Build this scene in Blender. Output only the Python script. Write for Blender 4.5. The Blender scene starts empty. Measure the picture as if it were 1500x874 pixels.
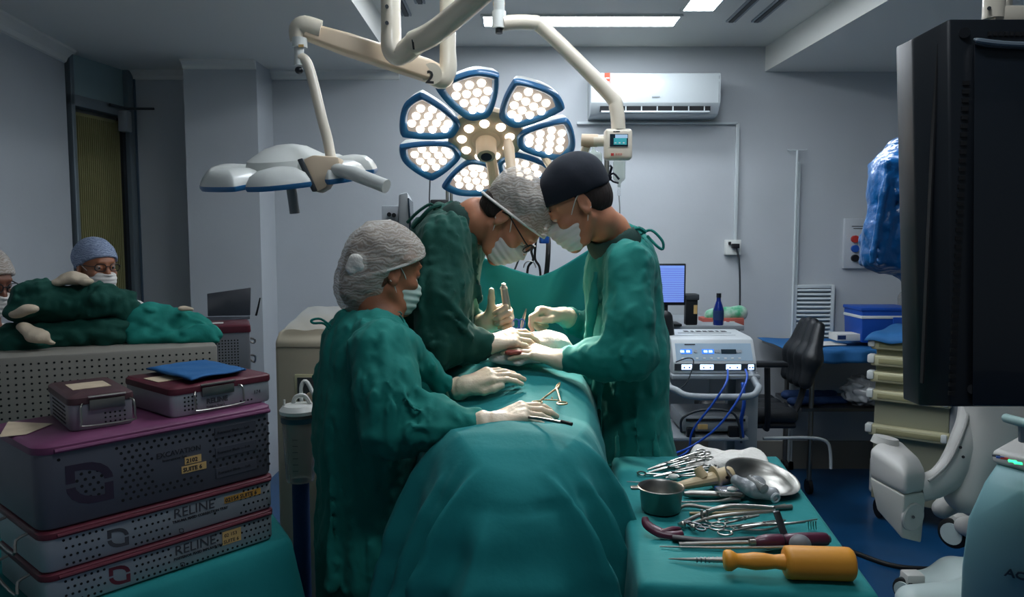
import bpy, bmesh, math, random
import numpy as np
from mathutils import Vector, Matrix, Euler, Quaternion

# ------------------------------------------------------------------ camera
PITCH = math.radians(4.5); FPX = 1100.0
sc = bpy.context.scene
cam_d = bpy.data.cameras.new('camera'); cam = bpy.data.objects.new('camera', cam_d)
sc.collection.objects.link(cam); sc.camera = cam
CAMZ = 1.55
cam.location = (0, 0, CAMZ); cam.rotation_euler = (math.pi/2 - PITCH, 0, 0)
cam_d.sensor_width = 36.0; cam_d.lens = 36.0*FPX/1500.0; cam_d.clip_start = 0.02; cam_d.clip_end = 50
# ------------------------------------------------------------------ world, exposure
w = bpy.data.worlds.new('world'); sc.world = w; w.use_nodes = True
bg = w.node_tree.nodes['Background']; bg.inputs[0].default_value = (0.44, 0.52, 0.60, 1); bg.inputs[1].default_value = 0.19
sc.view_settings.view_transform = 'Standard'; sc.view_settings.look = 'None'
sc.view_settings.exposure = 0.0; sc.view_settings.gamma = 1.0
sc.view_settings.use_curve_mapping = False
sc.cycles.max_bounces = 6; sc.cycles.diffuse_bounces = 5; sc.cycles.glossy_bounces = 3
sc.cycles.transparent_max_bounces = 10; sc.cycles.sample_clamp_indirect = 4
sc.cycles.caustics_reflective = False; sc.cycles.caustics_refractive = False
PANEL_W = 26.0      # emission of the ceiling light panels
LAMP_W = 55.0       # each petal of the surgical lamp

# ------------------------------------------------------------------ picture -> place helpers
def ray(px, py):
    x = (px-750)/FPX; y = -(py-437)/FPX
    F = Vector((0, math.cos(PITCH), -math.sin(PITCH))); U = Vector((0, math.sin(PITCH), math.cos(PITCH)))
    d = F + x*Vector((1, 0, 0)) + y*U
    return d/d.y
def C(px, py, Y):
    d = ray(px, py); return Vector((0, 0, CAMZ)) + d*Y
def G(px, py, z):
    d = ray(px, py); t = (z-CAMZ)/d.z; return Vector((0, 0, CAMZ)) + d*t
def V(*a): return Vector(a)
R = math.radians

# ------------------------------------------------------------------ materials
def s2l(c):
    if isinstance(c, str):
        c = tuple(int(c[i:i+2], 16)/255 for i in (0, 2, 4))
    return tuple((v/12.92 if v <= .04045 else ((v+.055)/1.055)**2.4) for v in c) + (1,)
MATS = {}
def mat(name, col, rough=.6, metal=0, bump=0, bscale=60, var=0, vscale=8, col2=None, trans=0, ior=1.45,
        emit=None, es=0, alpha=1, sheen=0, coat=0, sss=0, aniso=None):
    if name in MATS: return MATS[name]
    m = bpy.data.materials.new(name); m.use_nodes = True; nt = m.node_tree; N = nt.nodes; L = nt.links
    b = N['Principled BSDF']
    b.inputs['Base Color'].default_value = s2l(col); b.inputs['Roughness'].default_value = rough
    b.inputs['Metallic'].default_value = metal; b.inputs['IOR'].default_value = ior
    if trans: b.inputs['Transmission Weight'].default_value = trans
    if alpha < 1: b.inputs['Alpha'].default_value = alpha
    if coat: b.inputs['Coat Weight'].default_value = coat
    if sheen: b.inputs['Sheen Weight'].default_value = sheen; b.inputs['Sheen Roughness'].default_value = .5
    if sss:
        b.inputs['Subsurface Weight'].default_value = sss; b.inputs['Subsurface Scale'].default_value = .01
        b.inputs['Subsurface Radius'].default_value = (1, .35, .2)
    if emit: b.inputs['Emission Color'].default_value = s2l(emit); b.inputs['Emission Strength'].default_value = es
    tc = N.new('ShaderNodeTexCoord')
    if var or col2:
        n = N.new('ShaderNodeTexNoise'); n.inputs['Scale'].default_value = vscale; n.inputs['Detail'].default_value = 5
        L.new(tc.outputs['Object'], n.inputs['Vector'])
        r = N.new('ShaderNodeValToRGB'); r.color_ramp.elements[0].position = .35; r.color_ramp.elements[1].position = .65
        c0 = s2l(col); c1 = s2l(col2) if col2 else tuple(min(1, v*(1+var)) for v in c0[:3])+(1,)
        if not col2: c0 = tuple(v*(1-var) for v in c0[:3])+(1,)
        r.color_ramp.elements[0].color = c0; r.color_ramp.elements[1].color = c1
        L.new(n.outputs['Fac'], r.inputs[0]); L.new(r.outputs[0], b.inputs['Base Color'])
    if bump:
        n2 = N.new('ShaderNodeTexNoise'); n2.inputs['Scale'].default_value = bscale; n2.inputs['Detail'].default_value = 6
        mp = N.new('ShaderNodeMapping'); L.new(tc.outputs['Object'], mp.inputs['Vector'])
        if aniso: mp.inputs['Scale'].default_value = aniso
        L.new(mp.outputs[0], n2.inputs['Vector'])
        bp = N.new('ShaderNodeBump'); bp.inputs['Strength'].default_value = bump; bp.inputs['Distance'].default_value = .02
        L.new(n2.outputs['Fac'], bp.inputs['Height']); L.new(bp.outputs[0], b.inputs['Normal'])
    MATS[name] = m; return m

M = {}
M['wall'] = mat('painted_wall', 'b3b8bc', .55, bump=.05, bscale=25, var=.03, vscale=2)
M['ceil'] = mat('painted_ceiling', 'dcdcd6', .5, bump=.04, bscale=15)
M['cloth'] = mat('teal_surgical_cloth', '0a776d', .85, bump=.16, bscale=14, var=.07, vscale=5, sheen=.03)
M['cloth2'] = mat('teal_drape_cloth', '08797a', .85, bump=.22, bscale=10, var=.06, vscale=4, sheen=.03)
M['cloth_shaded'] = mat('shaded_green_cloth', '084b40', .85, bump=.2, bscale=16, var=.1, vscale=6, sheen=.05)  # left surgeon's gown: backlit shade put into a darker green
M['scrub'] = mat('scrub_green', '1d3b35', .9, bump=.1, bscale=40)
M['bundle'] = mat('bundle_green', '0c4a3f', .88, bump=.22, bscale=18, var=.12, vscale=7)
M['bundle_teal'] = mat('bundle_teal', '168377', .85, bump=.2, bscale=16, var=.08, vscale=7)
M['cream'] = mat('cream_enamel', 'd6cdbb', .32, coat=.3)
M['white_pl'] = mat('white_plastic', 'd3d6d2', .35, coat=.2)
M['beige'] = mat('beige_plastic', 'cdb99f', .4)
M['trayb'] = mat('tray_beige', 'b5b08e', .5)
M['grey_pl'] = mat('grey_plastic', '8d9499', .45)
M['dgrey'] = mat('dark_grey_plastic', '33383c', .5)
M['black'] = mat('black_plastic', '101318', .45)
M['blackm'] = mat('monitor_black', '161b21', .38, var=.1, vscale=2)
M['hole'] = mat('dark_hole', '0b0d10', .8)
M['rubber'] = mat('black_rubber', '0c0d0f', .6)
M['leather'] = mat('black_leather', '14181c', .45, bump=.1, bscale=80)
M['blue_rim'] = mat('blue_rim', '2a6a9c', .35, coat=.4)
M['steel'] = mat('steel', 'a3a19b', .28, metal=1)
M['steel_b'] = mat('brushed_steel', '8f8d87', .36, metal=1, bump=.03, bscale=200)
M['steel_dk'] = mat('dark_steel', '6d6e70', .35, metal=1)
M['gold'] = mat('gold_plated_steel', 'a39373', .3, metal=1)
M['alu'] = mat('case_aluminium', '9a9ba1', .45, metal=.55, var=.05, vscale=10)
M['alu2'] = mat('large_case_aluminium', '6f7079', .5, metal=.5, var=.06, vscale=6)
M['alu_w'] = mat('white_case_aluminium', 'b0b4b8', .45, metal=.4, var=.05, vscale=10)
M['maroon'] = mat('maroon_lid', '5a2430', .42, var=.1, vscale=12)
M['purple'] = mat('purple_lid', '6e3a5c', .45, var=.1, vscale=12)
M['plum'] = mat('plum_lid', '4d3438', .45, var=.1, vscale=12)
M['logo'] = mat('logo_violet', '2c2436', .6)
M['logo2'] = mat('logo_dark_grey', '3f4046', .6)
M['tape'] = mat('yellow_tape', 'c9a66a', .7, var=.06, vscale=40)
M['tape2'] = mat('orange_tape', 'b98a3a', .7)
M['paper'] = mat('paper_label', 'c2b096', .8, var=.08, vscale=25)
M['paperw'] = mat('white_paper', 'cfcfcb', .8)
M['ink'] = mat('ink', '24262c', .8)
M['inkblk'] = mat('marker_ink', '0e0e10', .8)
M['skin'] = mat('skin_tan', 'b57a5c', .5, sss=.12, var=.07, vscale=20, bump=.03, bscale=120)
M['skin2'] = mat('skin_brown', '9a6448', .5, sss=.12, var=.07, vscale=20, bump=.03, bscale=120)
M['hair'] = mat('dark_hair', '221712', .7, bump=.5, bscale=60, aniso=(1, 1, .3))
M['mask'] = mat('mask_white', 'd9d5cf', .9, bump=.15, bscale=30, aniso=(.4, .4, 3))
M['maskb'] = mat('mask_green_white', 'b9cfc6', .9, bump=.1, bscale=30)
M['capd'] = mat('navy_cap_cloth', '0b1320', .85, bump=.1, bscale=20)
M['gauze'] = mat('white_gauze', 'e4e0d8', .95, bump=.5, bscale=30)
M['tissue'] = mat('wound_tissue', '8e453c', .4, var=.3, vscale=40, bump=.4, bscale=60)
M['bluecloth'] = mat('blue_nonwoven', '1f5f96', .75, bump=.15, bscale=25)
M['bluedk'] = mat('navy_nonwoven', '12305c', .75, bump=.2, bscale=25)
M['bluebag'] = mat('blue_plastic_film', '0f5c9c', .28, bump=.7, bscale=14, var=.2, vscale=6, coat=.4)
M['coolerblue'] = mat('cooler_blue', '1348a0', .45)
M['bottle'] = mat('blue_glass', '08206c', .1, coat=.6)
M['yellow'] = mat('mallet_yellow', 'd9932f', .45, var=.03, vscale=10)
M['wine'] = mat('maroon_handle', '4e1a30', .38, coat=.2)
M['floor'] = mat('blue_vinyl_floor', '15456f', .28, var=.12, vscale=5, coat=.2)
M['aqua'] = mat('aqua_panel', '8fb3b3', .4, coat=.15)
M['aquagrey'] = mat('pale_aqua_grey', 'aebbb8', .42)
M['carm'] = mat('c_arm_grey', 'b0aea9', .42)
M['scr_b'] = mat('screen_blue', '6b8bd8', .4, emit='7f9fe8', es=.55)
M['scr_dk'] = mat('screen_dark', '1a2a34', .2)
M['led'] = mat('led_lit', 'ffffff', .3, emit='fff0de', es=3.5)
M['led_g'] = mat('green_led', '20d080', .3, emit='30ff90', es=2.5)
M['led_bl'] = mat('white_blue_led', 'c0d8ff', .3, emit='b9d4ff', es=2.6)
M['led_b'] = mat('blue_lcd', '2060d0', .3, emit='3c7cf0', es=1.0)
M['panel_l'] = mat('panel_light', 'ffffff', .4, emit='eef6ff', es=PANEL_W)
M['door_g'] = mat('ribbed_door_glass', '84805a', .3, var=.05, vscale=4)
M['red'] = mat('red', 'b0322c', .5); M['blue'] = mat('blue', '1c4fa0', .5); M['green'] = mat('green', '2a9a60', .6)
M['orange'] = mat('orange_print', 'c8553a', .6)
M['cable_b'] = mat('blue_cable', '1c4aa8', .45)
M['acwhite'] = mat('ac_white', 'c6ced0', .25, coat=.4)
def glassy(name, col, alpha, rough=.15):
    return mat(name, col, rough, alpha=alpha, coat=.3)
M['clear'] = glassy('clear_film', 'd5dde0', .28)
M['clear2'] = glassy('canister_plastic', '8a8a86', .62)
M['bagclear'] = mat('crinkled_plastic_bag', 'a8adb2', .25, alpha=.75, bump=.8, bscale=18, coat=.5)

def cap_material(name, c0, alpha, c1):
    m = mat(name, c0, .9)
    if m.get('done'): return m
    m['done'] = 1
    nt = m.node_tree; N = nt.nodes; L = nt.links; b = N['Principled BSDF']
    tc = N['Texture Coordinate']
    wv = N.new('ShaderNodeTexWave'); wv.inputs['Scale'].default_value = 33; wv.inputs['Distortion'].default_value = 14
    wv.bands_direction = 'Z'; wv.inputs['Detail'].default_value = 3
    L.new(tc.outputs['Object'], wv.inputs['Vector'])
    ns = N.new('ShaderNodeTexNoise'); ns.inputs['Scale'].default_value = 14
    L.new(tc.outputs['Object'], ns.inputs['Vector'])
    mx = N.new('ShaderNodeMath'); mx.operation = 'MULTIPLY'; L.new(wv.outputs['Fac'], mx.inputs[0]); L.new(ns.outputs['Fac'], mx.inputs[1])
    r = N.new('ShaderNodeValToRGB'); r.color_ramp.elements[0].color = s2l(c1); r.color_ramp.elements[1].color = s2l(c0)
    r.color_ramp.elements[1].position = .45
    L.new(mx.outputs[0], r.inputs[0]); L.new(r.outputs[0], b.inputs['Base Color'])
    mr = N.new('ShaderNodeMapRange'); mr.inputs[3].default_value = alpha; mr.inputs[4].default_value = min(1, alpha+.26)
    L.new(mx.outputs[0], mr.inputs[0]); L.new(mr.outputs[0], b.inputs['Alpha'])
    bp = N.new('ShaderNodeBump'); bp.inputs['Strength'].default_value = .18; bp.inputs['Distance'].default_value = .01
    L.new(mx.outputs[0], bp.inputs['Height']); L.new(bp.outputs[0], b.inputs['Normal'])
    return m
M['bouffant'] = cap_material('bouffant_nonwoven', 'd2ccc3', .50, 'bfb3a6')
M['bouffant_b'] = cap_material('bouffant_blue', '9dabc4', .85, '7886a2')

def glove_material():
    m = mat('latex_glove', 'd9c7ad', .42, sss=.1)
    nt = m.node_tree; N = nt.nodes; L = nt.links; b = N['Principled BSDF']
    tc = N['Texture Coordinate']
    ns = N.new('ShaderNodeTexNoise'); ns.inputs['Scale'].default_value = 55; ns.inputs['Detail'].default_value = 4
    L.new(tc.outputs['Object'], ns.inputs['Vector'])
    bp = N.new('ShaderNodeBump'); bp.inputs['Strength'].default_value = .25; bp.inputs['Distance'].default_value = .01
    L.new(ns.outputs['Fac'], bp.inputs['Height']); L.new(bp.outputs[0], b.inputs['Normal'])
    return m
M['glove'] = glove_material()

# ------------------------------------------------------------------ objects
def basis(o):
    m = o.matrix_basis.copy()
    return basis(o.parent) @ m if o.parent else m
def link(o): sc.collection.objects.link(o)
def thing(name, label, cat, loc=(0, 0, 0), rotz=0, group=None):
    o = bpy.data.objects.new(name, None); link(o)
    o.location = loc; o.rotation_euler = (0, 0, rotz); o.empty_display_size = .05
    o['label'] = label; o['category'] = cat
    if group: o['group'] = group
    return o
def tag(o, label, cat, group=None):
    o['label'] = label; o['category'] = cat
    if group: o['group'] = group
    return o
def struct(o): o['kind'] = 'structure'; return o

def axes_from(d, up=(0, 0, 1)):
    z = Vector(d).normalized(); u = Vector(up)
    if abs(z.dot(u)) > .99: u = Vector((1, 0, 0))
    x = u.cross(z).normalized(); y = z.cross(x)
    return x, y, z
def frame(x, y, z):
    return Matrix((x, y, z)).transposed()
def smoothpath(pts, n=6, closed=False):
    P = [Vector(p) for p in pts]; out = []
    m = len(P)
    rng = range(m if closed else m-1)
    for i in rng:
        p0 = P[(i-1) % m] if (closed or i > 0) else P[0]; p1 = P[i]; p2 = P[(i+1) % m]
        p3 = P[(i+2) % m] if (closed or i+2 < m) else P[-1]
        for k in range(n):
            t = k/n
            out.append(.5*((2*p1)+(p2-p0)*t+(2*p0-5*p1+4*p2-p3)*t*t+(3*p1-p0-3*p2+p3)*t**3))
    if not closed: out.append(P[-1])
    return out

class MB:
    def __init__(s): s.v = []; s.f = []
    def add(s, vs, fs):
        n = len(s.v); s.v += [Vector(p) for p in vs]; s.f += [tuple(i+n for i in f) for f in fs]; return s
    def box(s, c, sz, rot=None, taper=1.0):
        hx, hy, hz = sz[0]/2, sz[1]/2, sz[2]/2; c = Vector(c)
        vs = []
        for z, t in ((-hz, 1), (hz, taper)):
            vs += [Vector((-hx*t, -hy*t, z)), Vector((hx*t, -hy*t, z)), Vector((hx*t, hy*t, z)), Vector((-hx*t, hy*t, z))]
        if rot is not None:
            if isinstance(rot, (int, float)): rot = Matrix.Rotation(rot, 3, 'Z')
            vs = [rot @ v for v in vs]
        return s.add([v+c for v in vs], [(3, 2, 1, 0), (4, 5, 6, 7), (0, 1, 5, 4), (1, 2, 6, 5), (2, 3, 7, 6), (3, 0, 4, 7)])
    def hexa(s, b4, t4):
        return s.add(list(b4)+list(t4), [(3, 2, 1, 0), (4, 5, 6, 7), (0, 1, 5, 4), (1, 2, 6, 5), (2, 3, 7, 6), (3, 0, 4, 7)])
    def loft(s, rings, caps=True, closed=True):
        n = len(rings[0]); vs = [p for r in rings for p in r]; fs = []
        for i in range(len(rings)-1):
            for j in range(n if closed else n-1):
                a = i*n+j; b = i*n+(j+1) % n
                fs.append((a, b, b+n, a+n))
        if caps:
            fs.append(tuple(reversed(range(n)))); fs.append(tuple(range((len(rings)-1)*n, len(rings)*n)))
        return s.add(vs, fs)
    def cyl(s, a, b, r0, r1=None, n=16, sy=1.0, up=(0, 0, 1), caps=True):
        r1 = r0 if r1 is None else r1; a = Vector(a); b = Vector(b); x, y, z = axes_from(b-a, up)
        ring = lambda c, r: [c + x*math.cos(2*math.pi*k/n)*r + y*math.sin(2*math.pi*k/n)*r*sy for k in range(n)]
        return s.loft([ring(a, r0), ring(b, r1)], caps)
    def tube(s, pts, r, n=10, closed=False, sm=0, sy=1.0, up=(0, 0, 1)):
        if sm: pts = smoothpath(pts, sm, closed)
        P = [Vector(p) for p in pts]; m = len(P)
        rr = r if isinstance(r, (list, tuple)) else None
        T = []
        for i in range(m):
            if closed: t = P[(i+1) % m]-P[i-1]
            else: t = P[min(i+1, m-1)]-P[max(i-1, 0)]
            T.append(t.normalized() if t.length > 1e-9 else Vector((0, 0, 1)))
        x, y, _ = axes_from(T[0], up); rings = []
        for i in range(m):
            x = (x - T[i]*x.dot(T[i])).normalized(); y = T[i].cross(x)
            q = rr[int(round(i*(len(rr)-1)/(m-1)))] if rr and len(rr) != m else (rr[i] if rr else r)
            if rr and len(rr) != m:
                u = i*(len(rr)-1)/(m-1); k = min(int(u), len(rr)-2); q = rr[k]*(1-(u-k))+rr[k+1]*(u-k)
            rings.append([P[i]+x*math.cos(2*math.pi*k/n)*q+y*math.sin(2*math.pi*k/n)*q*sy for k in range(n)])
        if closed:
            rings.append(rings[0]); return s.loft(rings, False)
        return s.loft(rings)
    def lathe(s, prof, c, axis=(0, 0, 1), n=24, up=(0, 1, 0), sx=1, sy=1):
        c = Vector(c); x, y, z = axes_from(axis, up)
        rings = [[c+z*h+x*math.cos(2*math.pi*k/n)*r*sx+y*math.sin(2*math.pi*k/n)*r*sy for k in range(n)] for r, h in prof]
        return s.loft(rings, True)
    def sphere(s, c, r, n=16, m=10, rot=None):
        if isinstance(r, (int, float)): r = (r, r, r)
        c = Vector(c); rings = []
        for i in range(m+1):
            t = math.pi*(i/m); sr = max(math.sin(t), 1e-3)
            ring = [Vector((r[0]*sr*math.cos(2*math.pi*k/n), r[1]*sr*math.sin(2*math.pi*k/n), -r[2]*math.cos(t))) for k in range(n)]
            if rot is not None: ring = [rot @ v for v in ring]
            rings.append([v+c for v in ring])
        return s.loft(rings)
    def prism(s, poly, o, x, y, d):          # poly of 2D points in plane (o; x, y), extruded by vector d
        o = Vector(o); x = Vector(x); y = Vector(y); d = Vector(d)
        a = [o+x*p[0]+y*p[1] for p in poly]; return s.loft([a, [p+d for p in a]])
    def grid(s, fn, nu, nv, cu=False, thick=0):
        vs = [fn(i/(nu if cu else nu-1), j/(nv-1)) for j in range(nv) for i in range(nu)]; fs = []
        for j in range(nv-1):
            for i in range(nu if cu else nu-1):
                a = j*nu+i; b = j*nu+(i+1) % nu; fs.append((a, b, b+nu, a+nu))
        return s.add(vs, fs)
    def build(s, name, m, parent=None, smooth=True, angle=35, bevel=0, seg=2, solid=0, sub=0, local=False, origin=None):
        me = bpy.data.meshes.new(name)
        vs = s.v
        if parent is not None and not local:
            inv = basis(parent).inverted(); vs = [inv @ p for p in vs]
        loc = None
        if parent is None:
            xs = np.array([tuple(p) for p in vs]); mn = xs.min(0); mx = xs.max(0)
            loc = Vector(((mn[0]+mx[0])/2, (mn[1]+mx[1])/2, mn[2])) if origin is None else Vector(origin)
            vs = [p-loc for p in vs]
        me.from_pydata([tuple(p) for p in vs], [], s.f); me.update()
        bm = bmesh.new(); bm.from_mesh(me); bmesh.ops.recalc_face_normals(bm, faces=bm.faces)
        if bevel:
            ed = [e for e in bm.edges if len(e.link_faces) == 2 and e.calc_face_angle() > R(30)]
            bmesh.ops.bevel(bm, geom=ed, offset=bevel, segments=seg, affect='EDGES', profile=.5, clamp_overlap=True)
        bm.to_mesh(me); bm.free()
        if isinstance(m, (list, tuple)):
            for q in m: me.materials.append(q)
        else: me.materials.append(m)
        o = bpy.data.objects.new(name, me); link(o)
        if loc is not None: o.location = loc
        if parent is not None: o.parent = parent
        if smooth:
            me.shade_smooth(); me.set_sharp_from_angle(angle=R(angle))
        if solid:
            q = o.modifiers.new('solid', 'SOLIDIFY'); q.thickness = solid; q.offset = 0
        if sub:
            q = o.modifiers.new('sub', 'SUBSURF'); q.levels = sub; q.render_levels = sub
        return o
def copy_tree(o, parent=None):
    c = o.copy(); link(c); c.parent = parent
    for ch in list(o.children): copy_tree(ch, c)
    return c
def bx(name, m, c, sz, parent=None, rot=None, bevel=0, **k):
    return MB().box(c, sz, rot).build(name, m, parent, bevel=bevel, **k)
def text(name, body, size, m, o, x, y, parent, extrude=.0004, align='LEFT', bold=0):
    cu = bpy.data.curves.new(name, 'FONT'); cu.body = body; cu.size = size; cu.extrude = extrude; cu.align_x = align
    cu.offset = bold; cu.resolution_u = 2
    t = bpy.data.objects.new(name, cu); link(t)
    dg = bpy.context.evaluated_depsgraph_get()
    me = bpy.data.meshes.new_from_object(t.evaluated_get(dg)); me.name = name
    bpy.data.objects.remove(t)
    x = Vector(x).normalized(); y = Vector(y).normalized(); z = x.cross(y)
    mw = Matrix.Translation(Vector(o)) @ frame(x, y, z).to_4x4()
    if parent is not None: mw = basis(parent).inverted() @ mw
    me.transform(mw); me.materials.clear(); me.materials.append(m)
    ob = bpy.data.objects.new(name, me); link(ob)
    if parent is not None: ob.parent = parent
    return ob

# ------------------------------------------------------------------ signed distance modelling
rnd = np.random.RandomState(7)
def foldnoise(P, f, seed, stretch=(1, 1, 1)):
    r = np.random.RandomState(seed); Q = P*np.array(stretch)*f*5.0; out = 0
    for i in range(5):
        k = r.normal(size=3); k /= np.linalg.norm(k); k2 = r.normal(size=3); k2 /= np.linalg.norm(k2)
        out = out + np.sin(Q@k*(1+.35*i) + 1.7*np.sin(Q@k2*.7+r.rand()*6)+r.rand()*6)/(1+.4*i)
    return out/3.0
class SDF:
    def __init__(s): s.p = []; s.disp = None
    def _b(s, pts, r, k, op, fn):
        pts = np.array([tuple(p) for p in pts], float); s.p.append((pts.min(0)-r, pts.max(0)+r, k, op, fn)); return s
    def rc(s, a, b, ra, rb=None, k=.01, op='u', flat=None):
        rb = ra if rb is None else rb; a = np.array(tuple(a), float); b = np.array(tuple(b), float); ba = b-a; L2 = max(ba@ba, 1e-12)
        if flat: n = np.array(tuple(Vector(flat[0]).normalized())); fs = flat[1]
        def fn(P):
            pa = P-a
            t = np.clip(pa@ba/L2, 0, 1); q = pa-t[:, None]*ba
            if flat: q = q+(fs-1)*(q@n)[:, None]*n
            return np.sqrt((q*q).sum(1))-(ra+(rb-ra)*t)
        return s._b([a, b], max(ra, rb), k, op, fn)
    def chain(s, pts, rs, k=.01, op='u', flat=None):
        for i in range(len(pts)-1): s.rc(pts[i], pts[i+1], rs[i], rs[i+1], k, op, flat)
        return s
    def ell(s, c, r, rot=None, k=.01, op='u'):
        c = np.array(tuple(c), float); r = np.array(r, float); A = np.array(rot if rot is not None else np.eye(3), float)
        def fn(P):
            q = (P-c)@A; k0 = np.sqrt(((q/r)**2).sum(1)); k1 = np.sqrt(((q/(r*r))**2).sum(1))+1e-9
            return k0*(k0-1)/k1
        return s._b([c], r.max(), k, op, fn)
    def box(s, c, h, rot=None, rd=.005, k=.005, op='u'):
        c = np.array(tuple(c), float); h = np.array(h, float); A = np.array(rot if rot is not None else np.eye(3), float)
        def fn(P):
            q = np.abs((P-c)@A)-(h-rd)
            return np.sqrt((np.maximum(q, 0)**2).sum(1))+np.minimum(q.max(1), 0)-rd
        return s._b([c], np.linalg.norm(h), k, op, fn)
    def plane(s, c, n, k=.004):       # keep the side the normal points away from
        c = np.array(tuple(c), float); n = np.array(tuple(Vector(n).normalized()))
        s.p.append((np.full(3, -1e3), np.full(3, 1e3), k, 'i', lambda P: (P-c)@n)); return s
    def ev(s, P, prims):
        d = np.full(len(P), .5)
        for lo, hi, k, op, fn in prims:
            e = fn(P)
            if op == 'u':
                h = np.clip(.5+.5*(d-e)/k, 0, 1); d = d*(1-h)+e*h-k*h*(1-h)
            elif op == 's':
                h = np.clip(.5-.5*(d+e)/k, 0, 1); d = d*(1-h)-e*h+k*h*(1-h)
            else:
                h = np.clip(.5-.5*(d-e)/k, 0, 1); d = d*(1-h)+e*h+k*h*(1-h)
        return d
    def mesh(s, h):
        U = [p for p in s.p if p[3] == 'u']
        lo = np.min([p[0] for p in U], 0)-3*h-.02; hi = np.max([p[1] for p in U], 0)+3*h+.02
        B = 14; nb = np.ceil((hi-lo)/(h*B)).astype(int); n = nb*B
        F = np.full(tuple(n), .5, np.float32)
        loc = np.stack(np.meshgrid(*[np.arange(B)]*3, indexing='ij'), -1).reshape(-1, 3)*h
        half = B*h/2; rad = half*1.8
        for i in range(nb[0]):
            for j in range(nb[1]):
                for k in range(nb[2]):
                    b0 = lo+np.array([i, j, k])*B*h; b1 = b0+B*h
                    pr = [p for p in s.p if np.all(p[0]-.03-p[2] < b1) and np.all(p[1]+.03+p[2] > b0)]
                    if not any(p[3] == 'u' for p in pr): continue
                    c = (b0+b1)/2; dc = float(s.ev(c[None], pr)[0])
                    sl = (slice(i*B, i*B+B), slice(j*B, j*B+B), slice(k*B, k*B+B))
                    if dc < -rad*1.6: F[sl] = -.5; continue
                    if dc > rad*2.5: continue
                    P = b0+loc; d = s.ev(P, pr)
                    if s.disp is not None and d.min() < .03 and d.max() > -.03: d = d+s.disp(P)
                    F[sl] = d.reshape(B, B, B)
        return surfnet(F, lo, h)
def surfnet(F, lo, h):
    ins = F < 0
    c = ins[:-1, :-1, :-1].astype(np.int8)
    tot = np.zeros(c.shape, np.int8)
    for a in (0, 1):
        for b in (0, 1):
            for d in (0, 1):
                tot += ins[a:ins.shape[0]-1+a, b:ins.shape[1]-1+b, d:ins.shape[2]-1+d]
    act = (tot > 0) & (tot < 8)
    I = np.argwhere(act); idx = -np.ones(c.shape, np.int32); idx[tuple(I.T)] = np.arange(len(I))
    acc = np.zeros((len(I), 3)); cnt = np.zeros(len(I))
    for ax in range(3):
        o1, o2 = [q for q in range(3) if q != ax]
        for a in (0, 1):
            for b in (0, 1):
                s0 = I.copy(); s0[:, o1] += a; s0[:, o2] += b; s1 = s0.copy(); s1[:, ax] += 1
                f0 = F[tuple(s0.T)]; f1 = F[tuple(s1.T)]; m = (f0 < 0) != (f1 < 0)
                t = np.where(m, f0/(f0-f1+1e-12*(f0 == f1)), 0)
                p = (s0-I).astype(float); p[:, ax] += t
                acc += p*m[:, None]; cnt += m
    Vt = lo+(I+acc/np.maximum(cnt, 1)[:, None])*h
    Q = []
    for ax in range(3):
        o1, o2 = [(1, 2), (2, 0), (0, 1)][ax]
        sl0 = [slice(None)]*3; sl1 = [slice(None)]*3; sl0[ax] = slice(0, -1); sl1[ax] = slice(1, None)
        a = ins[tuple(sl0)]; b = ins[tuple(sl1)]; E = np.argwhere(a != b)
        E = E[(E[:, o1] > 0) & (E[:, o2] > 0) & (E[:, o1] < F.shape[o1]-1) & (E[:, o2] < F.shape[o2]-1)]
        w = []
        for da, db in ((-1, -1), (0, -1), (0, 0), (-1, 0)):
            q = E.copy(); q[:, o1] += da; q[:, o2] += db; w.append(idx[tuple(q.T)])
        q = np.stack(w, 1); fl = a[tuple(E.T)]
        q[~fl] = q[~fl][:, ::-1]; Q.append(q)
    Q = np.concatenate(Q); Q = Q[(Q >= 0).all(1)]
    return Vt, Q
def relax(Vt, Q, it, amt=.5):
    n = len(Vt); e = np.concatenate([Q[:, [0, 1]], Q[:, [1, 2]], Q[:, [2, 3]], Q[:, [3, 0]]])
    deg = np.bincount(e[:, 0], minlength=n)+np.bincount(e[:, 1], minlength=n); deg = np.maximum(deg, 1)
    for _ in range(it):
        A = np.zeros_like(Vt)
        for ax in range(3):
            A[:, ax] = np.bincount(e[:, 0], Vt[e[:, 1], ax], n)+np.bincount(e[:, 1], Vt[e[:, 0], ax], n)
        Vt = Vt*(1-amt)+A/deg[:, None]*amt
    return Vt
def sdf_obj(name, s, h, m, parent=None, it=1, loc=None):
    Vt, Q = s.mesh(h); Vt = relax(Vt, Q, it)
    if parent is not None:
        inv = np.array(basis(parent).inverted()); Vt = Vt@inv[:3, :3].T+inv[:3, 3]
    elif loc is None:
        mn, mx = Vt.min(0), Vt.max(0); loc = Vector(((mn[0]+mx[0])/2, (mn[1]+mx[1])/2, mn[2]))
    if parent is None: Vt = Vt-np.array(tuple(loc))
    me = bpy.data.meshes.new(name); me.vertices.add(len(Vt)); me.vertices.foreach_set('co', Vt.astype(np.float32).ravel())
    me.loops.add(Q.size); me.loops.foreach_set('vertex_index', Q.astype(np.int32).ravel())
    me.polygons.add(len(Q)); me.polygons.foreach_set('loop_start', np.arange(0, Q.size, 4, dtype=np.int32))
    me.update(calc_edges=True); me.validate(); me.materials.append(m); me.shade_smooth()
    o = bpy.data.objects.new(name, me); link(o)
    if parent is not None: o.parent = parent
    else: o.location = loc
    return o
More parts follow.
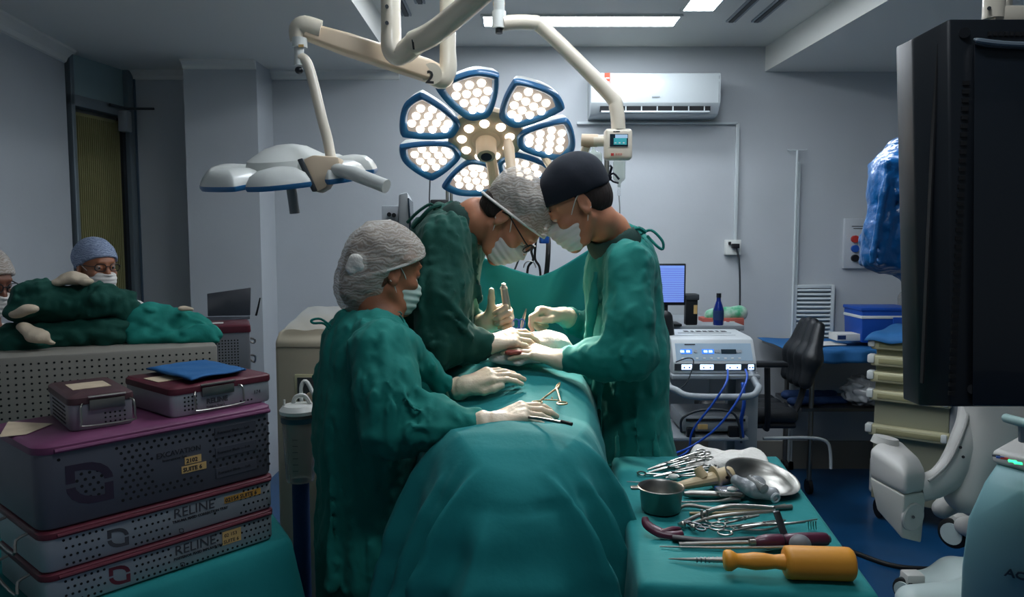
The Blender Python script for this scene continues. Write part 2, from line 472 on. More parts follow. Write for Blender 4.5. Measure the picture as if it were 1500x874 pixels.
# ================================================================== ROOM
WY = 5.0; ZS = 2.64; ZC = 2.80; XR = 3.5; XL = -2.6
def quadslab(name, m, lo, hi, **k):
    c = [(a+b)/2 for a, b in zip(lo, hi)]; s_ = [abs(b-a) for a, b in zip(lo, hi)]
    return struct(bx(name, m, c, s_, smooth=False, **k))
quadslab('floor', M['floor'], (-3.4, -1.2, -.05), (XR+.1, WY+.1, 0))
quadslab('wall_back', M['wall'], (-2.9, WY, 0), (XR+.1, WY+.1, 2.95))
quadslab('wall_right', M['wall'], (XR, -1.2, 0), (XR+.1, WY, 2.95))
# ceiling with a recess between two lower sides
mb = MB()
mb.box(((-.735-3.4)/2, 1.9, (ZS+2.95)/2), (3.4-.735, 6.2, 2.95-ZS))
mb.hexa([(1.95, -1.2, ZS), (XR+.1, -1.2, ZS), (XR+.1, WY, ZS), (1.65, WY, ZS)],
        [(1.95, -1.2, 2.95), (XR+.1, -1.2, 2.95), (XR+.1, WY, 2.95), (1.65, WY, 2.95)])
mb.box((.6, 1.9, 2.9), (2.75, 6.2, .1+.1))
struct(mb.build('ceiling', M['ceil'], smooth=False))
# left wall, from beside the camera to the door recess
a = V(-2.05, -.2, 0); b = C(106, 350, 4.44); b.z = 0; d = (b-a).normalized(); n = V(-d.y, d.x, 0)
struct(MB().hexa([a, b, b+n*.12, a+n*.12], [p+V(0, 0, ZS) for p in (a, b, b+n*.12, a+n*.12)]).build('wall_left', M['wall'], smooth=False))
def cove(name, a, b, nrm, s=.07, z=ZS):
    a = Vector(a); b = Vector(b); nrm = Vector(nrm).normalized()
    prof = [(0, 0), (s, 0), (s*.95, -s*.18), (s*.6, -s*.35), (s*.32, -s*.62), (s*.16, -s*.95), (0, -s*1.05)]
    A = [a+nrm*p[0]+V(0, 0, z+p[1]) for p in prof]; B = [b+nrm*p[0]+V(0, 0, z+p[1]) for p in prof]
    struct(MB().loft([A, B]).build(name, M['ceil'], angle=20))
cove('trim_1', a, b, -n)
# column
colx0, colx1, coly = -2.017, -1.568, 4.70
quadslab('wall_column', M['wall'], (colx0, coly, 0), (colx1, WY, ZS))
cove('trim_2', (colx0, coly, 0), (colx1, coly, 0), (0, -1, 0), .05)
cove('trim_3', (-2.47, WY, 0), (colx0, WY, 0), (0, -1, 0), .05)
cove('trim_4', (colx1, WY, 0), (-.735, WY, 0), (0, -1, 0), .05)
quadslab('baseboard_back', mat('skirting', '77756e', .6), (colx1, WY-.015, 0), (XR, WY, .19))
# wall behind the door opening
A = V(-2.603, 4.47, 0); B = V(-2.50, 5.0, 0); dd = (B-A).normalized(); nn = V(dd.y, -dd.x, 0)
struct(MB().hexa([A-nn*.10, B-nn*.10, B-nn*.16, A-nn*.16], [p+V(0, 0, ZS) for p in (A-nn*.10, B-nn*.10, B-nn*.16, A-nn*.16)]).build('wall_passage', M['wall'], smooth=False))
# door
door = bpy.data.objects.new('door_1', None); link(door); struct(door); door.location = A
fr = mat('door_frame_grey', '6f7b82', .45, metal=.2)
def onwall(u, z, off=0): return A + dd*u + nn*off + V(0, 0, z)
L_ = (B-A).length
def wbox(mb, u0, u1, z0, z1, o0, o1):
    mb.hexa([onwall(u0, z0, o0), onwall(u1, z0, o0), onwall(u1, z0, o1), onwall(u0, z0, o1)],
            [onwall(u0, z1, o0), onwall(u1, z1, o0), onwall(u1, z1, o1), onwall(u0, z1, o1)]); return mb
m_ = MB(); wbox(m_, 0, .03, 0, ZS, -.05, .03); wbox(m_, L_-.055, L_-.0, 0, ZS, -.05, .03); wbox(m_, 0, L_-.02, 2.335, 2.40, -.05, .03)
m_.build('door_frame', fr, door, bevel=.004)
m_ = MB(); wbox(m_, .03, L_-.055, 2.40, ZS, -.02, -.005); m_.build('transom_panel', mat('transom', '8aa2a6', .35), door)
leaf = wbox(MB(), .03, L_-.085, .1, 2.31, -.04, -.02).build('door_leaf', M['door_g'], door)
m_ = MB()
for i in range(24):
    u = .04+i*(L_-.135)/24; wbox(m_, u, u+.006, .12, 2.29, -.022, -.014)
o = m_.build('rib', M['door_g'], leaf); o['kind'] = 'stuff'
wbox(MB(), L_-.085, L_-.055, .1, 2.33, -.04, 0).build('door_stile', mat('dark_seal', '20262b', .6), door)
m_ = MB(); p = onwall(L_-.12, 2.30, .05); m_.box(p, (.06, .06, .13)); m_.build('door_closer', M['grey_pl'], door, bevel=.005)
MB().tube([onwall(L_-.25, 2.385, .05), onwall(L_-.12, 2.38, .07), onwall(L_+.02, 2.40, .16)], .009, 6).build('closer_arm', M['dgrey'], door)
wbox(MB(), L_-.0, L_+.03, 0, ZS, -.05, .04).build('door_casing', mat('casing_blue', '4f6272', .5), door)

# lit strips set in the ceiling, slots
def strip(label, x0, x1, y0, y1):
    t = thing('ceiling_light', label, 'ceiling light', ((x0+x1)/2, (y0+y1)/2, ZC-.012))
    cx, cy, sx, sy = (x0+x1)/2, (y0+y1)/2, x1-x0, y1-y0
    bx('diffuser', M['panel_l'], (cx, cy, ZC-.004), (sx-.01, sy-.01, .008), t)
    m_ = MB()
    for s_ in (-1, 1):
        m_.box((cx, cy+s_*sy/2, ZC-.006), (sx+.02, .012, .012)); m_.box((cx+s_*sx/2, cy, ZC-.006), (.012, sy+.02, .012))
    m_.build('light_frame', M['white_pl'], t)
strip('long bright strip light across the ceiling in front of the air conditioner', -.166, .945, 4.30, 4.50)
strip('bright ceiling strip at the top edge right of the middle, running towards the viewer', .925, 1.10, 2.6, 4.20)
strip('small bit of bright ceiling strip just behind the lamp arm numbered 1', -.34, -.166, 2.6, 4.10)
strip('unseen ceiling strip added above the patient to brighten the gowns', -.166, .925, 2.05, 2.25)  # out of view, added for overhead light on the gowns
strip('unseen ceiling strip added above the viewer to brighten the drape and tools', -.1, .65, .72, .90)  # out of view, put in to brighten the front drape and instruments
def slot(x, y0, y1, x1, label):
    t = thing('ceiling_slot', label, 'vent', ((x+x1)/2, y0, ZC-.01), group=None)
    m_ = MB(); m_.hexa([V(x1-.012, y0, ZC-.012), V(x1+.012, y0, ZC-.012), V(x+.012, y1, ZC-.012), V(x-.012, y1, ZC-.012)],
                       [V(x1-.012, y0, ZC), V(x1+.012, y0, ZC), V(x+.012, y1, ZC), V(x-.012, y1, ZC)])
    m_.build('slot_opening', M['dgrey'], t)
    m_ = MB()
    for s_ in (-.022, .022):
        m_.hexa([V(x1-.006+s_, y0, ZC-.01), V(x1+.006+s_, y0, ZC-.01), V(x+.006+s_, y1, ZC-.01), V(x-.006+s_, y1, ZC-.01)],
                [V(x1-.006+s_, y0, ZC), V(x1+.006+s_, y0, ZC), V(x+.006+s_, y1, ZC), V(x-.006+s_, y1, ZC)])
    m_.build('slot_edge', M['grey_pl'], t)
slot(1.255, 3.2, 4.42, 1.27, 'left dark ceiling slot right of the ceiling strips')
slot(1.40, 3.2, 4.42, 1.42, 'right dark ceiling slot right of the ceiling strips')
slot(-.588, 3.2, 4.30, -.588, 'left dark ceiling slot behind the ceiling mounted lamp post')
slot(-.485, 3.2, 4.08, -.485, 'right dark ceiling slot behind the ceiling mounted lamp post')

# air conditioner
t = thing('air_conditioner', 'white wall-mounted split air conditioner with orange sticker', 'air conditioner', (.9, 4.9, 2.32))
p0 = C(866, 104, 4.78); p1 = C(1055, 168, 4.78); x0, x1, zt, zb = p0.x, p1.x, p0.z, p1.z; H = zt-zb
prof = [(5.0, zt), (4.83, zt), (4.785, zt-.012), (4.775, zt-.05), (4.78, zb+.075), (4.80, zb+.045), (4.83, zb+.012), (4.87, zb), (5.0, zb)]
MB().loft([[V(x0, y, z) for y, z in prof], [V(x1, y, z) for y, z in prof]]).build('casing', M['acwhite'], t, angle=40, bevel=.004)
bx('air_outlet', M['hole'], ((x0+x1)/2-.0, 4.803, zb+.040), (x1-x0-.12, .03, .030), t)
for i in range(7):
    bx('louver', M['acwhite'], (x0+.12+i*(x1-x0-.2)/6.2, 4.79, zb+.040), (.006, .012, .028), t, rot=.4)
bx('flap', M['acwhite'], ((x0+x1)/2, 4.79, zb+.020), (x1-x0-.13, .02, .012), t, bevel=.003)
bx('sticker', M['orange'], (x0+.10, 4.774, zt-.055), (.035, .003, .085), t, label=None) if False else bx('sticker', M['orange'], (x0+.10, 4.774, zt-.055), (.035, .003, .085), t)
bx('sticker', M['paperw'], (x0+.10, 4.7715, zt-.045), (.026, .002, .008), t)
bx('sticker', M['paperw'], (x0+.10, 4.7715, zt-.072), (.026, .002, .014), t)
bx('badge', M['grey_pl'], ((x0+x1)/2, 4.7755, zb+.11), (.05, .002, .008), t)
bx('seam', M['grey_pl'], (x1-.012, 4.777, zb+.14), (.002, .003, .2), t)

# conduit and outlet
z1 = C(860, 180, 4.97).z; xa = C(845, 180, 4.98).x; xb = C(1081, 180, 4.98).x; z2 = C(1081, 352, 4.98).z
o = MB().box(((xa+xb)/2, 4.985, z1), (xb-xa, .02, .016)).box((xb, 4.985, (z1+z2)/2), (.022, .02, z1-z2)).build('cable_trunking', M['acwhite'], bevel=.002)
tag(o, 'thin white cable trunking along the wall under the air conditioner', 'cable trunking')
t = thing('wall_outlet', 'white electrical outlet box with black plug on back wall', 'outlet', C(1073, 372, 4.98))
bx('box', M['white_pl'], C(1073, 362, 4.975), (.10, .05, .10), t, bevel=.004)
bx('plug', M['black'], C(1077, 360, 4.94), (.045, .05, .03), t, bevel=.004)
bx('plug', M['black'], C(1069, 356, 4.94), (.015, .02, .02), t, bevel=.003)
o = MB().tube([C(1079, 363, 4.93), C(1083, 385, 4.94), C(1084, 430, 4.96), C(1083, 470, 4.95), C(1080, 520, 4.95)], .006, 6, sm=4).build('power_cord', M['dgrey'])
tag(o, 'grey power cord hanging from the wall outlet', 'cord')

# access panel joint and tall wall rail
o = MB().box(C(1164, 470, 4.985), (.012, .02, 2.1)).build('wall_joint_strip', M['acwhite']); struct(o)
t = thing('wall_pole', 'thin white pole with a small T-shaped hook top against the back wall', 'pole', V(C(1168, 300, 4.965).x, 4.965, 0))
pt = C(1168, 220, 4.965)
MB().cyl(V(pt.x, 4.965, .05), pt, .008, n=8).build('pole', M['acwhite'], t)
MB().tube([pt+V(-.065, 0, .004), pt+V(-.05, 0, 0), pt, pt+V(.05, 0, 0), pt+V(.065, 0, .004)], .005, 6).build('hook_bar', M['acwhite'], t)
m_ = MB()
for k in range(4):
    a_ = k*math.pi/2+.4; m_.box(V(pt.x, 4.965, .03), (.06, .03, .05), a_*0)
m_.build('base', M['acwhite'], t)

# vent grille
q0 = C(1163, 417, 4.97); q1 = C(1221, 492, 4.97)
t = thing('vent_grille', 'white louvred ventilation grille low on the back wall behind chair', 'vent', V((q0.x+q1.x)/2, 4.98, q1.z))
w_, h_ = q1.x-q0.x, q0.z-q1.z+.10; cx, cz = (q0.x+q1.x)/2, q0.z-h_/2
m_ = MB()
for s_ in (-1, 1):
    m_.box((cx+s_*(w_/2-.012), 4.985, cz), (.024, .03, h_)); m_.box((cx, 4.985, cz+s_*(h_/2-.012)), (w_-.048, .03, .024))
m_.build('frame', M['acwhite'], t, bevel=.003)
bx('backing', M['dgrey'], (cx, 4.995, cz), (w_-.04, .01, h_-.04), t)
ns = 14
for i in range(ns):
    z = cz-h_/2+.04+i*(h_-.08)/(ns-1)
    bx('slat', M['acwhite'], (cx, 4.982, z), (w_-.05, .024, .014), t, rot=Matrix.Rotation(-.6, 3, 'X'))

# gas outlet plate
q0 = C(1238, 320, 4.97); q1 = C(1278, 393, 4.97); cx, cz = (q0.x+q1.x)/2, (q0.z+q1.z)/2
t = thing('gas_outlet_plate', 'white wall plate with red, blue and black round outlets', 'wall plate', V(cx, 4.98, q1.z))
bx('plate', mat('plate', 'b3b8bd', .4), (cx, 4.985, cz), (q1.x-q0.x, .03, q0.z-q1.z), t, bevel=.004)
for nm, y, mm in (('red_outlet', 350, 'red'), ('blue_outlet', 364, 'blue'), ('black_outlet', 378, 'black')):
    p = C(1252, y, 4.965); o = MB().cyl(p+V(0, .01, 0), p+V(0, -.015, 0), .024, n=16).build('outlet_knob', M[mm], t); o['label'] = nm.split('_')[0]+' round outlet'
bx('label_text', M['ink'], (cx+.0, 4.9685, q0.z-.05), (.10, .002, .004), t); bx('label_text', M['ink'], (cx, 4.9685, q0.z-.065), (.08, .002, .004), t)
# ================================================================== SURGICAL LAMPS
def petal_outline(n=5):
    pts = [(.112, 0), (.122, .048), (.19, .096), (.262, .126), (.284, .122), (.306, .07), (.322, -.0), (.322, -.055), (.300, -.112), (.280, -.118), (.20, -.092), (.126, -.048)]
    return [(p.x, p.y) for p in smoothpath([V(a, b, 0) for a, b in pts], n, True)]
def make_petal(t, O, ax, ay, n, ang, rscale=1.0, lit=True):
    # ax, ay: lamp plane, n: the way the light faces
    e = ax*math.cos(ang)+ay*math.sin(ang); f = -ax*math.sin(ang)+ay*math.cos(ang)
    ol = petal_outline(); cxm = .225
    K = rscale
    def ring(s_, h, sh=0): return [O + (e*((cxm+(x-cxm)*s_)+sh) + f*(y*s_*.86) + n*h)*K for x, y in ol]
    shell = MB().loft([ring(.25, -.052, .01), ring(.6, -.046, .006), ring(.85, -.030), ring(.97, -.008), ring(1.0, .004)], True).build('petal', M['white_pl'], t, angle=50)
    MB().loft([ring(1.005, .000), ring(1.01, .010), ring(.97, .018), ring(.90, .018), ring(.80, .014), ring(.74, .004)], False).build('blue_rim', M['blue_rim'], shell, angle=50)
    MB().loft([ring(.78, .004), ring(.5, .0045), ring(.1, .005)], True).build('lens_panel', mat('lens_panel', '8e8a86', .25, coat=.3, emit='ffe9d8', es=.25), shell, angle=50)
    led = M['led'] if lit else M['grey_pl']
    rows = [(.150, 2, .034), (.190, 3, .042), (.232, 4, .042), (.273, 3, .047)]
    k = 0
    for r_, c_, sp in rows:
        for i in range(c_):
            y = (i-(c_-1)/2)*sp
            p = O+(e*((cxm+(r_-cxm)*.92))+f*y*.86)*K
            if led_proto.get(lit) is None:
                m_ = MB(); m_.lathe([(.002, .016), (.008, .015), (.0135, .010), (.0155, .004), (.016, 0)], (0, 0, 0), (0, 0, 1), n=10)
                o = m_.build('led', led, shell, local=True); led_proto[lit] = o.data
            else:
                o = bpy.data.objects.new('led', led_proto[lit]); link(o); o.parent = shell
            x_, y_, z_ = axes_from(n); mw = Matrix.Translation(p+n*.004) @ frame(x_, y_, z_).to_4x4()
            o.matrix_basis = basis(shell).inverted() @ mw; k += 1
    return shell
led_proto = {}

# ---------- lamp 1: lit, facing the patient
O1 = C(712, 203, 2.90)
n1 = V(.03, -.57, -.82).normalized(); ax1 = V(1, 0, 0) - n1*n1.x; ax1.normalize(); ay1 = n1.cross(ax1); ay1 = -ay1 if ay1.z < 0 else ay1
t = thing('surgical_lamp', 'lit surgical lamp with seven blue-rimmed petals hanging over the patient', 'surgical lamp', O1)
lamp1 = t
angs = [100, 48.6, -2.8, -54, -105.5, -157, 151.5]
for a_ in angs: make_petal(t, O1, ax1, ay1, n1, R(a_), 1.06)
m_ = MB(); m_.lathe([(.06, -.07), (.12, -.05), (.145, -.02), (.145, .0), (.13, .008), (.06, .012), (.01, .013)], O1, n1, n=28)
hub = m_.build('hub', M['beige'], t)
for i in range(9):
    a_ = R(i*40+12); p = O1+(ax1*math.cos(a_)+ay1*math.sin(a_))*.092+n1*.010
    MB().lathe([(.019, -.002), (.018, .004), (.014, .005), (.012, .012), (.003, .014)], p, n1, n=14).build('led', M['led'], hub)
m_ = MB().lathe([(.062, .0), (.055, .012), (.040, .018), (.038, .075), (.034, .088), (.02, .09), (.004, .088)], O1, n1, n=24); m_.build('handle_socket', M['beige'], t)
MB().lathe([(.021, 0), (.021, .004), (.002, .005)], O1+n1*.089, n1, n=16).build('camera_port', M['black'], t)
# sterile handle below right of the hub
h0 = C(744, 205, 2.80); h1 = C(750, 258, 2.74)
MB().tube([h0, h0+(h1-h0)*.25, h0+(h1-h0)*.3, h1], [.014, .021, .020, .017], 14).build('handle', M['beige'], t)
# downward spar and the tube frame behind
MB().tube([O1-n1*.03, C(722, 250, 2.96), C(727, 300, 2.98)], .022, 10).build('spar', M['beige'], t)
# yoke to control box
bxp = C(905, 212, 2.62)
MB().tube([O1-n1*.05, O1-n1*.07+V(.15, .06, .0), C(815, 255, 2.95), C(846, 240, 2.72), C(859, 214, 2.66)], .015, 10, sm=6).build('yoke', M['cream'], t)
MB().tube([C(852, 205, 2.66), C(876, 206, 2.65)], .022, 14).build('yoke_joint', M['beige'], t)
MB().tube([C(870, 206, 2.65), C(895, 206, 2.64)], .020, 14).build('box_neck', M['cream'], t)
m_ = MB().box(bxp, (.095, .05, .105)); cb = m_.build('control_box', M['cream'], t, bevel=.012, seg=3)
bx('display', M['scr_dk'], bxp+V(.0, -.026, .012), (.062, .004, .042), cb)
bx('display_text', mat('lcd_teal', '2f7f88', .3, emit='3aa0a8', es=.5), bxp+V(.004, -.0285, .008), (.044, .002, .022), cb)
bx('display_text', mat('lcd_pale', '8fa8c0', .3, emit='9ab8d0', es=.5), bxp+V(.008, -.0285, .025), (.042, .002, .012), cb)
for i in range(3): bx('button', M['white_pl'], bxp+V(-.012+.014*i, -.0295, .003), (.006, .002, .004), cb)
bx('mark', M['red'], bxp+V(-.022, -.0262, -.036), (.010, .002, .009), cb)
text('mark_text', '≡≡≡', .014, M['orange'], bxp+V(-.012, -.0262, -.040), V(1, 0, 0), V(0, 0, 1), cb)
text('mark_text', '▬ ▬▬', .007, M['ink'], bxp+V(-.02, -.0262, .040), V(1, 0, 0), V(0, 0, 1), cb)
# tube down from the joint
MB().tube([C(906, 190, 2.62), C(903, 160, 2.62), C(890, 135, 2.62), C(800, 45, 2.6), C(775, 33, 2.58), C(735, 34, 2.55)], .0245, 14, sm=7).build('tube_arm', M['cream'], t)
j = C(731, 22, 2.55)
MB().cyl(C(731, 42, 2.55), C(731, 17, 2.55), .0235, n=18).build('swivel_joint', M['white_pl'], t)
MB().cyl(C(731, 49, 2.55), C(731, 42, 2.55), .012, n=14).build('joint_cap', M['blackm'], t)
MB().cyl(C(731, 17, 2.55), C(731, -75, 2.5), .0185, n=16).build('drop_tube', M['white_pl'], t)
MB().cyl(C(731, 8, 2.55), C(731, 3, 2.55), .0198, n=16).build('warning_band', M['tape'], t)
# ceiling post, arm 1
pc = C(573, 60, 2.45)
MB().cyl(V(pc.x, 2.45, ZC), C(573, 62, 2.45), .031, n=22).build('ceiling_post', M['cream'], t)
MB().cyl(V(pc.x, 2.45, ZC), V(pc.x, 2.45, ZC-.06), .07, n=22).build('ceiling_flange', M['cream'], t)
for y in (10, 34):
    p = C(567, y, 2.417); MB().cyl(p, p+V(0, -.006, 0), .006, n=8).build('bolt', M['dgrey'], t)
MB().tube([C(573, 40, 2.45), C(574, 70, 2.45), C(586, 80, 2.45), C(610, 62, 2.42)], [.031, .034, .035, .036], 16, sm=5).build('elbow', M['cream'], t)
MB().tube([C(606, 63, 2.41), C(640, 45, 2.35), C(700, -5, 2.2), C(760, -60, 2.1)], [.037, .036, .034, .034], 18, sm=4).build('spring_arm', M['cream'], t)
pn = C(604, 66, 2.35)
text('number_mark', '1', .042, M['inkblk'], C(601, 72, 2.365), V(1, .1, 0), V(-.12, 0, 1), t, bold=.001)
# the light itself
tgt = C(768, 508, 2.26)
for k, a_ in enumerate(angs):
    pos = O1+(ax1*math.cos(R(a_))+ay1*math.sin(R(a_)))*.21+n1*.035
    sp = bpy.data.lights.new('lamp_beam', 'SPOT'); sp.energy = LAMP_W; sp.color = (1, .90, .80); sp.spot_size = R(30); sp.spot_blend = .6; sp.shadow_soft_size = .05
    so = bpy.data.objects.new('lamp_beam', sp); link(so); so.parent = t
    q = (tgt-pos).to_track_quat('-Z', 'Y'); so.matrix_basis = basis(t).inverted() @ (Matrix.Translation(pos) @ q.to_matrix().to_4x4())

# ---------- lamp 2: unlit, seen from the side
O2 = C(424, 256, 2.55)
n2 = V(.06, .20, -.97).normalized(); ax2 = (V(1, 0, 0)-n2*n2.x).normalized(); ay2 = -n2.cross(ax2); ay2 = ay2 if ay2.y > 0 else -ay2
t = thing('surgical_lamp', 'unlit surgical lamp with white petals seen from the side, on arm numbered 2', 'surgical lamp', O2)
for a_ in [176, 227, 278, 330, 21, 73, 124]: make_petal(t, O2, ax2, ay2, n2, R(a_), .90, lit=False)
MB().lathe([(.03, -.10), (.07, -.09), (.13, -.055), (.14, -.02), (.14, .0), (.05, .01)], O2, n2, n=28).build('hub', M['white_pl'], t)
MB().cyl(O2+n2*.0, O2+n2*.13, .017, n=14).build('handle', M['grey_pl'], t)
kn = C(478, 252, 2.38)
m_ = MB(); poly = [(-.065, .032), (-.03, .05), (.05, .045), (.055, .02), (.01, -.05), (-.015, -.065), (-.03, -.06)]
m_.prism(poly, kn+V(-.005, -.03, 0), V(1, .1, 0), V(0, 0, 1), V(0, .07, 0)).build('knuckle', M['beige'], t, bevel=.008, seg=2)
m_ = MB(); m_.prism([(-.072, .035), (-.055, .04), (-.012, -.06), (-.028, -.064)], kn+V(-.008, -.036, -.0), V(1, .1, 0), V(0, 0, 1), V(0, .02, 0)).build('knuckle_seam', M['dgrey'], t, bevel=.004)
MB().tube([C(488, 247, 2.38), C(520, 255, 2.3), C(566, 273, 2.25)], [.020, .022, .021], 16).build('side_handle', M['white_pl'], t)
MB().tube([C(465, 245, 2.40), C(440, 245, 2.47), C(425, 248, 2.53)], .03, 12).build('mount_arm', M['white_pl'], t)
MB().tube([C(487, 245, 2.40), C(480, 205, 2.42), C(472, 175, 2.43), C(456, 110, 2.45), C(447, 88, 2.45), C(438, 84, 2.45)], .0165, 12, sm=6).build('tube_arm', M['cream'], t)
MB().cyl(C(438, 96, 2.45), C(438, 70, 2.45), .0155, n=16).build('swivel_joint', M['white_pl'], t)
MB().sphere(C(438, 103, 2.45), (.013, .013, .012)).build('joint_cap', M['blackm'], t)
MB().cyl(C(439, 70, 2.45), C(439, 56, 2.45), .024, n=16).build('label_collar', M['white_pl'], t)
bx('warning_label', M['tape'], C(441, 67, 2.422), (.016, .003, .008), t)
# spring arm from the head joint to the drop tube
a0 = C(446, 45, 2.46); a1 = C(640, 108, 2.62)
MB().tube([C(436, 62, 2.46), C(437, 44, 2.46), C(447, 38, 2.46), C(470, 44, 2.47)], [.022, .030, .032, .030], 14, sm=4).build('arm_head', M['cream'], t)
dirn = (a1-a0).normalized(); up_ = V(0, 0, 1); up_ = (up_-dirn*up_.dot(dirn)).normalized(); sd = dirn.cross(up_)
m_ = MB(); prof = lambda c, hw, hh: [c+sd*(hw*cx_)+up_*(hh*cz_) for cx_, cz_ in ((-1, -.7), (-.7, -1), (.7, -1), (1, -.7), (1, .7), (.7, 1), (-.7, 1), (-1, .7))]
m_.loft([prof(a0, .022, .026), prof(a0.lerp(a1, .3), .028, .034), prof(a0.lerp(a1, .92), .028, .036), prof(a1, .026, .030)])
m_.build('spring_arm', M['beige'], t, bevel=.003)
MB().tube([C(632, 108, 2.63), C(648, 116, 2.63), C(656, 100, 2.63), C(656, 70, 2.63), C(656, 0, 2.63)], [.034, .034, .031, .028, .028], 16, sm=5).build('drop_tube', M['cream'], t)
MB().cyl(C(656, 0, 2.63), V(C(656, 0, 2.63).x, 2.63, ZC), .027, n=16).build('drop_tube', M['cream'], t)
MB().cyl(C(632, 108, 2.585), C(632, 108, 2.66), .036, n=18).build('pivot_disc', M['cream'], t)
text('number_mark', '2', .058, M['inkblk'], C(623, 121, 2.578), V(1, .2, -.05), V(0.05, 0, 1), t, bold=.0015)
# ================================================================== PEOPLE
class Frame:
    def __init__(s, c, fwd, up, sc_=1.0):
        s.c = Vector(c); s.x = Vector(fwd).normalized(); u = Vector(up); s.y = u.cross(s.x).normalized(); s.z = s.x.cross(s.y); s.k = sc_
        s.A = np.array(frame(s.x, s.y, s.z))
    def p(s, x, y, z): return s.c+(s.x*x+s.y*y+s.z*z)*s.k
    def d(s, x, y, z): return s.x*x+s.y*y+s.z*z
    def r(s, *a): return [v*s.k for v in a]
def head_sdf(S, f, mouth=True):
    k = f.k; E = lambda c, r, kk=.012, op='u': S.ell(f.p(*c), f.r(*r), f.A, kk*k, op)
    C_ = lambda a, b, ra, rb=None, kk=.012, op='u', fl=None: S.rc(f.p(*a), f.p(*b), ra*k, (ra if rb is None else rb)*k, kk*k, op, fl)
    E((-.014, 0, .045), (.098, .076, .090)); E((.03, 0, .03), (.070, .066, .075), .02)
    E((.040, 0, -.03), (.052, .056, .078), .02)
    for s_ in (-1, 1):
        C_((-.002, s_*.060, -.045), (.045, s_*.040, -.092), .018, .018, .02)      # jaw
        C_((.045, s_*.040, -.09), (.078, s_*.008, -.100), .018, .018, .016)
        E((.066, s_*.044, -.022), (.026, .020, .020), .014)                        # cheek
    E((.082, 0, -.098), (.020, .022, .018), .012)
    C_((.092, -.030, .034), (.092, .030, .034), .012, .012, .012)                  # brow
    for s_ in (-1, 1):
        E((.102, s_*.032, .012), (.016, .019, .013), .012, 's')
        E((.083, s_*.032, .012), (.016, .017, .014), .006)
        C_((.0985, s_*.022, .0075), (.094, s_*.045, .008), .003, .002, .003)
    C_((.096, 0, .022), (.114, 0, -.018), .0085, .0125, .008)
    for s_ in (-1, 1): E((.104, s_*.012, -.024), (.012, .008, .009), .006)
    C_((.098, -.016, -.050), (.098, .016, -.050), .007, .007, .006)
    C_((.095, -.014, -.062), (.095, .014, -.062), .008, .008, .006)
    for s_ in (-1, 1):
        A = np.array(frame(f.d(.35*s_*0+.95, s_*.30, .1).normalized(), f.d(-.30, s_*.95, 0).normalized(), f.d(-.1, 0, .99).normalized()))
        S.ell(f.p(-.008, s_*.078, .000), f.r(.020, .009, .034), A, .006*k)
        S.ell(f.p(-.003, s_*.087, .004), f.r(.011, .006, .021), A, .005*k, 's')
        S.ell(f.p(-.002, s_*.080, -.024), f.r(.011, .007, .011), A, .005*k)
        C_((.006, s_*.080, .0), (.004, s_*.080, -.010), .005, .004, .004)
def cap_sdf(f, off=.008, zf=.058, zb=-.03, puff=()):
    S = SDF(); k = f.k
    S.ell(f.p(-.014, 0, .047), f.r(.098+off, .076+off, .090+off), f.A, .02)
    S.ell(f.p(.03, 0, .034), f.r(.070+off, .066+off, .075+off), f.A, .02)
    for c, r in puff: S.ell(f.p(*c), f.r(*r), f.A, .03)
    d = f.d(.19, 0, zf-zb).normalized(); n = f.d(d.dot(f.z), 0, -d.dot(f.x))
    S.plane(f.p(.1, 0, zf), n, .003)
    return S
def ringpts(f, zf, zb, rx=.105, ry=.084, cx=-.004, n=28):
    out = []
    for i in range(n):
        a = 2*math.pi*i/n; x = cx+rx*math.cos(a); out.append(f.p(x, ry*math.sin(a), zb+(zf-zb)*(x+.09)/.19))
    return out
def hair_sdf(f, low=-.05, front=.085):
    S = SDF(); S.ell(f.p(-.016, 0, .044), f.r(.101, .079, .092), f.A, .02); S.ell(f.p(-.03, 0, -.01), f.r(.078, .070, .065), f.A, .03)
    S.plane(f.p(.02, 0, .045), f.d(.85, 0, -.5), .006); S.plane(f.p(0, 0, low), f.d(.1, 0, -1), .006)
    return S
def mask_sdf(f, top=.004, bot=-.118, back=.030, out=.128):
    S = SDF(); k = f.k
    S.ell(f.p(.062, 0, -.045), f.r(.062, .060, .050), f.A, .02*k); S.ell(f.p(.060, 0, -.082), f.r(.050, .054, .040), f.A, .02*k)
    S.rc(f.p(.092, 0, .006), f.p(out-.008, 0, -.022), .010*k, .012*k, .016*k)
    S.plane(f.p(back, 0, -.05), f.d(-1, 0, .25), .003); S.plane(f.p(.10, 0, top+.004), f.d(.25, 0, 1), .003); S.plane(f.p(.08, 0, bot), f.d(-.2, 0, -1), .004)
    def disp(P):
        q = (P-np.array(tuple(f.c)))@np.array(tuple(f.z)); y = (P-np.array(tuple(f.c)))@np.array(tuple(f.y))
        return .0016*np.sin(q*330)+.0014*foldnoise(P, 13, 3)
    S.disp = disp; return S
def straps(f, parent, m, back=.034):
    for s_ in (-1, 1):
        MB().tube([f.p(.085-.04, s_*.058, -.012), f.p(.03, s_*.070, .004), f.p(.004, s_*.080, .026), f.p(-.012, s_*.083, .030)], .0016, 5, sm=3).build('ear_loop', m, parent)
        MB().tube([f.p(back+.004, s_*.056, -.088), f.p(.018, s_*.068, -.06), f.p(-.002, s_*.079, -.030), f.p(-.018, s_*.083, -.02)], .0016, 5, sm=3).build('ear_loop', m, parent)
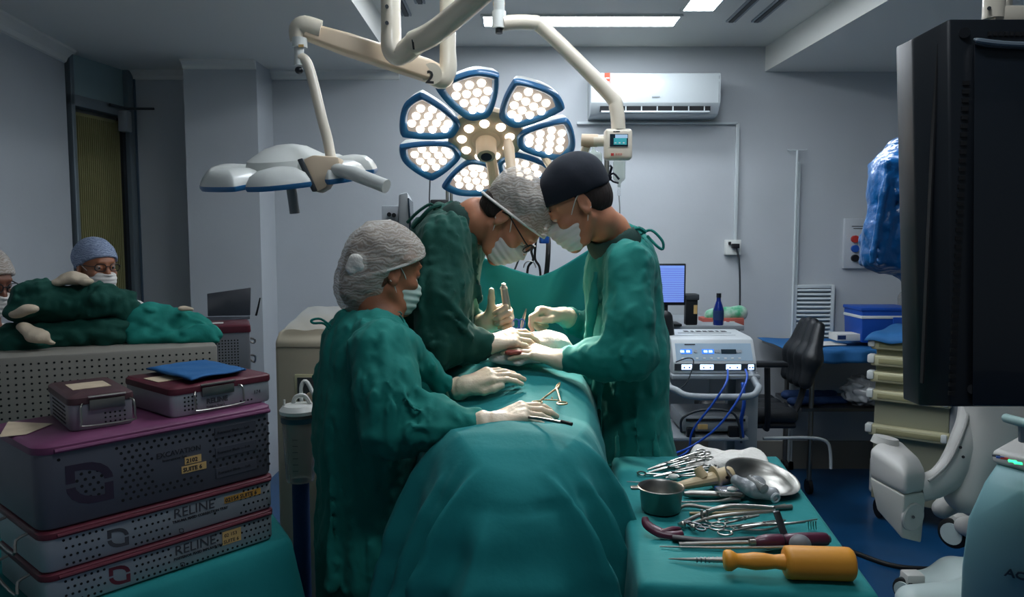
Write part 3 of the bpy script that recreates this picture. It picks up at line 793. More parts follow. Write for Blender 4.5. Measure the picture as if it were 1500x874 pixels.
def glasses(f, parent, m):
    g = None
    for s_ in (-1, 1):
        pts = []
        for i in range(16):
            a = 2*math.pi*i/16; y = s_*.033+.024*math.copysign(abs(math.cos(a))**.7, math.cos(a)); z = .010+.017*math.copysign(abs(math.sin(a))**.7, math.sin(a))
            pts.append(f.p(.116-.010*((y-s_*.01)*s_/.05)**2, y, z))
        mb = MB().tube(pts, .0022, 6, closed=True)
        if g is None:
            g = mb; 
        else:
            g.add(mb.v, mb.f)
        g.tube([f.p(.110, s_*.058, .016), f.p(.09, s_*.072, .016), f.p(.0, s_*.082, .018), f.p(-.02, s_*.083, .006)], .0020, 6)
    g.tube([f.p(.117, -.010, .014), f.p(.120, 0, .017), f.p(.117, .010, .014)], .002, 6)
    return g.build('glasses', m, parent)

FING = [(.030, .042, .026, .021, .0090, .092), (.0105, .046, .029, .022, .0092, .096), (-.010, .043, .027, .021, .0088, .091), (-.029, .034, .021, .019, .0080, .083)]
def hand_sdf(S, f, side, curls, thumb, spread=0.0, g=1.0, curlspread=(0, 0, 0, 0)):
    """f: frame at the wrist, x towards the fingers, z the back of the hand; side +1 right, -1 left"""
    P = lambda x, y, z: f.p(x, side*y, z); k = f.k
    S.rc(P(-.012, 0, 0), P(.02, 0, 0), .029*k*g, .031*k*g, .01, 'u', (f.z, 1.35))
    for i, (y, a, b, c, r, kx) in enumerate(FING):
        S.rc(P(.012, y*.55, 0), P(kx-.006, y, .002), .017*k*g, .0135*k*g, .010)
    S.rc(P(.03, .022, -.008), P(.055, .030, -.010), .017*k, .015*k, .012)
    for i, (y, a, b, c, r, kx) in enumerate(FING):
        cu = curls[i]; p = P(kx-.004, y, .0); ang = 0; sp = (y/.03)*spread+curlspread[i]; r = r*g
        pts = [p]; 
        for L, q in ((a, cu[0]), (b, cu[1]), (c, cu[2])):
            ang += q; d = f.x*(math.cos(ang)*math.cos(sp))+f.y*(side*math.sin(sp)*math.cos(ang))-f.z*math.sin(ang)
            p = p+d*L*k; pts.append(p)
        S.chain(pts, [r*1.08*k, r*k, r*.92*k, r*.80*k], .004*k)
    T = [P(*q) for q in thumb]; S.chain(T, [.017*k, .0125*k*g, .0112*k*g, .0095*k*g][:len(T)], .006*k)
CURL_FLAT = [(.25, .25, .15)]*4
THUMB_FLAT = [(.022, .020, -.006), (.052, .046, -.012), (.080, .058, -.018), (.104, .062, -.024)]
def glove(parent, f, side, curls, thumb, elbow, cuff=.075, spread=.12, h=.0030, cs=(0, 0, 0, 0)):
    S = SDF(); hand_sdf(S, f, side, curls, thumb, spread, curlspread=cs)
    e = (Vector(elbow)-f.c).normalized(); w0 = f.c
    S.chain([w0, w0+e*.03, w0+e*cuff], [.031*f.k, .033*f.k, .038*f.k], .012)
    S.plane(w0+e*(cuff+.0), e, .002)
    wc = np.array(tuple(w0)); ee = np.array(tuple(e))
    def disp(P):
        t = (P-wc)@ee; wgt = np.clip((t+.01)/.03, 0, 1)
        return wgt*.0016*np.sin(t*260+3*foldnoise(P, 8, 5))+.0006*foldnoise(P, 24, 9)
    S.disp = disp
    return sdf_obj('glove', S, h, M['glove'], parent, it=1)

def body(name, label, f, skin, neck, sh, el, wr, hip, feet, h=.0048, girth=1.0, hands=None, chest_fwd=None):
    S = SDF(); head_sdf(S, f)
    k = f.k
    S.chain([f.p(-.018, 0, -.03), f.p(-.024, 0, -.075), neck, Vector(neck).lerp((sh[0]+sh[1])/2, .6)], [.056*k, .054*k, .058*k, .07], .02)
    mid = (sh[0]+sh[1])/2; hm = (hip[0]+hip[1])/2; ax = (sh[0]-sh[1]).normalized(); sp = (mid-hm).normalized(); fr = ax.cross(sp)
    S.rc(sh[0], sh[1], .052, .052, .04)
    S.rc(mid-sp*.12, hm+sp*.1, .135*girth, .12*girth, .05, 'u', (fr, 1.45))
    S.rc(hip[0], hip[1], .078*girth, .078*girth, .05)
    for i in (0, 1):
        S.chain([sh[i], el[i], wr[i]], [.050*girth, .036, .017], .008)
        
        kn = hip[i].lerp(feet[i], .5)+fr*.02
        S.chain([hip[i], kn, feet[i]+V(0, 0, .08)], [.074*girth, .055, .038], .03)
        S.rc(feet[i]+V(0, 0, .05), feet[i]+V(0, 0, .035)+fr*-.0+fr*.13, .038, .030, .02)
    o = sdf_obj('person', S, h, skin, None, it=1, loc=V(hm.x, hm.y, 0))
    tag(o, label, 'person'); return o
def eyes(f, parent, m_white):
    for s_ in (-1, 1):
        e = MB().sphere(f.p(.0835, s_*.032, .0105), .0155*f.k, 14, 10).build('eye', m_white, parent)
        MB().sphere(f.p(.0945, s_*.0315, .008), .0062*f.k, 10, 8).build('iris', M['black'], e)
M['eye'] = mat('eye_white', '9d948c', .3)

# ------------------------------------------------------------------ surgeon on the right (faces left, head bowed)
f = Frame(C(848, 300, 2.28), (-.83, -.02, -.56), (-.56, -.04, .83), .98)
neck = C(893, 338, 2.33); sh = [C(922, 388, 2.20), C(912, 382, 2.54)]; el = [C(925, 524, 2.12), C(905, 500, 2.62)]; wr = [C(822, 527, 2.15), C(826, 463, 2.42)]
hip = [C(930, 640, 2.29), C(930, 640, 2.47)]; feet = [V(.44, 2.25, 0), V(.44, 2.52, 0)]
hf2 = Frame(wr[0], C(770, 512, 2.17)-wr[0], (-.12, -.22, 1), .98)
hf1 = Frame(wr[1], C(785, 455, 2.40)-wr[1], (.15, .25, 1), .98)
cu2 = [(.10, .12, .1), (.12, .15, .1), (.15, .2, .1), (.2, .25, .15)]; th2 = THUMB_FLAT
cu1 = [(.75, .9, .45), (1.25, 1.35, .6), (1.4, 1.45, .7), (1.5, 1.5, .7)]; th1 = [(.022, .020, -.010), (.052, .040, -.024), (.082, .040, -.032), (.106, .030, -.034)]
o = body('person', 'surgeon on the right in navy cloth cap and white mask, facing left', f, M['skin'], neck, sh, el, wr, hip, feet, hands=[(hf2, -1, cu2, th2), (hf1, 1, cu1, th1)])
surg2 = o
eyes(f, o, M['eye'])
sdf_obj('hair', hair_sdf(f, -.052), .004, M['hair'], o)
S = SDF()
for s_ in (-1, 1): S.rc(f.p(.094, s_*.016, .032), f.p(.088, s_*.046, .034), .0045, .003, .004)
sdf_obj('eyebrow', S, .0025, M['hair'], o)
S = cap_sdf(f, .013, .050, .012, [((-.03, 0, .075), (.09, .08, .075))]); S.disp = lambda P: .0018*foldnoise(P, 9, 12)
cp = sdf_obj('cap', S, .004, M['capd'], o)
kn = f.p(-.122, 0, .018)
m_ = MB().tube([kn+V(-.004, 0, 0), kn+V(.012, -.01, .012), kn+V(.03, -.012, -.006)], .0035, 6, sm=3).tube([kn, kn+V(.008, -.006, .03), kn+V(.002, -.01, .035)], .004, 6).tube([kn, kn+V(.014, 0, -.012), kn+V(.03, 0, -.016)], .003, 6, sm=2)
m_.sphere(kn, .010, 8, 6); m_.build('cap_tie', M['capd'], cp)
mk = sdf_obj('mask', mask_sdf(f), .003, M['mask'], o); straps(f, mk, M['mask'])
# scrub collar and gown
S = SDF(); S.chain([neck+V(-.006, 0, -.03), neck+V(.02, 0, -.045), (sh[0]+sh[1])/2], [.066, .075, .09], .02); S.rc(f.p(-.02, 0, -.08), neck+V(.012, 0, .00), .058, .060, .006, 's')
sdf_obj('scrub_collar', S, .006, M['scrub'], o)
def gownfold(seed, amp=.008, f1=13, vert=.35, amp2=.004):
    return lambda P: 1.3*amp*(1-2*np.sqrt(foldnoise(P, f1*.8, seed, (1, 1, vert))**2+.01))+1.3*amp2*(1-2*np.sqrt(foldnoise(P, 22, seed+1, (1, 1, .7))**2+.01))
S = SDF()
S.rc(C(911, 410, 2.40), C(918, 520, 2.38), .185, .19, .06, 'u', ((1, 0, 0), 1.5))
S.rc(C(918, 520, 2.38), C(925, 700, 2.38), .19, .215, .06, 'u', ((1, 0, 0), 1.55)); S.rc(C(925, 700, 2.38), V(.385, 2.38, .28), .215, .25, .06, 'u', ((1, 0, 0), 1.45))
S.rc(C(904, 372, 2.37), C(925, 395, 2.23), .062, .070, .05); S.rc(C(904, 372, 2.37), C(912, 388, 2.52), .06, .068, .05)
S.chain([sh[0]+V(0, 0, -.005), el[0].lerp(sh[0], .45)+V(-.005, -.01, 0), el[0]+V(0, 0, .005), el[0].lerp(wr[0], .45), wr[0].lerp(el[0], .16)], [.078, .074, .072, .060, .046], .03)
S.chain([sh[1], el[1], wr[1].lerp(el[1], .14)], [.075, .065, .045], .03)
# hand-placed folds: shoulder seam, drag lines from armpit to elbow, front drape
S.rc(C(872, 400, 2.25), C(858, 560, 2.23), .016, .022, .016); S.rc(C(893, 430, 2.17), C(868, 600, 2.2), .014, .02, .016)
S.rc(C(900, 450, 2.13), C(880, 512, 2.09), .014, .012, .016); S.rc(C(945, 420, 2.15), C(958, 505, 2.13), .014, .014, .016)
S.rc(C(880, 535, 2.09), C(950, 520, 2.10), .014, .014, .016); S.rc(C(860, 540, 2.11), C(905, 549, 2.09), .012, .014, .016)
S.rc(C(872, 505, 2.10), C(905, 495, 2.09), .010, .010, .016)
for x0, x1 in ((880, 884), (902, 905), (930, 938), (955, 968)): S.rc(C(x0, 560, 2.19), C(x1, 760, 2.12), .001, .028, .022)
S.rc(f.p(-.02, 0, -.07), neck+V(.025, 0, -.02), .064, .072, .012, 's')
S.disp = gownfold(21, .006, 12, .3, .003)
g = sdf_obj('gown', S, .0065, M['cloth'], o, it=2)
tp = C(938, 343, 2.33)
MB().tube([tp, tp+V(.03, -.02, .012), tp+V(.062, -.03, -.02), tp+V(.064, -.03, -.045), tp+V(.045, -.03, -.035), tp+V(.02, -.01, -.005)], .0045, 6, sm=5).build('tie_loop', M['cloth'], g)
MB().tube([tp+V(-.03, -.02, .01), tp+V(-.01, -.03, .018), tp+V(.012, -.02, .006)], .007, 6, sm=3).build('tie_loop', M['cloth'], g)
for hf, sd_, cu, th, e, cs in ((hf2, -1, cu2, th2, el[0], (0, 0, 0, 0)), (hf1, 1, cu1, th1, el[1], (0, 0, 0, 0))):
    glove(o, hf, sd_, cu, th, e, .075, cs=cs)

# ------------------------------------------------------------------ surgeon on the left (faces right, bent over)
f = Frame(C(744, 322, 2.31), (.52, -.10, -.85), (.84, -.10, .5), .98)
neck = C(697, 318, 2.36); sh = [C(655, 342, 2.62), C(655, 350, 2.24)]; el = [C(640, 480, 2.66), C(648, 500, 2.17)]; wr = [C(712, 473, 2.38), C(714, 505, 2.18)]
hip = [C(575, 600, 2.55), C(575, 600, 2.36)]; feet = [V(-.36, 2.6, 0), V(-.36, 2.32, 0)]
hfa = Frame(wr[0], C(748, 460, 2.35)-wr[0], (.25, 1, .12), .98)       # left hand, thumb up, palm towards the viewer
hfb = Frame(wr[1], C(762, 492, 2.20)-wr[1], (.1, -.45, 1), .98)
cua = [(1.25, 1.45, .75), (1.3, 1.45, .75), (1.35, 1.45, .75), (1.35, 1.45, .8)]; tha = [(.022, .020, -.006), (.048, .046, -.022), (.064, .074, -.032), (.076, .096, -.036)]
cub = [(.35, .45, .3), (.4, .45, .3), (.45, .5, .3), (.5, .5, .3)]; thb = [(.022, .020, -.010), (.055, .038, -.026), (.085, .040, -.040), (.106, .034, -.050)]
o = body('person', 'surgeon on the left in green gown darkened for shade, white bouffant and glasses, bent forward', f, M['skin'], neck, sh, el, wr, hip, feet, hands=[(hfa, -1, cua, tha), (hfb, 1, cub, thb)])
surg1 = o
eyes(f, o, M['eye'])
sdf_obj('hair', hair_sdf(f, -.040), .004, M['hair'], o)
S = cap_sdf(f, .014, .062, -.012, [((-.01, 0, .088), (.105, .086, .068)), ((-.06, 0, .07), (.07, .07, .06))]); S.disp = lambda P: .0030*foldnoise(P, 9, 15, (2, 1, 1))+.0014*foldnoise(P, 24, 16, (2, 1, 1))
cp = sdf_obj('bouffant_cap', S, .004, M['bouffant'], o)
MB().tube(ringpts(f, .064, -.012, .111, .090), .0045, 6, closed=True).build('elastic_band', M['mask'], cp)
glasses(f, o, M['black'])
mk = sdf_obj('mask', mask_sdf(f), .003, M['mask'], o); straps(f, mk, M['mask'])
S = SDF(); S.chain([neck+V(-.01, 0, -.02), neck+V(-.035, 0, -.03), (sh[0]+sh[1])/2], [.066, .082, .09], .02); S.rc(f.p(-.03, 0, -.05), neck+V(-.004, 0, .004), .058, .066, .006, 's')
sdf_obj('scrub_collar', S, .006, M['scrub'], o)
S = SDF()
up1 = (C(668, 345, 2.42)-C(585, 600, 2.45)).normalized(); fr1 = V(up1.z, 0, -up1.x)
S.rc(C(650, 372, 2.43), C(628, 470, 2.44), .175, .19, .06, 'u', (fr1, 1.3)); S.rc(C(628, 470, 2.44), C(605, 620, 2.45), .19, .20, .06, 'u', (fr1, 1.35))
S.rc(C(605, 620, 2.45), V(-.33, 2.50, .3), .18, .20, .06, 'u', ((1, 0, 0), 1.4))
S.rc(C(672, 342, 2.43), C(650, 352, 2.27), .060, .078, .05); S.rc(C(672, 342, 2.43), C(655, 348, 2.58), .06, .075, .05)
S.rc(C(676, 380, 2.30), C(680, 455, 2.26), .040, .030, .05)
S.chain([sh[1]+V(-.01, 0, -.01), el[1].lerp(sh[1], .5)+V(-.01, -.01, 0), el[1], el[1].lerp(wr[1], .45), wr[1].lerp(el[1], .15)], [.090, .088, .080, .062, .049], .03)
S.chain([sh[0], el[0], wr[0].lerp(el[0], .14)], [.08, .07, .045], .03)
S.rc(C(690, 352, 2.30), C(700, 440, 2.27), .012, .014, .016); S.rc(C(664, 360, 2.18), C(672, 440, 2.14), .016, .014, .016)
S.rc(C(655, 460, 2.10), C(690, 492, 2.12), .014, .012, .016); S.rc(C(625, 455, 2.12), C(655, 540, 2.12), .016, .016, .016); S.rc(C(640, 530, 2.10), C(692, 512, 2.14), .014, .012, .016)
S.rc(C(632, 390, 2.16), C(618, 480, 2.14), .016, .016, .016); S.rc(C(648, 430, 2.1), C(682, 470, 2.12), .012, .012, .016)
S.rc(f.p(-.03, 0, -.055), neck+V(-.012, 0, .004), .066, .080, .012, 's')
S.disp = gownfold(31, .007, 12, .3, .004)
g = sdf_obj('gown', S, .0065, M['cloth_shaded'], o, it=2)
tp = C(632, 305, 2.36)
MB().tube([tp+V(-.06, -.01, -.06), tp+V(-.03, -.02, -.03), tp+V(0, -.02, .0), tp+V(.03, 0, .01)], .006, 6, sm=4).build('tie_loop', M['cloth_shaded'], g)
MB().tube([tp+V(-.075, -.01, -.045), tp+V(-.04, -.02, -.012), tp+V(0, -.02, .012), tp+V(.012, 0, -.008)], .005, 6, sm=4).build('tie_loop', M['cloth_shaded'], g)
glove(o, hfa, -1, cua, tha, el[0], .085); glove(o, hfb, 1, cub, thb, el[1], .105)

# ------------------------------------------------------------------ scrub nurse in front
f = Frame(C(563, 400, 2.08), (.80, .56, -.18), (.14, .10, .98), .94)
neck = C(558, 470, 2.05); sh = [C(530, 505, 2.20), C(560, 512, 1.86)]; el = [C(625, 590, 2.16), C(575, 625, 1.80)]; wr = [C(680, 566, 2.04), C(722, 621, 1.76)]
hip = [C(533, 740, 2.10), C(540, 740, 1.98)]; feet = [V(-.42, 2.15, 0), V(-.40, 1.92, 0)]
hfa = Frame(wr[0], C(716, 551, 2.04)-wr[0], (-.05, -.42, 1), .93)
hfb = Frame(wr[1], C(778, 599, 1.775)-wr[1], (-.1, -.35, 1), .93)
cua = [(.3, .35, .25), (.32, .35, .25), (.35, .4, .3), (.4, .4, .3)]; tha = [(.022, .020, -.006), (.052, .042, -.014), (.082, .048, -.016), (.106, .046, -.018)]
cub = [(.45, .25, .2), (.5, .25, .2), (.55, .3, .2), (.6, .3, .2)]; thb = [(.022, .020, -.010), (.052, .040, -.020), (.080, .044, -.032), (.10, .040, -.04)]
o = body('person', 'scrub nurse in large hair net and teal gown, nearest of the three at the table', f, M['skin2'], neck, sh, el, wr, hip, feet, girth=.92, hands=[(hfa, -1, cua, tha), (hfb, 1, cub, thb)])
nurse = o
eyes(f, o, M['eye'])
S = hair_sdf(f, -.045); S.ell(C(541, 402, 2.08), (.074, .08, .072), None, .03); S.ell(C(531, 424, 2.08), (.062, .07, .058), None, .03)
sdf_obj('hair', S, .004, mat('brown_hair', '4a3020', .7, bump=.5, bscale=60), o)
S = cap_sdf(f, .012, .066, -.012, [((.0, 0, .06), (.112, .09, .085))])
S.ell(C(545, 398, 2.08), (.088, .095, .088), None, .03); S.ell(C(530, 420, 2.08), (.078, .085, .075), None, .03); S.ell(C(528, 446, 2.08), (.045, .05, .03), None, .03)
S.rc(f.p(.03, -.08, -.0), f.p(-.02, -.088, -.045), .03, .02, .015, 's')
S.disp = lambda P: .0035*foldnoise(P, 9, 19, (1, 1, 1.8))+.0015*foldnoise(P, 22, 29, (1, 1, 2.5))
cp = sdf_obj('hair_net', S, .004, M['bouffant'], o)
S = SDF(); S.ell(C(524, 381, 1.995), (.026, .018, .020), None, .015); S.ell(C(517, 393, 2.0), (.020, .015, .018), None, .015); S.ell(C(531, 391, 1.995), (.014, .015, .012), None, .012); S.disp = lambda P: .002*foldnoise(P, 24, 4)
sdf_obj('hair_net_knot', S, .003, M['gauze'], cp)
MB().tube(ringpts(f, .068, -.020, .108, .088), .0045, 6, closed=True).build('elastic_band', M['mask'], cp)
mk = sdf_obj('mask', mask_sdf(f), .003, M['maskb'], o); straps(f, mk, M['mask'])
S = SDF(); S.chain([C(540, 462, 2.08), C(508, 470, 2.08)], [.045, .03], .02); S.ell(C(507, 468, 2.08), (.032, .04, .026), None, .02)
sdf_obj('scrub_collar', S, .006, M['black'], o)
S = SDF()
ux = V(.80, -.0, 0); fwd = V(.80, .6, 0)
S.rc(C(538, 535, 2.03), C(535, 620, 2.03), .175, .18, .06, 'u', (fwd, 1.45)); S.rc(C(535, 620, 2.03), C(538, 800, 2.03), .175, .175, .06, 'u', (fwd, 1.4))
S.rc(C(538, 800, 2.03), V(-.40, 2.03, .3), .175, .20, .06, 'u', (fwd, 1.35))
S.rc(C(563, 490, 2.03), C(553, 512, 1.88), .052, .066, .05); S.rc(C(555, 487, 2.03), C(527, 502, 2.18), .052, .062, .05); S.rc(C(520, 490, 2.08), C(500, 540, 2.1), .05, .06, .05)
S.chain([sh[1], sh[1].lerp(el[1], .5)+V(.0, -.01, 0), el[1]+V(0, 0, .0), el[1].lerp(wr[1], .42)+V(0, 0, .008), wr[1].lerp(el[1], .20)], [.080, .085, .078, .064, .044], .035)
S.chain([sh[0], el[0], wr[0].lerp(el[0], .24)], [.07, .066, .042], .03)
S.rc(C(592, 500, 1.9), C(645, 560, 2.0), .04, .035, .04)
S.rc(C(520, 520, 1.84), C(560, 600, 1.74), .014, .016, .016); S.rc(C(560, 540, 1.78), C(610, 600, 1.72), .014, .014, .016); S.rc(C(590, 560, 1.80), C(668, 612, 1.74), .014, .012, .016)
S.rc(C(545, 640, 1.74), C(640, 640, 1.72), .018, .014, .016); S.rc(C(610, 625, 1.71), C(690, 630, 1.735), .012, .012, .016); S.rc(C(580, 575, 1.75), C(600, 640, 1.72), .012, .012, .016)
for x0, x1 in ((482, 486), (510, 520), (545, 540), (572, 580)): S.rc(C(x0, 640, 1.93), C(x1, 860, 1.88), .001, .026, .022)
S.rc(C(478, 520, 1.99), C(474, 640, 1.98), .014, .018, .016); S.rc(C(500, 500, 1.95), C(492, 620, 1.90), .012, .014, .016)
S.rc(f.p(-.03, 0, -.08), neck+V(.0, 0, -.014), .058, .066, .012, 's')
S.disp = gownfold(41, .0065, 12, .3, .0035)
g = sdf_obj('gown', S, .0065, M['cloth'], o, it=2)
tp = C(488, 480, 2.02)
MB().tube([tp, tp+V(-.03, -.01, .025), tp+V(-.055, -.01, .022), tp+V(-.05, -.01, .014), tp+V(-.02, -.01, .012), tp+V(.0, 0, -.02)], .0035, 6, sm=4).build('tie_loop', M['cloth'], g)
MB().tube([tp+V(.01, -.02, .01), tp+V(-.005, -.03, -.02), tp+V(-.012, -.03, -.05)], .006, 6, sm=4).build('tie_loop', M['cloth'], g)
glove(o, hfa, -1, cua, tha, el[0], .085); glove(o, hfb, 1, cub, thb, el[1], .085)

# ------------------------------------------------------------------ two people in the background, left
def background_person(label, c, fwd, Yb, skin, capm, scale=1.0, gl=True, coat=None):
    f = Frame(c, fwd, (0, 0, 1), scale); b = c+V(-f.x.x*.02, -f.x.y*.02, -.17)
    side = f.y; sh = [b-V(0, 0, .06)+side*.18, b-V(0, 0, .06)-side*.18]; el = [s_+V(0, 0, -.27)+side*q for s_, q in zip(sh, (.03, -.03))]
    wr = [e+V(0, 0, -.20)+f.x*.12 for e in el]; hip = [b+V(0, 0, -.55)+side*.09, b+V(0, 0, -.55)-side*.09]
    feet = [V(h_.x, h_.y, 0) for h_ in hip]
    o = body('person', label, f, skin, b+V(0, 0, .05), sh, el, wr, hip, feet, h=.006)
    eyes(f, o, M['eye']); sdf_obj('hair', hair_sdf(f, -.03), .005, M['hair'], o)
    S = cap_sdf(f, .012, .060, -.035, [((-.05, 0, .05), (.085, .08, .075))]); S.disp = lambda P: .002*foldnoise(P, 13, 8)
    cp = sdf_obj('bouffant_cap', S, .005, capm, o)
    if gl: glasses(f, o, M['black'])
    mk = sdf_obj('mask', mask_sdf(f, top=-.020), .004, M['mask'], o); straps(f, mk, M['mask'])
    S = SDF(); ax = f.x
    S.rc(b-V(0, 0, .15), b-V(0, 0, .55), .17, .165, .05, 'u', (ax, 1.5)); S.rc(sh[0], sh[1], .066, .066, .05)
    for i in (0, 1): S.chain([sh[i], el[i], wr[i]], [.066, .055, .045], .03)
    S.rc(b-V(0, 0, .55), b-V(0, 0, .85), .165, .19, .05, 'u', (ax, 1.4))
    S.rc(f.p(-.02, 0, -.06), b+V(0, 0, -.0), .06, .062, .01, 's'); S.disp = gownfold(51, .006, 12, .4, .003)
    sdf_obj('coat', S, .01, coat or M['mask'], o); return o
background_person('man with glasses, pale blue hair net and mask behind the cloth bundles', C(141, 392, 3.55), (.80, -.58, -.06), 3.55, M['skin2'], M['bouffant_b'], .98)
background_person('person at the left edge in white net, glasses and mask, mostly out of frame', C(-26, 414, 2.75), (.93, -.30, -.25), 2.75, mat('skin_dark', '6e4432', .5), M['bouffant'], .98)
# ================================================================== DRAPED PATIENT TABLE, SCREEN, TABLES
def interp(x, xs, ys): return float(np.interp(x, xs, ys))
def fold1(t, seed, n=7):
    r = random.Random(seed); s_ = 0
    for i in range(n):
        fq = r.choice([5, 7, 8, 11, 13, 17, 23]); s_ += math.sin(t*fq+r.random()*6.28)/(.6+fq*.09)
    return s_/3.2
def ridge(v): return 1-2*math.sqrt(v*v+.03)
def ztop(x, y):
    z = interp(y, [1.30, 1.45, 1.53, 1.60, 1.66, 1.72, 1.80, 1.90, 2.02, 2.14, 2.25, 2.45, 2.8, 3.0], [.88, 1.0, 1.055, 1.095, 1.118, 1.124, 1.118, 1.112, 1.135, 1.165, 1.182, 1.175, 1.12, 1.10])
    kx = max(-1.2, min(1.2, (x-.0)/.21)); z -= .035*abs(kx)**2.6
    z -= .020*math.exp(-((y-2.0)/.2)**2)*math.exp(-((x+.12)/.08)**2)
    return z + .004*math.sin(x*24+y*9+2)*math.sin(y*17+x*7)
NT = 380
def drape_pt(u, v):
    th = 2*math.pi*u; c, s_ = math.cos(th), math.sin(th); e = .80+.20*min(1, 2*max(0, -c)*max(0, -s_))
    cx, cy = .0, 2.20
    ux = math.copysign(abs(c)**e, c); uy = math.copysign(abs(s_)**e, s_)
    if v < .45:
        q = (v/.45); a = .205*q; b = (.66 if s_ < 0 else .62)*q
        x = cx+a*ux; y = cy+b*uy; z = ztop(x, y)
        return V(x, y, z)
    t = (v-.45)/.55
    a0 = .205; b0 = .66 if s_ < 0 else .62
    x0 = cx+a0*ux; y0 = cy+b0*uy; z0 = ztop(x0, y0)
    drop = t**1.15; z = z0*(1-drop)+.01*drop
    dz = z0-z
    out = .028*(1-math.exp(-dz/.03))+.14*dz*(1 if s_ < .3 else .35)
    if s_ < 0: out += .30*(abs(s_)**2)*(1-math.exp(-dz/.35))*.35
    f_ = ridge(fold1(th+.10*math.sin(3*dz), 5))*.5+.5*ridge(fold1(th*1.7+.4, 9))
    amp = .040*(1-math.exp(-dz/.14))
    for th0, w0, a0_, st, sl in ((3.95, .07, .030, .02, .10), (4.22, .05, .026, .05, .05), (4.47, .045, .030, .0, -.03), (4.66, .035, .022, .06, .0), (4.93, .05, .034, .0, .12), (5.18, .045, .026, .04, .10), (5.42, .06, .03, .0, .12)):
        out += 2.1*a0_*(1-math.exp(-max(0, dz-st)/.10))*math.exp(-abs((th-th0-sl*dz)/(w0*.75))**1.4)
    out += .55*amp*f_ + .0035*math.sin(dz*60+th*3)*math.exp(-((dz-.25)/.12)**2)*math.exp(-((th-4.6)/.5)**2)*1.6
    nx, ny = ux/a0, uy/b0*.55; L = math.hypot(nx, ny); nx /= L; ny /= L
    out += .0035*math.sin(x0*70+z*22+1.3*math.sin(z*31))*math.sin(z*38+x0*25)*(1-math.exp(-dz/.08)) - .006*math.exp(-((z-1.0-.06*(x0-.05))/.006)**2)*math.exp(-((x0-.04)/.08)**2)*(s_ < 0)
    lean = -(.05*dz if c < 0 else 0)+.03*dz*min(1, 2*max(0, -c)*max(0, -s_))
    return V(x0+nx*out*1.0+lean, y0+ny*out, z)
mb = MB(); NV = 130
mb.grid(drape_pt, NT, NV, cu=True)
dr = mb.build('surgical_drape', M['cloth2'], angle=180, sub=0)
tag(dr, 'large teal drape over the patient on the operating table, falling in folds', 'surgical drape')
# screen drape behind the operation
def scr(u, v):
    x = -.34+.72*u
    zt_ = 1.42 + .50*abs(x-.095)**1.25*(1 if x < .095 else 1.6)
    zt_ = min(zt_, 1.66); zb_ = 1.02; z = zt_+(zb_-zt_)*v
    sag = ridge(.5*math.sin((abs(x-.09)*13+v*5.2)))*.012*(1-v*.3)+.010*math.sin(x*31+v*3)
    return V(x, 2.66+sag+.03*v+.10*abs(x-.09), z)
sd_ = MB().grid(scr, 90, 60).build('screen_drape', M['cloth2'], angle=180, solid=.004)
tag(sd_, 'teal sheet hung as a sagging screen behind the operation', 'screen drape')
t = thing('drape_stand', 'pair of metal posts with a clamp holding up the teal screen sheet', 'stand', V(-.02, 2.74, 0))
for x in (-.33, .37):
    MB().cyl(V(x, 2.74, 0), V(x, 2.74, 1.5), .011, n=12).build('post', M['steel_b'], t)
    MB().box(V(x, 2.725, 1.48), (.03, .04, .03)).build('clamp', M['dgrey'], t, bevel=.006)

# instrument table
TZ = .92
FL, FR, NR, NL = G(903, 668, TZ), G(1137, 668, TZ), G(1281, 868, TZ), G(944, 852, TZ)
cen = (FL+FR+NR+NL)/4
def rrect(n=34):
    cs = [FL, FR, NR, NL]; out = []
    for i in range(4):
        p, q = cs[i], cs[(i+1) % 4]
        for k in range(n): out.append(p.lerp(q, k/n))
    return out
base = rrect(); NB = len(base); nrm = []
for i in range(NB):
    tt = base[(i+2) % NB]-base[i-2]; nrm.append(V(-tt.y, tt.x, 0).normalized())
if (base[0]+nrm[0]-cen).length < (base[0]-cen).length: nrm = [-q for q in nrm]
rings = []
for sc_ in (0.02, .3, .6, .85, .97): rings.append([cen+(p-cen)*sc_+V(0, 0, .0015*math.sin(p.x*40*sc_+p.y*23)) for p in base])
rings.append([p+V(0, 0, -.001) for p in base]); rings.append([p+n_*.007+V(0, 0, -.006) for p, n_ in zip(base, nrm)])
for k, dz in enumerate((.02, .06, .12, .2, .3, .42, .55, .7)):
    rings.append([p+n_*(.012+.05*dz+(.028*(1-math.exp(-dz/.2)))*(ridge(fold1(i/NB*6.283, 3))*.6+.4*fold1(i/NB*12.566, 8)))+V(0, 0, -dz) for i, (p, n_) in enumerate(zip(base, nrm))])
it_ = MB().loft(rings, caps=False).build('instrument_table_cover', M['cloth2'], angle=180)
tag(it_, 'teal cloth covering the instrument table at lower right', 'table cover')
t = thing('instrument_table', 'wheeled steel table under the teal cloth at lower right', 'table', V(cen.x, cen.y, 0))
m_ = MB(); m_.hexa([p+(cen-p)*.02+V(0, 0, -.035) for p in (NL, NR, FR, FL)], [p+(cen-p)*.02+V(0, 0, -.012) for p in (NL, NR, FR, FL)]); m_.build('table_top', M['steel_b'], t)
for p in (FL, FR, NR, NL):
    q = p+(cen-p)*.12; lg = MB().cyl(V(q.x, q.y, .06), V(q.x, q.y, TZ-.03), .013, n=10).build('leg', M['steel_b'], t)
    MB().cyl(V(q.x-.012, q.y, .035), V(q.x+.012, q.y, .035), .035, n=14).build('caster', M['rubber'], lg)

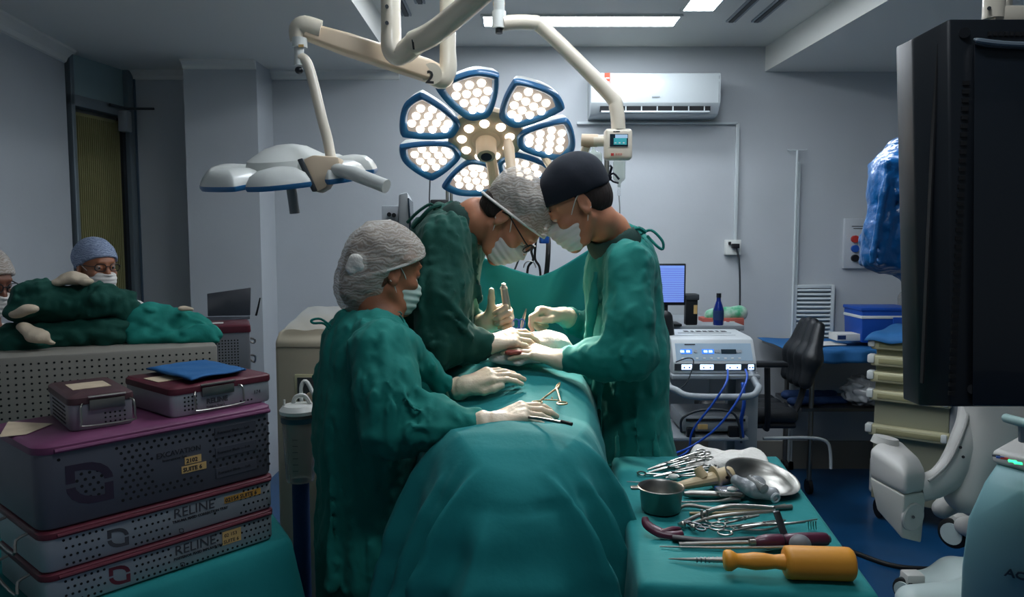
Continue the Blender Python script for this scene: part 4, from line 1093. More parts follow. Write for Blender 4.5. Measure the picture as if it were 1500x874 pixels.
# ---------------- things lying on the patient
def hemostat(label, tip, rings_c, z, m='steel', L=None, up=V(0, 0, 1), group=None, name='hemostat', spread=.030, rr=.011, tip_open=.002, curve=0):
    t = thing(name, label, 'surgical clamp', V(rings_c.x, rings_c.y, z), group=group)
    a = Vector(tip); b = Vector(rings_c); a.z += .004; b.z += .004; d = (b-a); L = d.length; d.normalize(); s_ = d.cross(up).normalized()
    piv = a+d*L*.33
    for k in (-1, 1):
        p_end = b+s_*k*spread*.5
        sh_ = MB().tube([a+s_*k*tip_open*.5+up*curve, a+d*L*.16+s_*k*.003, piv+s_*k*.002, piv+d*L*.12-s_*k*.006, b-d*.012-s_*k*spread*.42], [.0014, .0026, .0034, .0027, .0024], 8, sm=4).build('shank', M[m], t)
        rc_ = b-s_*k*spread*.5; pts = []
        for i in range(14):
            an = 2*math.pi*i/14; pts.append(rc_+d*math.cos(an)*rr*1.15+s_*math.sin(an)*rr)
        MB().tube(pts, .0022, 7, closed=True).build('finger_ring', M[m], sh_)
    MB().cyl(piv-up*.004, piv+up*.004, .0042, n=12).build('pivot', M['steel_dk'], t)
    m_ = MB(); m_.box(b-d*L*.22, (.004, .004, .004)); m_.tube([b-d*.030-s_*spread*.34, b-d*.030+s_*spread*.34], .0017, 6); m_.build('ratchet', M[m], t)
    return t
hemostat('gold-ringed hemostat lying open on the teal drape beside the scrub nurse', G(820, 562, 1.150), G(805, 592, 1.145), 1.13, 'gold', spread=.062, rr=.0125)
t = thing('forceps', 'dark-tipped forceps under the scrub nurse\'s near hand', 'forceps', G(800, 618, 1.135))
MB().tube([G(757, 609, 1.128), G(785, 612, 1.135), G(815, 617, 1.140), G(826, 619, 1.142)], [.003, .004, .004, .003], 8, sm=3).build('shaft', M['steel_dk'], t)
MB().tube([G(822, 617, 1.145), G(838, 621, 1.143)], .0042, 8).build('tip', M['rubber'], t)
S = SDF(); g0 = C(748, 612, 1.80); S.rc(g0, g0+V(.035, 0, .012), .006, .008, .01); S.disp = lambda P: .002*foldnoise(P, 22, 6)
S.rc(g0+V(.035, 0, .012), g0+V(.04, 0, .028), .007, .004, .01)
tag(sdf_obj('gauze', S, .003, M['gauze']), 'small white gauze strip under the scrub nurse\'s near hand', 'gauze')
S = SDF(); ga = C(729, 521, 2.20); gb = C(790, 527, 2.17)
S.rc(ga, gb, .022, .016, .02, 'u', ((0, 0, 1), 1.6)); S.rc(ga+V(-.0, 0, -.006), ga.lerp(gb, .5)+V(0, -.02, -.01), .022, .020, .02, 'u', ((0, 0, 1), 1.7)); S.disp = lambda P: .0045*foldnoise(P, 15, 6)
tag(sdf_obj('gauze', S, .0035, M['gauze']), 'folded white gauze towel across the drape in front of the surgeons\' hands', 'gauze')
S = SDF(); S.ell(C(803, 500, 2.31), (.062, .06, .034), None, .02); S.rc(C(780, 500, 2.28), C(832, 514, 2.28), .024, .02, .02); S.disp = lambda P: .005*foldnoise(P, 13, 26)
tag(sdf_obj('gauze', S, .004, M['gauze']), 'brightly lit heap of white gauze right of the wound', 'gauze')
S = SDF(); S.ell(C(762, 503, 2.29), (.050, .06, .028), None, .02); S.ell(C(768, 506, 2.23), (.035, .03, .018), None, .02); S.ell(C(752, 516, 2.15), (.026, .018, .008), None, .012); S.disp = lambda P: .004*foldnoise(P, 18, 27)
tag(sdf_obj('wound', S, .0035, M['tissue']), 'open red wound under the surgeons\' fingers', 'wound')
S = SDF(); S.rc(C(700, 505, 2.36), C(675, 520, 2.25), .035, .03, .03, 'u', ((0, 0, 1), 1.5)); S.disp = lambda P: .004*foldnoise(P, 13, 28)
tag(sdf_obj('towel', S, .005, mat('pale_green_towel', '9cc9bd', .9, bump=.3, bscale=40)), 'pale green towel at the left of the wound', 'towel')
# instruments in the surgeons' hands
t = thing('bone_tool', 'steel round-ended handle gripped upright in left surgeon\'s raised fist', 'surgical tool', C(741, 480, 2.37))
MB().tube([C(747, 478, 2.335), C(741, 440, 2.335), C(738, 424, 2.335)], [.012, .0125, .0115], 14).build('handle', mat('satin_steel', 'c4bbb0', .35, metal=.55), t)
MB().lathe([(.0115, 0), (.0125, .004), (.009, .010), (.006, .014), (.007, .018), (.002, .021)], C(738, 424, 2.335), (-.05, 0, 1), n=14).build('end_knob', MATS['satin_steel'], t)
t = thing('tissue_forceps', 'slim blue forceps held by right surgeon\'s far hand over the wound', 'forceps', C(762, 490, 2.36))
for k in (-1, 1):
    MB().tube([C(771, 452, 2.38), C(766+k*1.2, 470, 2.37), C(763, 488, 2.36)], [.002, .0032, .0015], 6, sm=3).build('arm', M['steel'], t)
t = thing('scissors', 'small blue-handled scissors between the two surgeons\' hands', 'scissors', C(762, 482, 2.36))
for k in (-1, 1):
    pts = [C(760+k*4+5*math.sin(a), 474+7*math.cos(a), 2.34) for a in [i*math.pi/6 for i in range(12)]]
    s1 = MB().tube(pts, .0018, 6, closed=True).build('finger_ring', M['cable_b'], t)
    MB().tube([C(760+k*3, 480, 2.34), C(762-k*2, 494, 2.34)], .0018, 6).build('blade', M['steel'], t)
# ================================================================== INSTRUMENTS ON THE TABLE (lower right)
def T(px, py, h=.004): return G(px, py, TZ+h)
# yellow mallet
a, b = T(1061, 820, .031), T(1249, 826, .031); d = (b-a).normalized(); L = (b-a).length
t = thing('mallet', 'yellow plastic mallet with thick cylindrical head at the table\'s front edge', 'mallet', V(b.x, b.y, TZ))
k = .94*L
MB().lathe([(.003, L*.47), (.024, L*.47), (.0295, L*.485), (.0305, L*.52), (.0305, L*.94), (.0300, L*.98), (.026, L), (.003, L)], a, d, n=36).build('head', M['yellow'], t, angle=60)
MB().lathe([(.003, 0), (.017, 0), (.0195, .004), (.0195, .012), (.016, .018), (.0125, .024), (.014, .04), (.0162, .055), (.0150, .075), (.0125, .092), (.0150, L*.47)], a, d, n=28).build('handle', M['yellow'], t, angle=60)
MB().cyl(b+V(0, 0, .0), b+d*.0006, .0085, n=20).build('end_mark', mat('yellow_dk', 'b87a26', .5), t)
def rod(name, label, cat, pts, r, m='steel', n=10, sm=4, end=None):
    t = thing(name, label, cat, V(pts[0].x, pts[0].y, TZ)); MB().tube(pts, r, n, sm=sm).build('shaft', M[m], t)
    if end: end(t)
    return t
rod('awl', 'pointed silver awl lying in front of the yellow mallet\'s handle end', 'awl', [T(979, 818, .006), T(1015, 819, .009), T(1062, 820, .012)], [.0008, .0035, .006],
    end=lambda t: [MB().cyl(T(1020+i*6, 819.5, .010), T(1021.5+i*6, 819.5, .010), .0052+.0002*i, n=12).build('ring', M['steel_dk'], t) for i in range(6)])
# screwdriver with maroon handle
def sd(t):
    a = T(1106, 794, .017); b = T(1213, 789, .017); d = (b-a).normalized(); L = (b-a).length
    h = MB().lathe([(.003, 0), (.008, .0), (.0125, .008), (.0155, .025), (.0145, L*.35), (.012, L*.40), (.0145, L*.45), (.0155, L*.6), (.0140, L*.92), (.0125, L*.98), (.003, L)], a, d, n=22).build('handle', M['wine'], t, angle=60)
    MB().cyl(a+d*L*.365, a+d*(L*.365+.003), .0138, n=20).build('groove_ring', M['black'], h)
    MB().cyl(b-d*.001, b+d*.003, .008, n=14).build('end_cap', M['steel_dk'], h); MB().cyl(a-d*.012, a+d*.004, .0072, n=14).build('ferrule', M['steel'], h)
rod('screwdriver', 'surgical screwdriver with maroon ribbed handle behind the yellow mallet', 'screwdriver', [T(995, 797, .006), T(1110, 794, .015)], .0046, end=sd)
def ball(t):
    MB().sphere(T(1172, 797, .020), (.0215, .020, .0195), 22, 14).build('ball_handle', mat('grey_ball', '6c6f73', .55), t)
rod('ball_probe', 'thin probe with grey ball handle between the screwdriver and mallet', 'probe', [T(966, 800, .004), T(1060, 802, .008), T(1160, 801, .014)], [.0012, .003, .0034], end=ball)
# steel cup
cb = T(968, 748, 0); t = thing('steel_cup', 'small round steel cup with a side tab, left on the instrument table', 'cup', cb)
rr = .0515; hh = .058
MB().lathe([(.002, .001), (.040, .001), (.045, .006), (rr-.002, hh*.93), (rr+.003, hh), (rr+.001, hh+.0015), (rr-.004, hh*.95), (.042, .008), (.002, .004)], cb, (0, 0, 1), n=40).build('bowl', M['steel_b'], t, angle=60)
MB().box(cb+V(-rr-.008, .004, hh*.93), (.022, .018, .006)).build('tab', M['steel_b'], t, bevel=.002)
# wide basin, tilted on the towel
bc = T(1114, 706, .022); ax = V(.14, -.20, .97).normalized()
t = thing('basin', 'wide shallow steel basin tilted on the white towel', 'basin', bc)
MB().lathe([(.002, -.012), (.060, -.012), (.078, .002), (.083, .014), (.091, .017), (.092, .019), (.082, .018), (.074, .005), (.058, -.009), (.002, -.009)], bc, ax, n=44).build('bowl', M['steel_b'], t, angle=60)
for i, (dx, dy) in enumerate(((-.03, .02), (-.01, .03), (.01, .028))):
    pass
S = SDF(); q = T(1106, 712, .042)
S.rc(q+V(-.045, .0, .012), q+V(-.01, -.01, .0), .014, .018, .012); S.rc(q+V(-.01, -.02, -.0), q+V(.03, -.025, -.010), .018, .018, .012); S.ell(q+V(.005, .01, .004), (.025, .02, .018), None, .015)
S.disp = lambda P: .005*foldnoise(P, 17, 61)
tag(sdf_obj('plastic_tubing_bag', S, .0028, mat('milky_plastic', 'a4a8aa', .3, alpha=.82, coat=.4, bump=.4, bscale=40)), 'crumpled milky plastic pouch in the tilted basin', 'plastic pouch')
t = thing('bulb_syringe', 'clear syringe barrel lying across the basin on the plastic pouch', 'syringe', T(1110, 712, .05))
a = T(1098, 700, .062); b = T(1135, 728, .045); d = (b-a).normalized()
MB().lathe([(.002, 0), (.009, 0), (.0095, .05), (.012, .052), (.012, .055), (.0095, .056)], a, d, n=18).build('barrel', M['clear2'], t)
MB().lathe([(.012, 0), (.013, .003), (.011, .006), (.008, .006), (.007, .0)], b, d, n=18).build('flange', mat('milky2', 'b8bcbe', .3), t)
# white towel behind
def tw(u, v):
    p = G(1003, 690, TZ)*(1-u)*v+G(1132, 700, TZ)*u*v+G(1010, 668, TZ)*(1-u)*(1-v)+G(1122, 668, TZ)*u*(1-v)
    e = min(u, 1-u, v, 1-v); h = .030*(1-math.exp(-e/.06))*(1+.25*math.sin(u*9+v*4))+.004*math.sin(u*21)*math.sin(v*9+u*5)
    return V(p.x, p.y, TZ+.002+h*(1.15-.4*u))
tag(MB().grid(tw, 50, 24).build('towel', M['gauze'], angle=180, solid=.003), 'folded white towel at the far end of the instrument table', 'towel')
# bunch of clamps
grp = None
spec = [((948, 690), (1030, 664), .040), ((950, 694), (1034, 671), .034), ((957, 700), (1040, 683), .020), ((962, 683), (1026, 668), .044), ((955, 687), (1046, 688), .018), ((975, 702), (1036, 694), .014)]
names = ['topmost steel clamp of the bunch, rings standing highest on the towel', 'second clamp from the top of the bunch on the towel', 'clamp in the middle of the bunch by the beige handle', 'clamp farthest back in the bunch near the table\'s far edge',
         'low clamp of the bunch with its rings beside the beige handle', 'nearest short clamp of the bunch at the white swab']
for (a, b, h), nm in zip(spec, names):
    hemostat(nm, T(a[0], a[1], .004), T(b[0], b[1], h*.8), TZ, spread=.024, rr=.011, group='clamps bunched at the far end of the table')
S = SDF(); S.ell(T(986, 698, .010), (.014, .010, .009), None, .01); S.disp = lambda P: .0015*foldnoise(P, 26, 4)
tag(sdf_obj('swab', S, .002, M['gauze']), 'small round white swab beside the bunch of clamps', 'swab')
# ring curette, thin rods
def ringend(t):
    c_ = T(940, 693, .006); pts = [c_+V(math.cos(q)*.011, math.sin(q)*.016, 0) for q in [i*math.pi/8 for i in range(16)]]
    MB().tube(pts, .0024, 7, closed=True).build('ring_end', M['steel'], t)
rod('ring_forceps', 'long steel instrument with an oval ring end behind the cup', 'surgical tool', [T(947, 693.5, .006), T(1010, 697, .007)], [.0028, .0034], end=ringend)
rod('probe', 'thin dark steel probe pointing left just behind the cup', 'probe', [T(918, 705, .003), T(975, 708, .006)], [.0010, .0024], 'steel_dk')
# beige funnel-shaped handle
t = thing('beige_impactor', 'beige plastic tool with flanged grip and tapering snout', 'surgical tool', T(1035, 705, 0))
a = T(974, 716, .014); b = T(1048, 700, .030); d = (b-a).normalized()
MB().tube([a, a.lerp(b, .5), b], [.008, .0145, .020], 12, sy=.85).build('snout', mat('bone_plastic', 'c9b48e', .45), t, angle=25)
MB().cyl(b-d*.004, b+d*.003, .030, n=24).build('flange', MATS['bone_plastic'], t, bevel=.001)
MB().lathe([(.003, 0), (.022, 0), (.023, .04), (.020, .046), (.003, .046)], b, d, n=24).build('barrel', MATS['bone_plastic'], t)
MB().cyl(b+d*.025+V(0, -.0225, .004), b+d*.025+V(0, -.0235, .004), .004, n=12).build('hole', M['hole'], t)
MB().tube([b.lerp(a, .25)+V(0, 0, .008), b.lerp(a, .30)+V(-.006, .01, .032)], [.015, .012], 12).build('spur', MATS['bone_plastic'], t)
# blue box with clear lid
t = thing('blue_box', 'small blue plastic box with clear lid beside the basin', 'box', T(1068, 722, 0))
bx('tray', M['coolerblue'], T(1068, 720, .009), (.062, .045, .018), t, rot=.1, bevel=.003); bx('lid', M['clear2'], T(1067, 719, .025), (.055, .040, .014), t, rot=.1, bevel=.004)
MB().sphere(T(1072, 716, .036), (.012, .010, .006), 12, 8).build('cap', M['gauze'], t)
# bars and long instruments in the middle
def cap_end(px, py, h, r):
    def f_(t): MB().sphere(T(px, py, h), r, 12, 8).build('end_cap', M['steel'], t)
    return f_
rod('osteotome', 'matt steel bar handle right behind the cup and beige tool', 'chisel', [T(1002, 723, .011), T(1012, 723, .011), T(1086, 726, .011)], [.006, .0095, .0095], 'steel_b', 14, 1, cap_end(1086, 726, .011, .0085))
rod('osteotome', 'flat bright chisel with narrow blade in front of the matt bar', 'chisel', [T(990, 735, .004), T(1050, 734, .006), T(1072, 731, .010), T(1084, 731, .009)], [.002, .003, .007, .005])
rod('elevator', 'long flat steel elevator lying across the table\'s middle', 'surgical tool', [T(994, 745, .005), T(1010, 740, .010), T(1060, 746, .006), T(1160, 742, .006)], [.003, .005, .0045, .006], 'steel_b')
rod('elevator', 'brown-tinted steel bar just behind the angled retractor', 'surgical tool', [T(1010, 752, .004), T(1090, 750, .006), T(1150, 740, .006)], [.004, .005, .004], 'gold')
# angled retractor
t = thing('angled_retractor', 'large steel retractor with its arm bent down at a right angle', 'retractor', T(1120, 770, 0))
MB().tube([T(994, 768, .008), T(1030, 752, .022), T(1060, 742, .034), T(1095, 741, .044), T(1134, 744, .052)], [.004, .005, .005, .0045, .0045], 10, sm=4).build('upper_arm', M['steel'], t)
MB().tube([T(1010, 768, .008), T(1045, 757, .018), T(1085, 752, .030), T(1136, 748, .048)], .0042, 10, sm=4).build('lower_arm', M['steel'], t)
m_ = MB(); p = T(1137, 748, .050); q = T(1150, 786, .002); w_ = V(.008, .002, 0); tt = V(0, .004, 0)
m_.hexa([q-w_-tt, q+w_-tt, q+w_+tt, q-w_+tt], [p-w_-tt, p+w_-tt, p+w_+tt, p-w_+tt]); m_.build('blade', M['steel_dk'], t, bevel=.0015)
for i, (x, y) in enumerate(((1000, 768), (1016, 772), (1030, 757))): MB().sphere(T(x, y, .012), .0075, 10, 8).build('joint_screw', M['steel'], t)
for x in (1028, 1036): MB().cyl(T(x, 755, .020)+V(0, 0, -.012), T(x, 755, .020)+V(0, 0, .014), .003, n=8).build('thumb_screw', M['steel'], t)
# maroon armed retractor on the left
t = thing('maroon_retractor', 'dark maroon curved-arm retractor in front of the steel cup', 'retractor', T(960, 770, 0))
MB().tube([T(945, 757, .034), T(948, 768, .022), T(965, 779, .012), T(985, 783, .010), T(1000, 780, .012)], [.006, .011, .012, .010, .006], 12, sm=5, sy=.6).build('curved_arm', M['wine'], t)
MB().tube([T(968, 780, .012), T(985, 776, .016), T(996, 774, .014)], [.006, .008, .004], 10, sm=3).build('spur', M['wine'], t)
MB().tube([T(985, 787, .009), T(1040, 792, .009), T(1105, 788, .012)], [.009, .0085, .006], 12, sm=3, sy=.7).build('black_handle', M['black'], t)
# scissors
hemostat('steel scissors with rings to the right of the black handle, nearest the screwdriver', T(1150, 764, .010), T(1056, 779, .008), TZ, 'steel', spread=.030, rr=.0135, name='scissors')
hemostat('needle holder crossing the scissors in the middle of the table', T(1112, 757, .016), T(1048, 768, .010), TZ, 'steel', spread=.026, rr=.013, name='needle_holder')
hemostat('small clamp between the steel cup and crossed scissors', T(1000, 765, .010), T(1030, 775, .008), TZ, 'steel_dk', spread=.020, rr=.009)
# rake
t = thing('rake_retractor', 'four-pronged steel rake retractor near the table\'s right edge', 'retractor', T(1190, 765, 0))
MB().tube([T(1080, 772, .008), T(1120, 768, .016), T(1160, 766, .022), T(1197, 760, .026)], [.003, .004, .003, .0015], 8, sm=4).build('shaft', M['steel'], t)
for i in range(4): MB().tube([T(1184+i*3.6, 763, .022), T(1184+i*3.6, 768, .014), T(1184.5+i*3.8, 775, .002)], [.0017, .0015, .0008], 6, sm=2).build('prong', M['steel'], t)
rod('fork', 'thin two-ended steel hook beside the angled retractor blade', 'surgical tool', [T(1085, 775, .006), T(1120, 776, .008), T(1150, 768, .010), T(1180, 765, .012)], [.0022, .003, .002, .0012])
# ================================================================== STERILISATION CASES, LEFT
Z1 = 1.17
Bc = G(400, 592, Z1); uu = V(.655, .756, 0).normalized(); vv = V(-uu.y, uu.x, 0)
A1 = G(52, 657, Z1); LEN = (Bc-A1).dot(uu)+.0
zb1 = C(398, 693, Bc.y).z; zb2 = C(398, 742, Bc.y).z; zb3 = C(398, 787, Bc.y).z
def case(name, label, org, u, v, ln, dp, z0, z1, m, ml, lid=.022, corner=.025, group=None):
    """org: front right corner; u runs along the front to the right, v away from the viewer"""
    t = thing(name, label, 'instrument case', V(org.x, org.y, z0), group=group)
    def outline(g, s_=0.0, cr=corner):
        pts = []
        for (cx, cy, a0) in ((-cr-g*0, cr, 270), (-cr, dp-cr, 0), (-ln+cr, dp-cr, 90), (-ln+cr, cr, 180)):
            for k in range(5):
                a = R(a0+k*22.5); pts.append(org+u*(cx+(cr+g)*math.cos(a))+v*(cy+(cr+g)*math.sin(a)))
        return pts
    def at(ps, z): return [V(p.x, p.y, z) for p in ps]
    MB().loft([at(outline(-.003), z0), at(outline(0), z0+.004), at(outline(0), z1-lid)]).build('body', m, t, angle=40)
    MB().loft([at(outline(.002), z1-lid-.001), at(outline(.003), z1-lid+.003), at(outline(.002), z1-.004), at(outline(-.004), z1)]).build('lid', ml, t, angle=40)
    return t
def face_frame(org, u, v, z0): return org-v*.0008, u, V(0, 0, 1)
def holes(t, org, u, v, pts, r=.0028, n=8):
    """pts: (distance left of the right corner, height) on the front face"""
    m_ = MB()
    for a, z in pts:
        c = org-u*a+V(0, 0, z-org.z); m_.cyl(c+v*.002, c-v*.0006, r, n=n)
    o = m_.build('perforation', M['hole'], t); o['kind'] = 'stuff'; return o
def fmark(t, name, m, org, u, v, a, z, poly, s_=1.0, th=.0006):
    m_ = MB(); o = org-u*a+V(0, 0, z-org.z)-v*.0002; m_.prism([(x*s_, y*s_) for x, y in poly], o, u, V(0, 0, 1), -v*th); return m_.build(name, m, t, smooth=False)
def logo(t, m, org, u, v, a, z, s_):
    # two facing arcs like an open leaf
    up = [(-1, .15), (-1, 1), (-.2, .98)]+[(-.2+1.2*math.sin(R(q)), .02+.96*math.cos(R(q))) for q in (15, 35, 55, 75, 88)]
    inn = [(.62, .05)]+[(-.25+.87*math.sin(R(q)), .02+.62*math.cos(R(q))) for q in (75, 55, 35, 15)]+[(-.3, .68), (-.62, .68), (-.62, .15)]
    poly = up+inn
    fmark(t, 'emblem', m, org, u, v, a, z, poly, s_); fmark(t, 'emblem', m, org, u, v, a, z, [(-x, -y) for x, y in poly], s_)
DP = .27
# large case
org = V(Bc.x, Bc.y, Z1); H1 = Z1-zb1
big = case('instrument_case', 'large grey perforated case with purple lid, the top one of the three wide cases', org, uu, vv, LEN, DP, zb1+.003, Z1, M['alu2'], M['purple'], .016, .03)
for sg in (0,): MB().tube([org-uu*.012-vv*.004+V(0, 0, -.012), org-uu*(LEN-.03)-vv*.004+V(0, 0, -.012)], .0045, 8).build('lid_rim', M['purple'], big)
pts = []
nc = 30
for i in range(nc):
    for j in range(10):
        a = .014+i*(LEN-.045)/nc+(.0 if j % 2 else .008); z = Z1-.030-j*(H1-.05)/9.5
        fa = a/LEN
        if .09 < fa < .30 and any(Z1-z0_-.016 < z < Z1-z0_+.008 for z0_ in (.036, .080, .125)): continue
        if .30 < fa < .36 and j > 7: continue
        if .33 < fa < .56 and Z1-.118 < z < Z1-.050: continue
        if .70 < fa < .93:
            la = (a-LEN*.815)/(LEN*.115); lz = (z-(zb1+H1*.47))/(H1*.36)
            if la*la+lz*lz < 1.5 and not (abs(la) < .45 and abs(lz) < .5): continue
        pts.append((a, z))
holes(big, org, uu, vv, pts, .0031)
for z0_, n_ in ((.036, ''), (.080, ''), (.125, '')):
    m_ = MB(); o = org-uu*(LEN*.195)+V(0, 0, -z0_-.004)-vv*.001; m_.box(o, (LEN*.20, .002, .022), frame(uu, vv, V(0, 0, 1))); q = m_.build('label_slot', mat('slot_panel', '4d4f58', .5, metal=.3), big)
    text('fine_print', 'Retractor Blade — Left', .008, M['ink'], org-uu*(LEN*.285)+V(0, 0, -z0_-.006)-vv*.003, uu, V(0, 0, 1), q)
logo(big, M['logo'], org, uu, vv, LEN*.815, zb1+H1*.47, .042)
text('case_title', 'EXCAVATION', .0150, M['ink'], org-uu*(LEN*.555)+V(0, 0, -.068)-vv*.0012, uu, V(0, 0, 1), big)
text('case_subtitle', 'Instrument Set', .0085, M['ink'], org-uu*(LEN*.53)+V(0, 0, -.078)-vv*.0012, uu, V(0, 0, 1), big)
for k, (s_, a, z) in enumerate((('2102', .435, .092), ('SUITE 6', .45, .110))):
    w_ = .036 if k == 0 else .054; o = org-uu*(LEN*a)+V(0, 0, -z)-vv*.0012
    q = MB().box(o+uu*w_/2+V(0, 0, .006), (w_, .001, .0155), frame(uu, vv, V(0, 0, 1))).build('tape_label', M['tape'], big)
    text('tape_text', s_, .0125, M['ink'], o+uu*.003+V(0, 0, .0015)-vv*.0008, uu, V(0, 0, 1), q, bold=.0003)
lb = G(38, 627, Z1+.001); MB().hexa([G(-2, 640, Z1+.0005), G(38, 636, Z1+.0005), G(78, 620, Z1+.0005), G(12, 617, Z1+.0005)], [G(-2, 640, Z1+.0015), G(38, 636, Z1+.0015), G(78, 620, Z1+.0015), G(12, 617, Z1+.0015)]).build('paper_label', M['paper'], big)
# two RELINE cases
def reline(ztop_, zbot, label, tape_a, tape_txt, kind):
    og = V(Bc.x, Bc.y, ztop_)-uu*.002; H_ = ztop_-zbot
    t = case('instrument_case', label, og, uu, vv, LEN-.004, DP, zbot+.002, ztop_, M['alu_w'], M['maroon'], .014, .022)
    MB().tube([og-uu*.012-vv*.003+V(0, 0, -.010), og-uu*(LEN-.03)-vv*.003+V(0, 0, -.010)], .004, 8).build('lid_rim', M['maroon'], t)
    p_ = []
    zs = [ztop_-.022-j*(H_-.032)/3.0 for j in range(4)]
    for i in range(38):
        for j in range(4):
            a = .016+i*(LEN-.05)/38+(.0 if j % 2 else .004); fa = a/LEN
            if .31 < fa < .50: continue
            if kind == 1 and .18 < fa < .30: continue
            if kind == 2 and .18 < fa < .27 and j < 3: continue
            if .66 < fa < .77: continue
            if fa > .93: continue
            p_.append((a, zs[j]))
    if kind == 2: p_ += [(.016+i*(LEN-.05)/38, zs[3]-.002) for i in range(12, 20)]
    holes(t, og, uu, vv, p_, .0026)
    text('case_title', 'RELINE', .029, M['logo2'], og-uu*(LEN*.488)+V(0, 0, -.018-.022)-vv*.001, uu, V(0, 0, 1), t)
    text('case_subtitle', 'TRAUMA FIXED CORRECTION TRAY' if kind == 1 else 'POSTERIOR FIXED IMPLANT TRAY', .0075, M['ink'], og-uu*(LEN*.493)+V(0, 0, -.050)-vv*.001, uu, V(0, 0, 1), t, bold=.0002)
    logo(t, M['logo2'], og, uu, vv, LEN*.455, zbot+.010, .0052)
    logo(t, M['logo2'] if kind == 1 else M['maroon'], og, uu, vv, LEN*.715, zbot+H_*.42, .020)
    if kind == 1:
        q = MB().box(og-uu*(LEN*.165)+V(0, 0, -.031)-vv*.0012, (.088, .001, .014), frame(uu, vv, V(0, 0, 1))).build('tape_label', M['tape2'], t)
        text('tape_text', '02154 SUITE 6', .0125, M['ink'], og-uu*(LEN*.165+.042)+V(0, 0, -.0355)-vv*.002, uu, V(0, 0, 1), q, bold=.0003)
    else:
        q = MB().box(og-uu*(LEN*.225)+V(0, 0, -.036)-vv*.0012, (.044, .001, .030), frame(uu, vv, V(0, 0, 1))).build('tape_label', M['tape'], t)
        text('tape_text', '02 153', .011, M['ink'], og-uu*(LEN*.225+.018)+V(0, 0, -.034)-vv*.002, uu, V(0, 0, 1), q)
        text('tape_text', 'SUITE 6', .011, M['ink'], og-uu*(LEN*.225+.020)+V(0, 0, -.048)-vv*.002, uu, V(0, 0, 1), q)
    # wire handle on the short left end
    e0 = og-uu*(LEN+.0)+vv*.06; 
    MB().tube([e0+V(0, 0, -.012), e0-uu*.02+V(0, 0, -.02), e0-uu*.024+V(0, 0, -.045), e0-uu*.022+vv*.12+V(0, 0, -.045), e0-uu*.02+vv*.13+V(0, 0, -.02), e0+vv*.13+V(0, 0, -.012)], .003, 8, sm=3).build('wire_handle', M['steel'], t)
    return t
reline(zb1, zb2, 'white perforated case marked RELINE with orange tape, middle of the wide stack', .1, '', 1)
reline(zb2, zb3, 'white perforated case marked RELINE with square yellow tape, lowest of the stack', .2, '', 2)

def handle_case(label, org, u, v, ln, dp, h, m, ml, hole_a, hole_b, txt, lidh=.016, yscale=1):
    t = case('instrument_case', label, org, u, v, ln, dp, Z1+.001, Z1+h, m, ml, lidh, .014)
    cx = (hole_a+hole_b)/2; hw = (hole_b-hole_a)/2; o = V(org.x, org.y, Z1)
    P_ = lambda a, z, off=0: o-u*a+V(0, 0, z)-v*off
    m_ = MB(); pts = [P_(cx-hw, h*.78, .001), P_(cx-hw*1.12, h*.70, .010), P_(cx-hw*1.12, h*.30, .014), P_(cx-hw*.98, h*.16, .014), P_(cx+hw*.98, h*.16, .014), P_(cx+hw*1.12, h*.30, .014), P_(cx+hw*1.12, h*.70, .010), P_(cx+hw, h*.78, .001)]
    MB().tube(pts, .0022, 8, sm=3).build('wire_handle', M['steel'], t)
    MB().tube([P_(cx-hw*.8, h*.96, .006), P_(cx+hw*.8, h*.96, .006)], .0026, 8).build('latch_bar', M['steel'], t)
    m_ = MB().box(P_(cx, h*.72, .006), (hw*1.5, .004, h*.30), frame(u, v, V(0, 0, 1))); m_.build('latch_plate', M['steel_b'], t, bevel=.001)
    return t, P_
# small case, left
og = G(197, 619, Z1+.001); fl = G(103, 633, Z1+.001); u2 = (og-fl).normalized(); v2 = V(-u2.y, u2.x, 0); ln = (og-fl).length
t, P_ = handle_case('small grey instrument case with plum lid and paper label, standing left on the large case', V(og.x, og.y, Z1), u2, v2, ln, .205, .070, M['alu'], M['plum'], ln*.06, ln*.80, '')
holes(t, V(og.x, og.y, Z1), u2, v2, [(ln*.15+i*.009, Z1+.012+j*.009) for i in range(5) for j in range(3)], .0020)
p0 = V(fl.x, fl.y, Z1); m_ = MB()
for i in range(15):
    for j in range(5):
        c = p0+v2*(.04+i*.0085)+V(0, 0, .012+j*.0082); m_.cyl(c+u2*.002, c-u2*.0006, .0022, n=6)
o = m_.build('perforation', M['hole'], t); o['kind'] = 'stuff'
zt_ = Z1+.0705; c_ = V(og.x, og.y, zt_)-u2*ln*.50+v2*.115
MB().box(c_, (ln*.62, .075, .001), frame(u2, v2, V(0, 0, 1))).build('paper_label', M['paper'], t)
# red lid case
og = G(398, 586, Z1+.001); fl = G(252, 613, Z1+.001); u3 = (og-fl).normalized(); v3 = V(-u3.y, u3.x, 0); ln = (og-fl).length
t, P_ = handle_case('instrument case with red-brown lid, wire handle and blue cloth on top', V(og.x, og.y, Z1), u3, v3, ln, .225, .066, M['alu_w'], M['maroon'], ln*.36, ln*.78, '')
holes(t, V(og.x, og.y, Z1), u3, v3, [(ln*.84+i*.0085-.016, Z1+.014+j*.009) for i in range(4) for j in range(4)]+[(ln*.22+i*.009, Z1+.012) for i in range(4)], .0022)
text('case_title', 'RELINE', .016, M['logo2'], P_(ln*.68, .020, .002), u3, V(0, 0, 1), t, bold=.0004)
text('case_subtitle', 'Fixation Tray 1', .007, M['ink'], P_(ln*.68, .011, .002), u3, V(0, 0, 1), t)
text('case_number', '174', .012, M['logo2'], P_(ln*.20, .024, .002), u3, V(0, 0, 1), t)
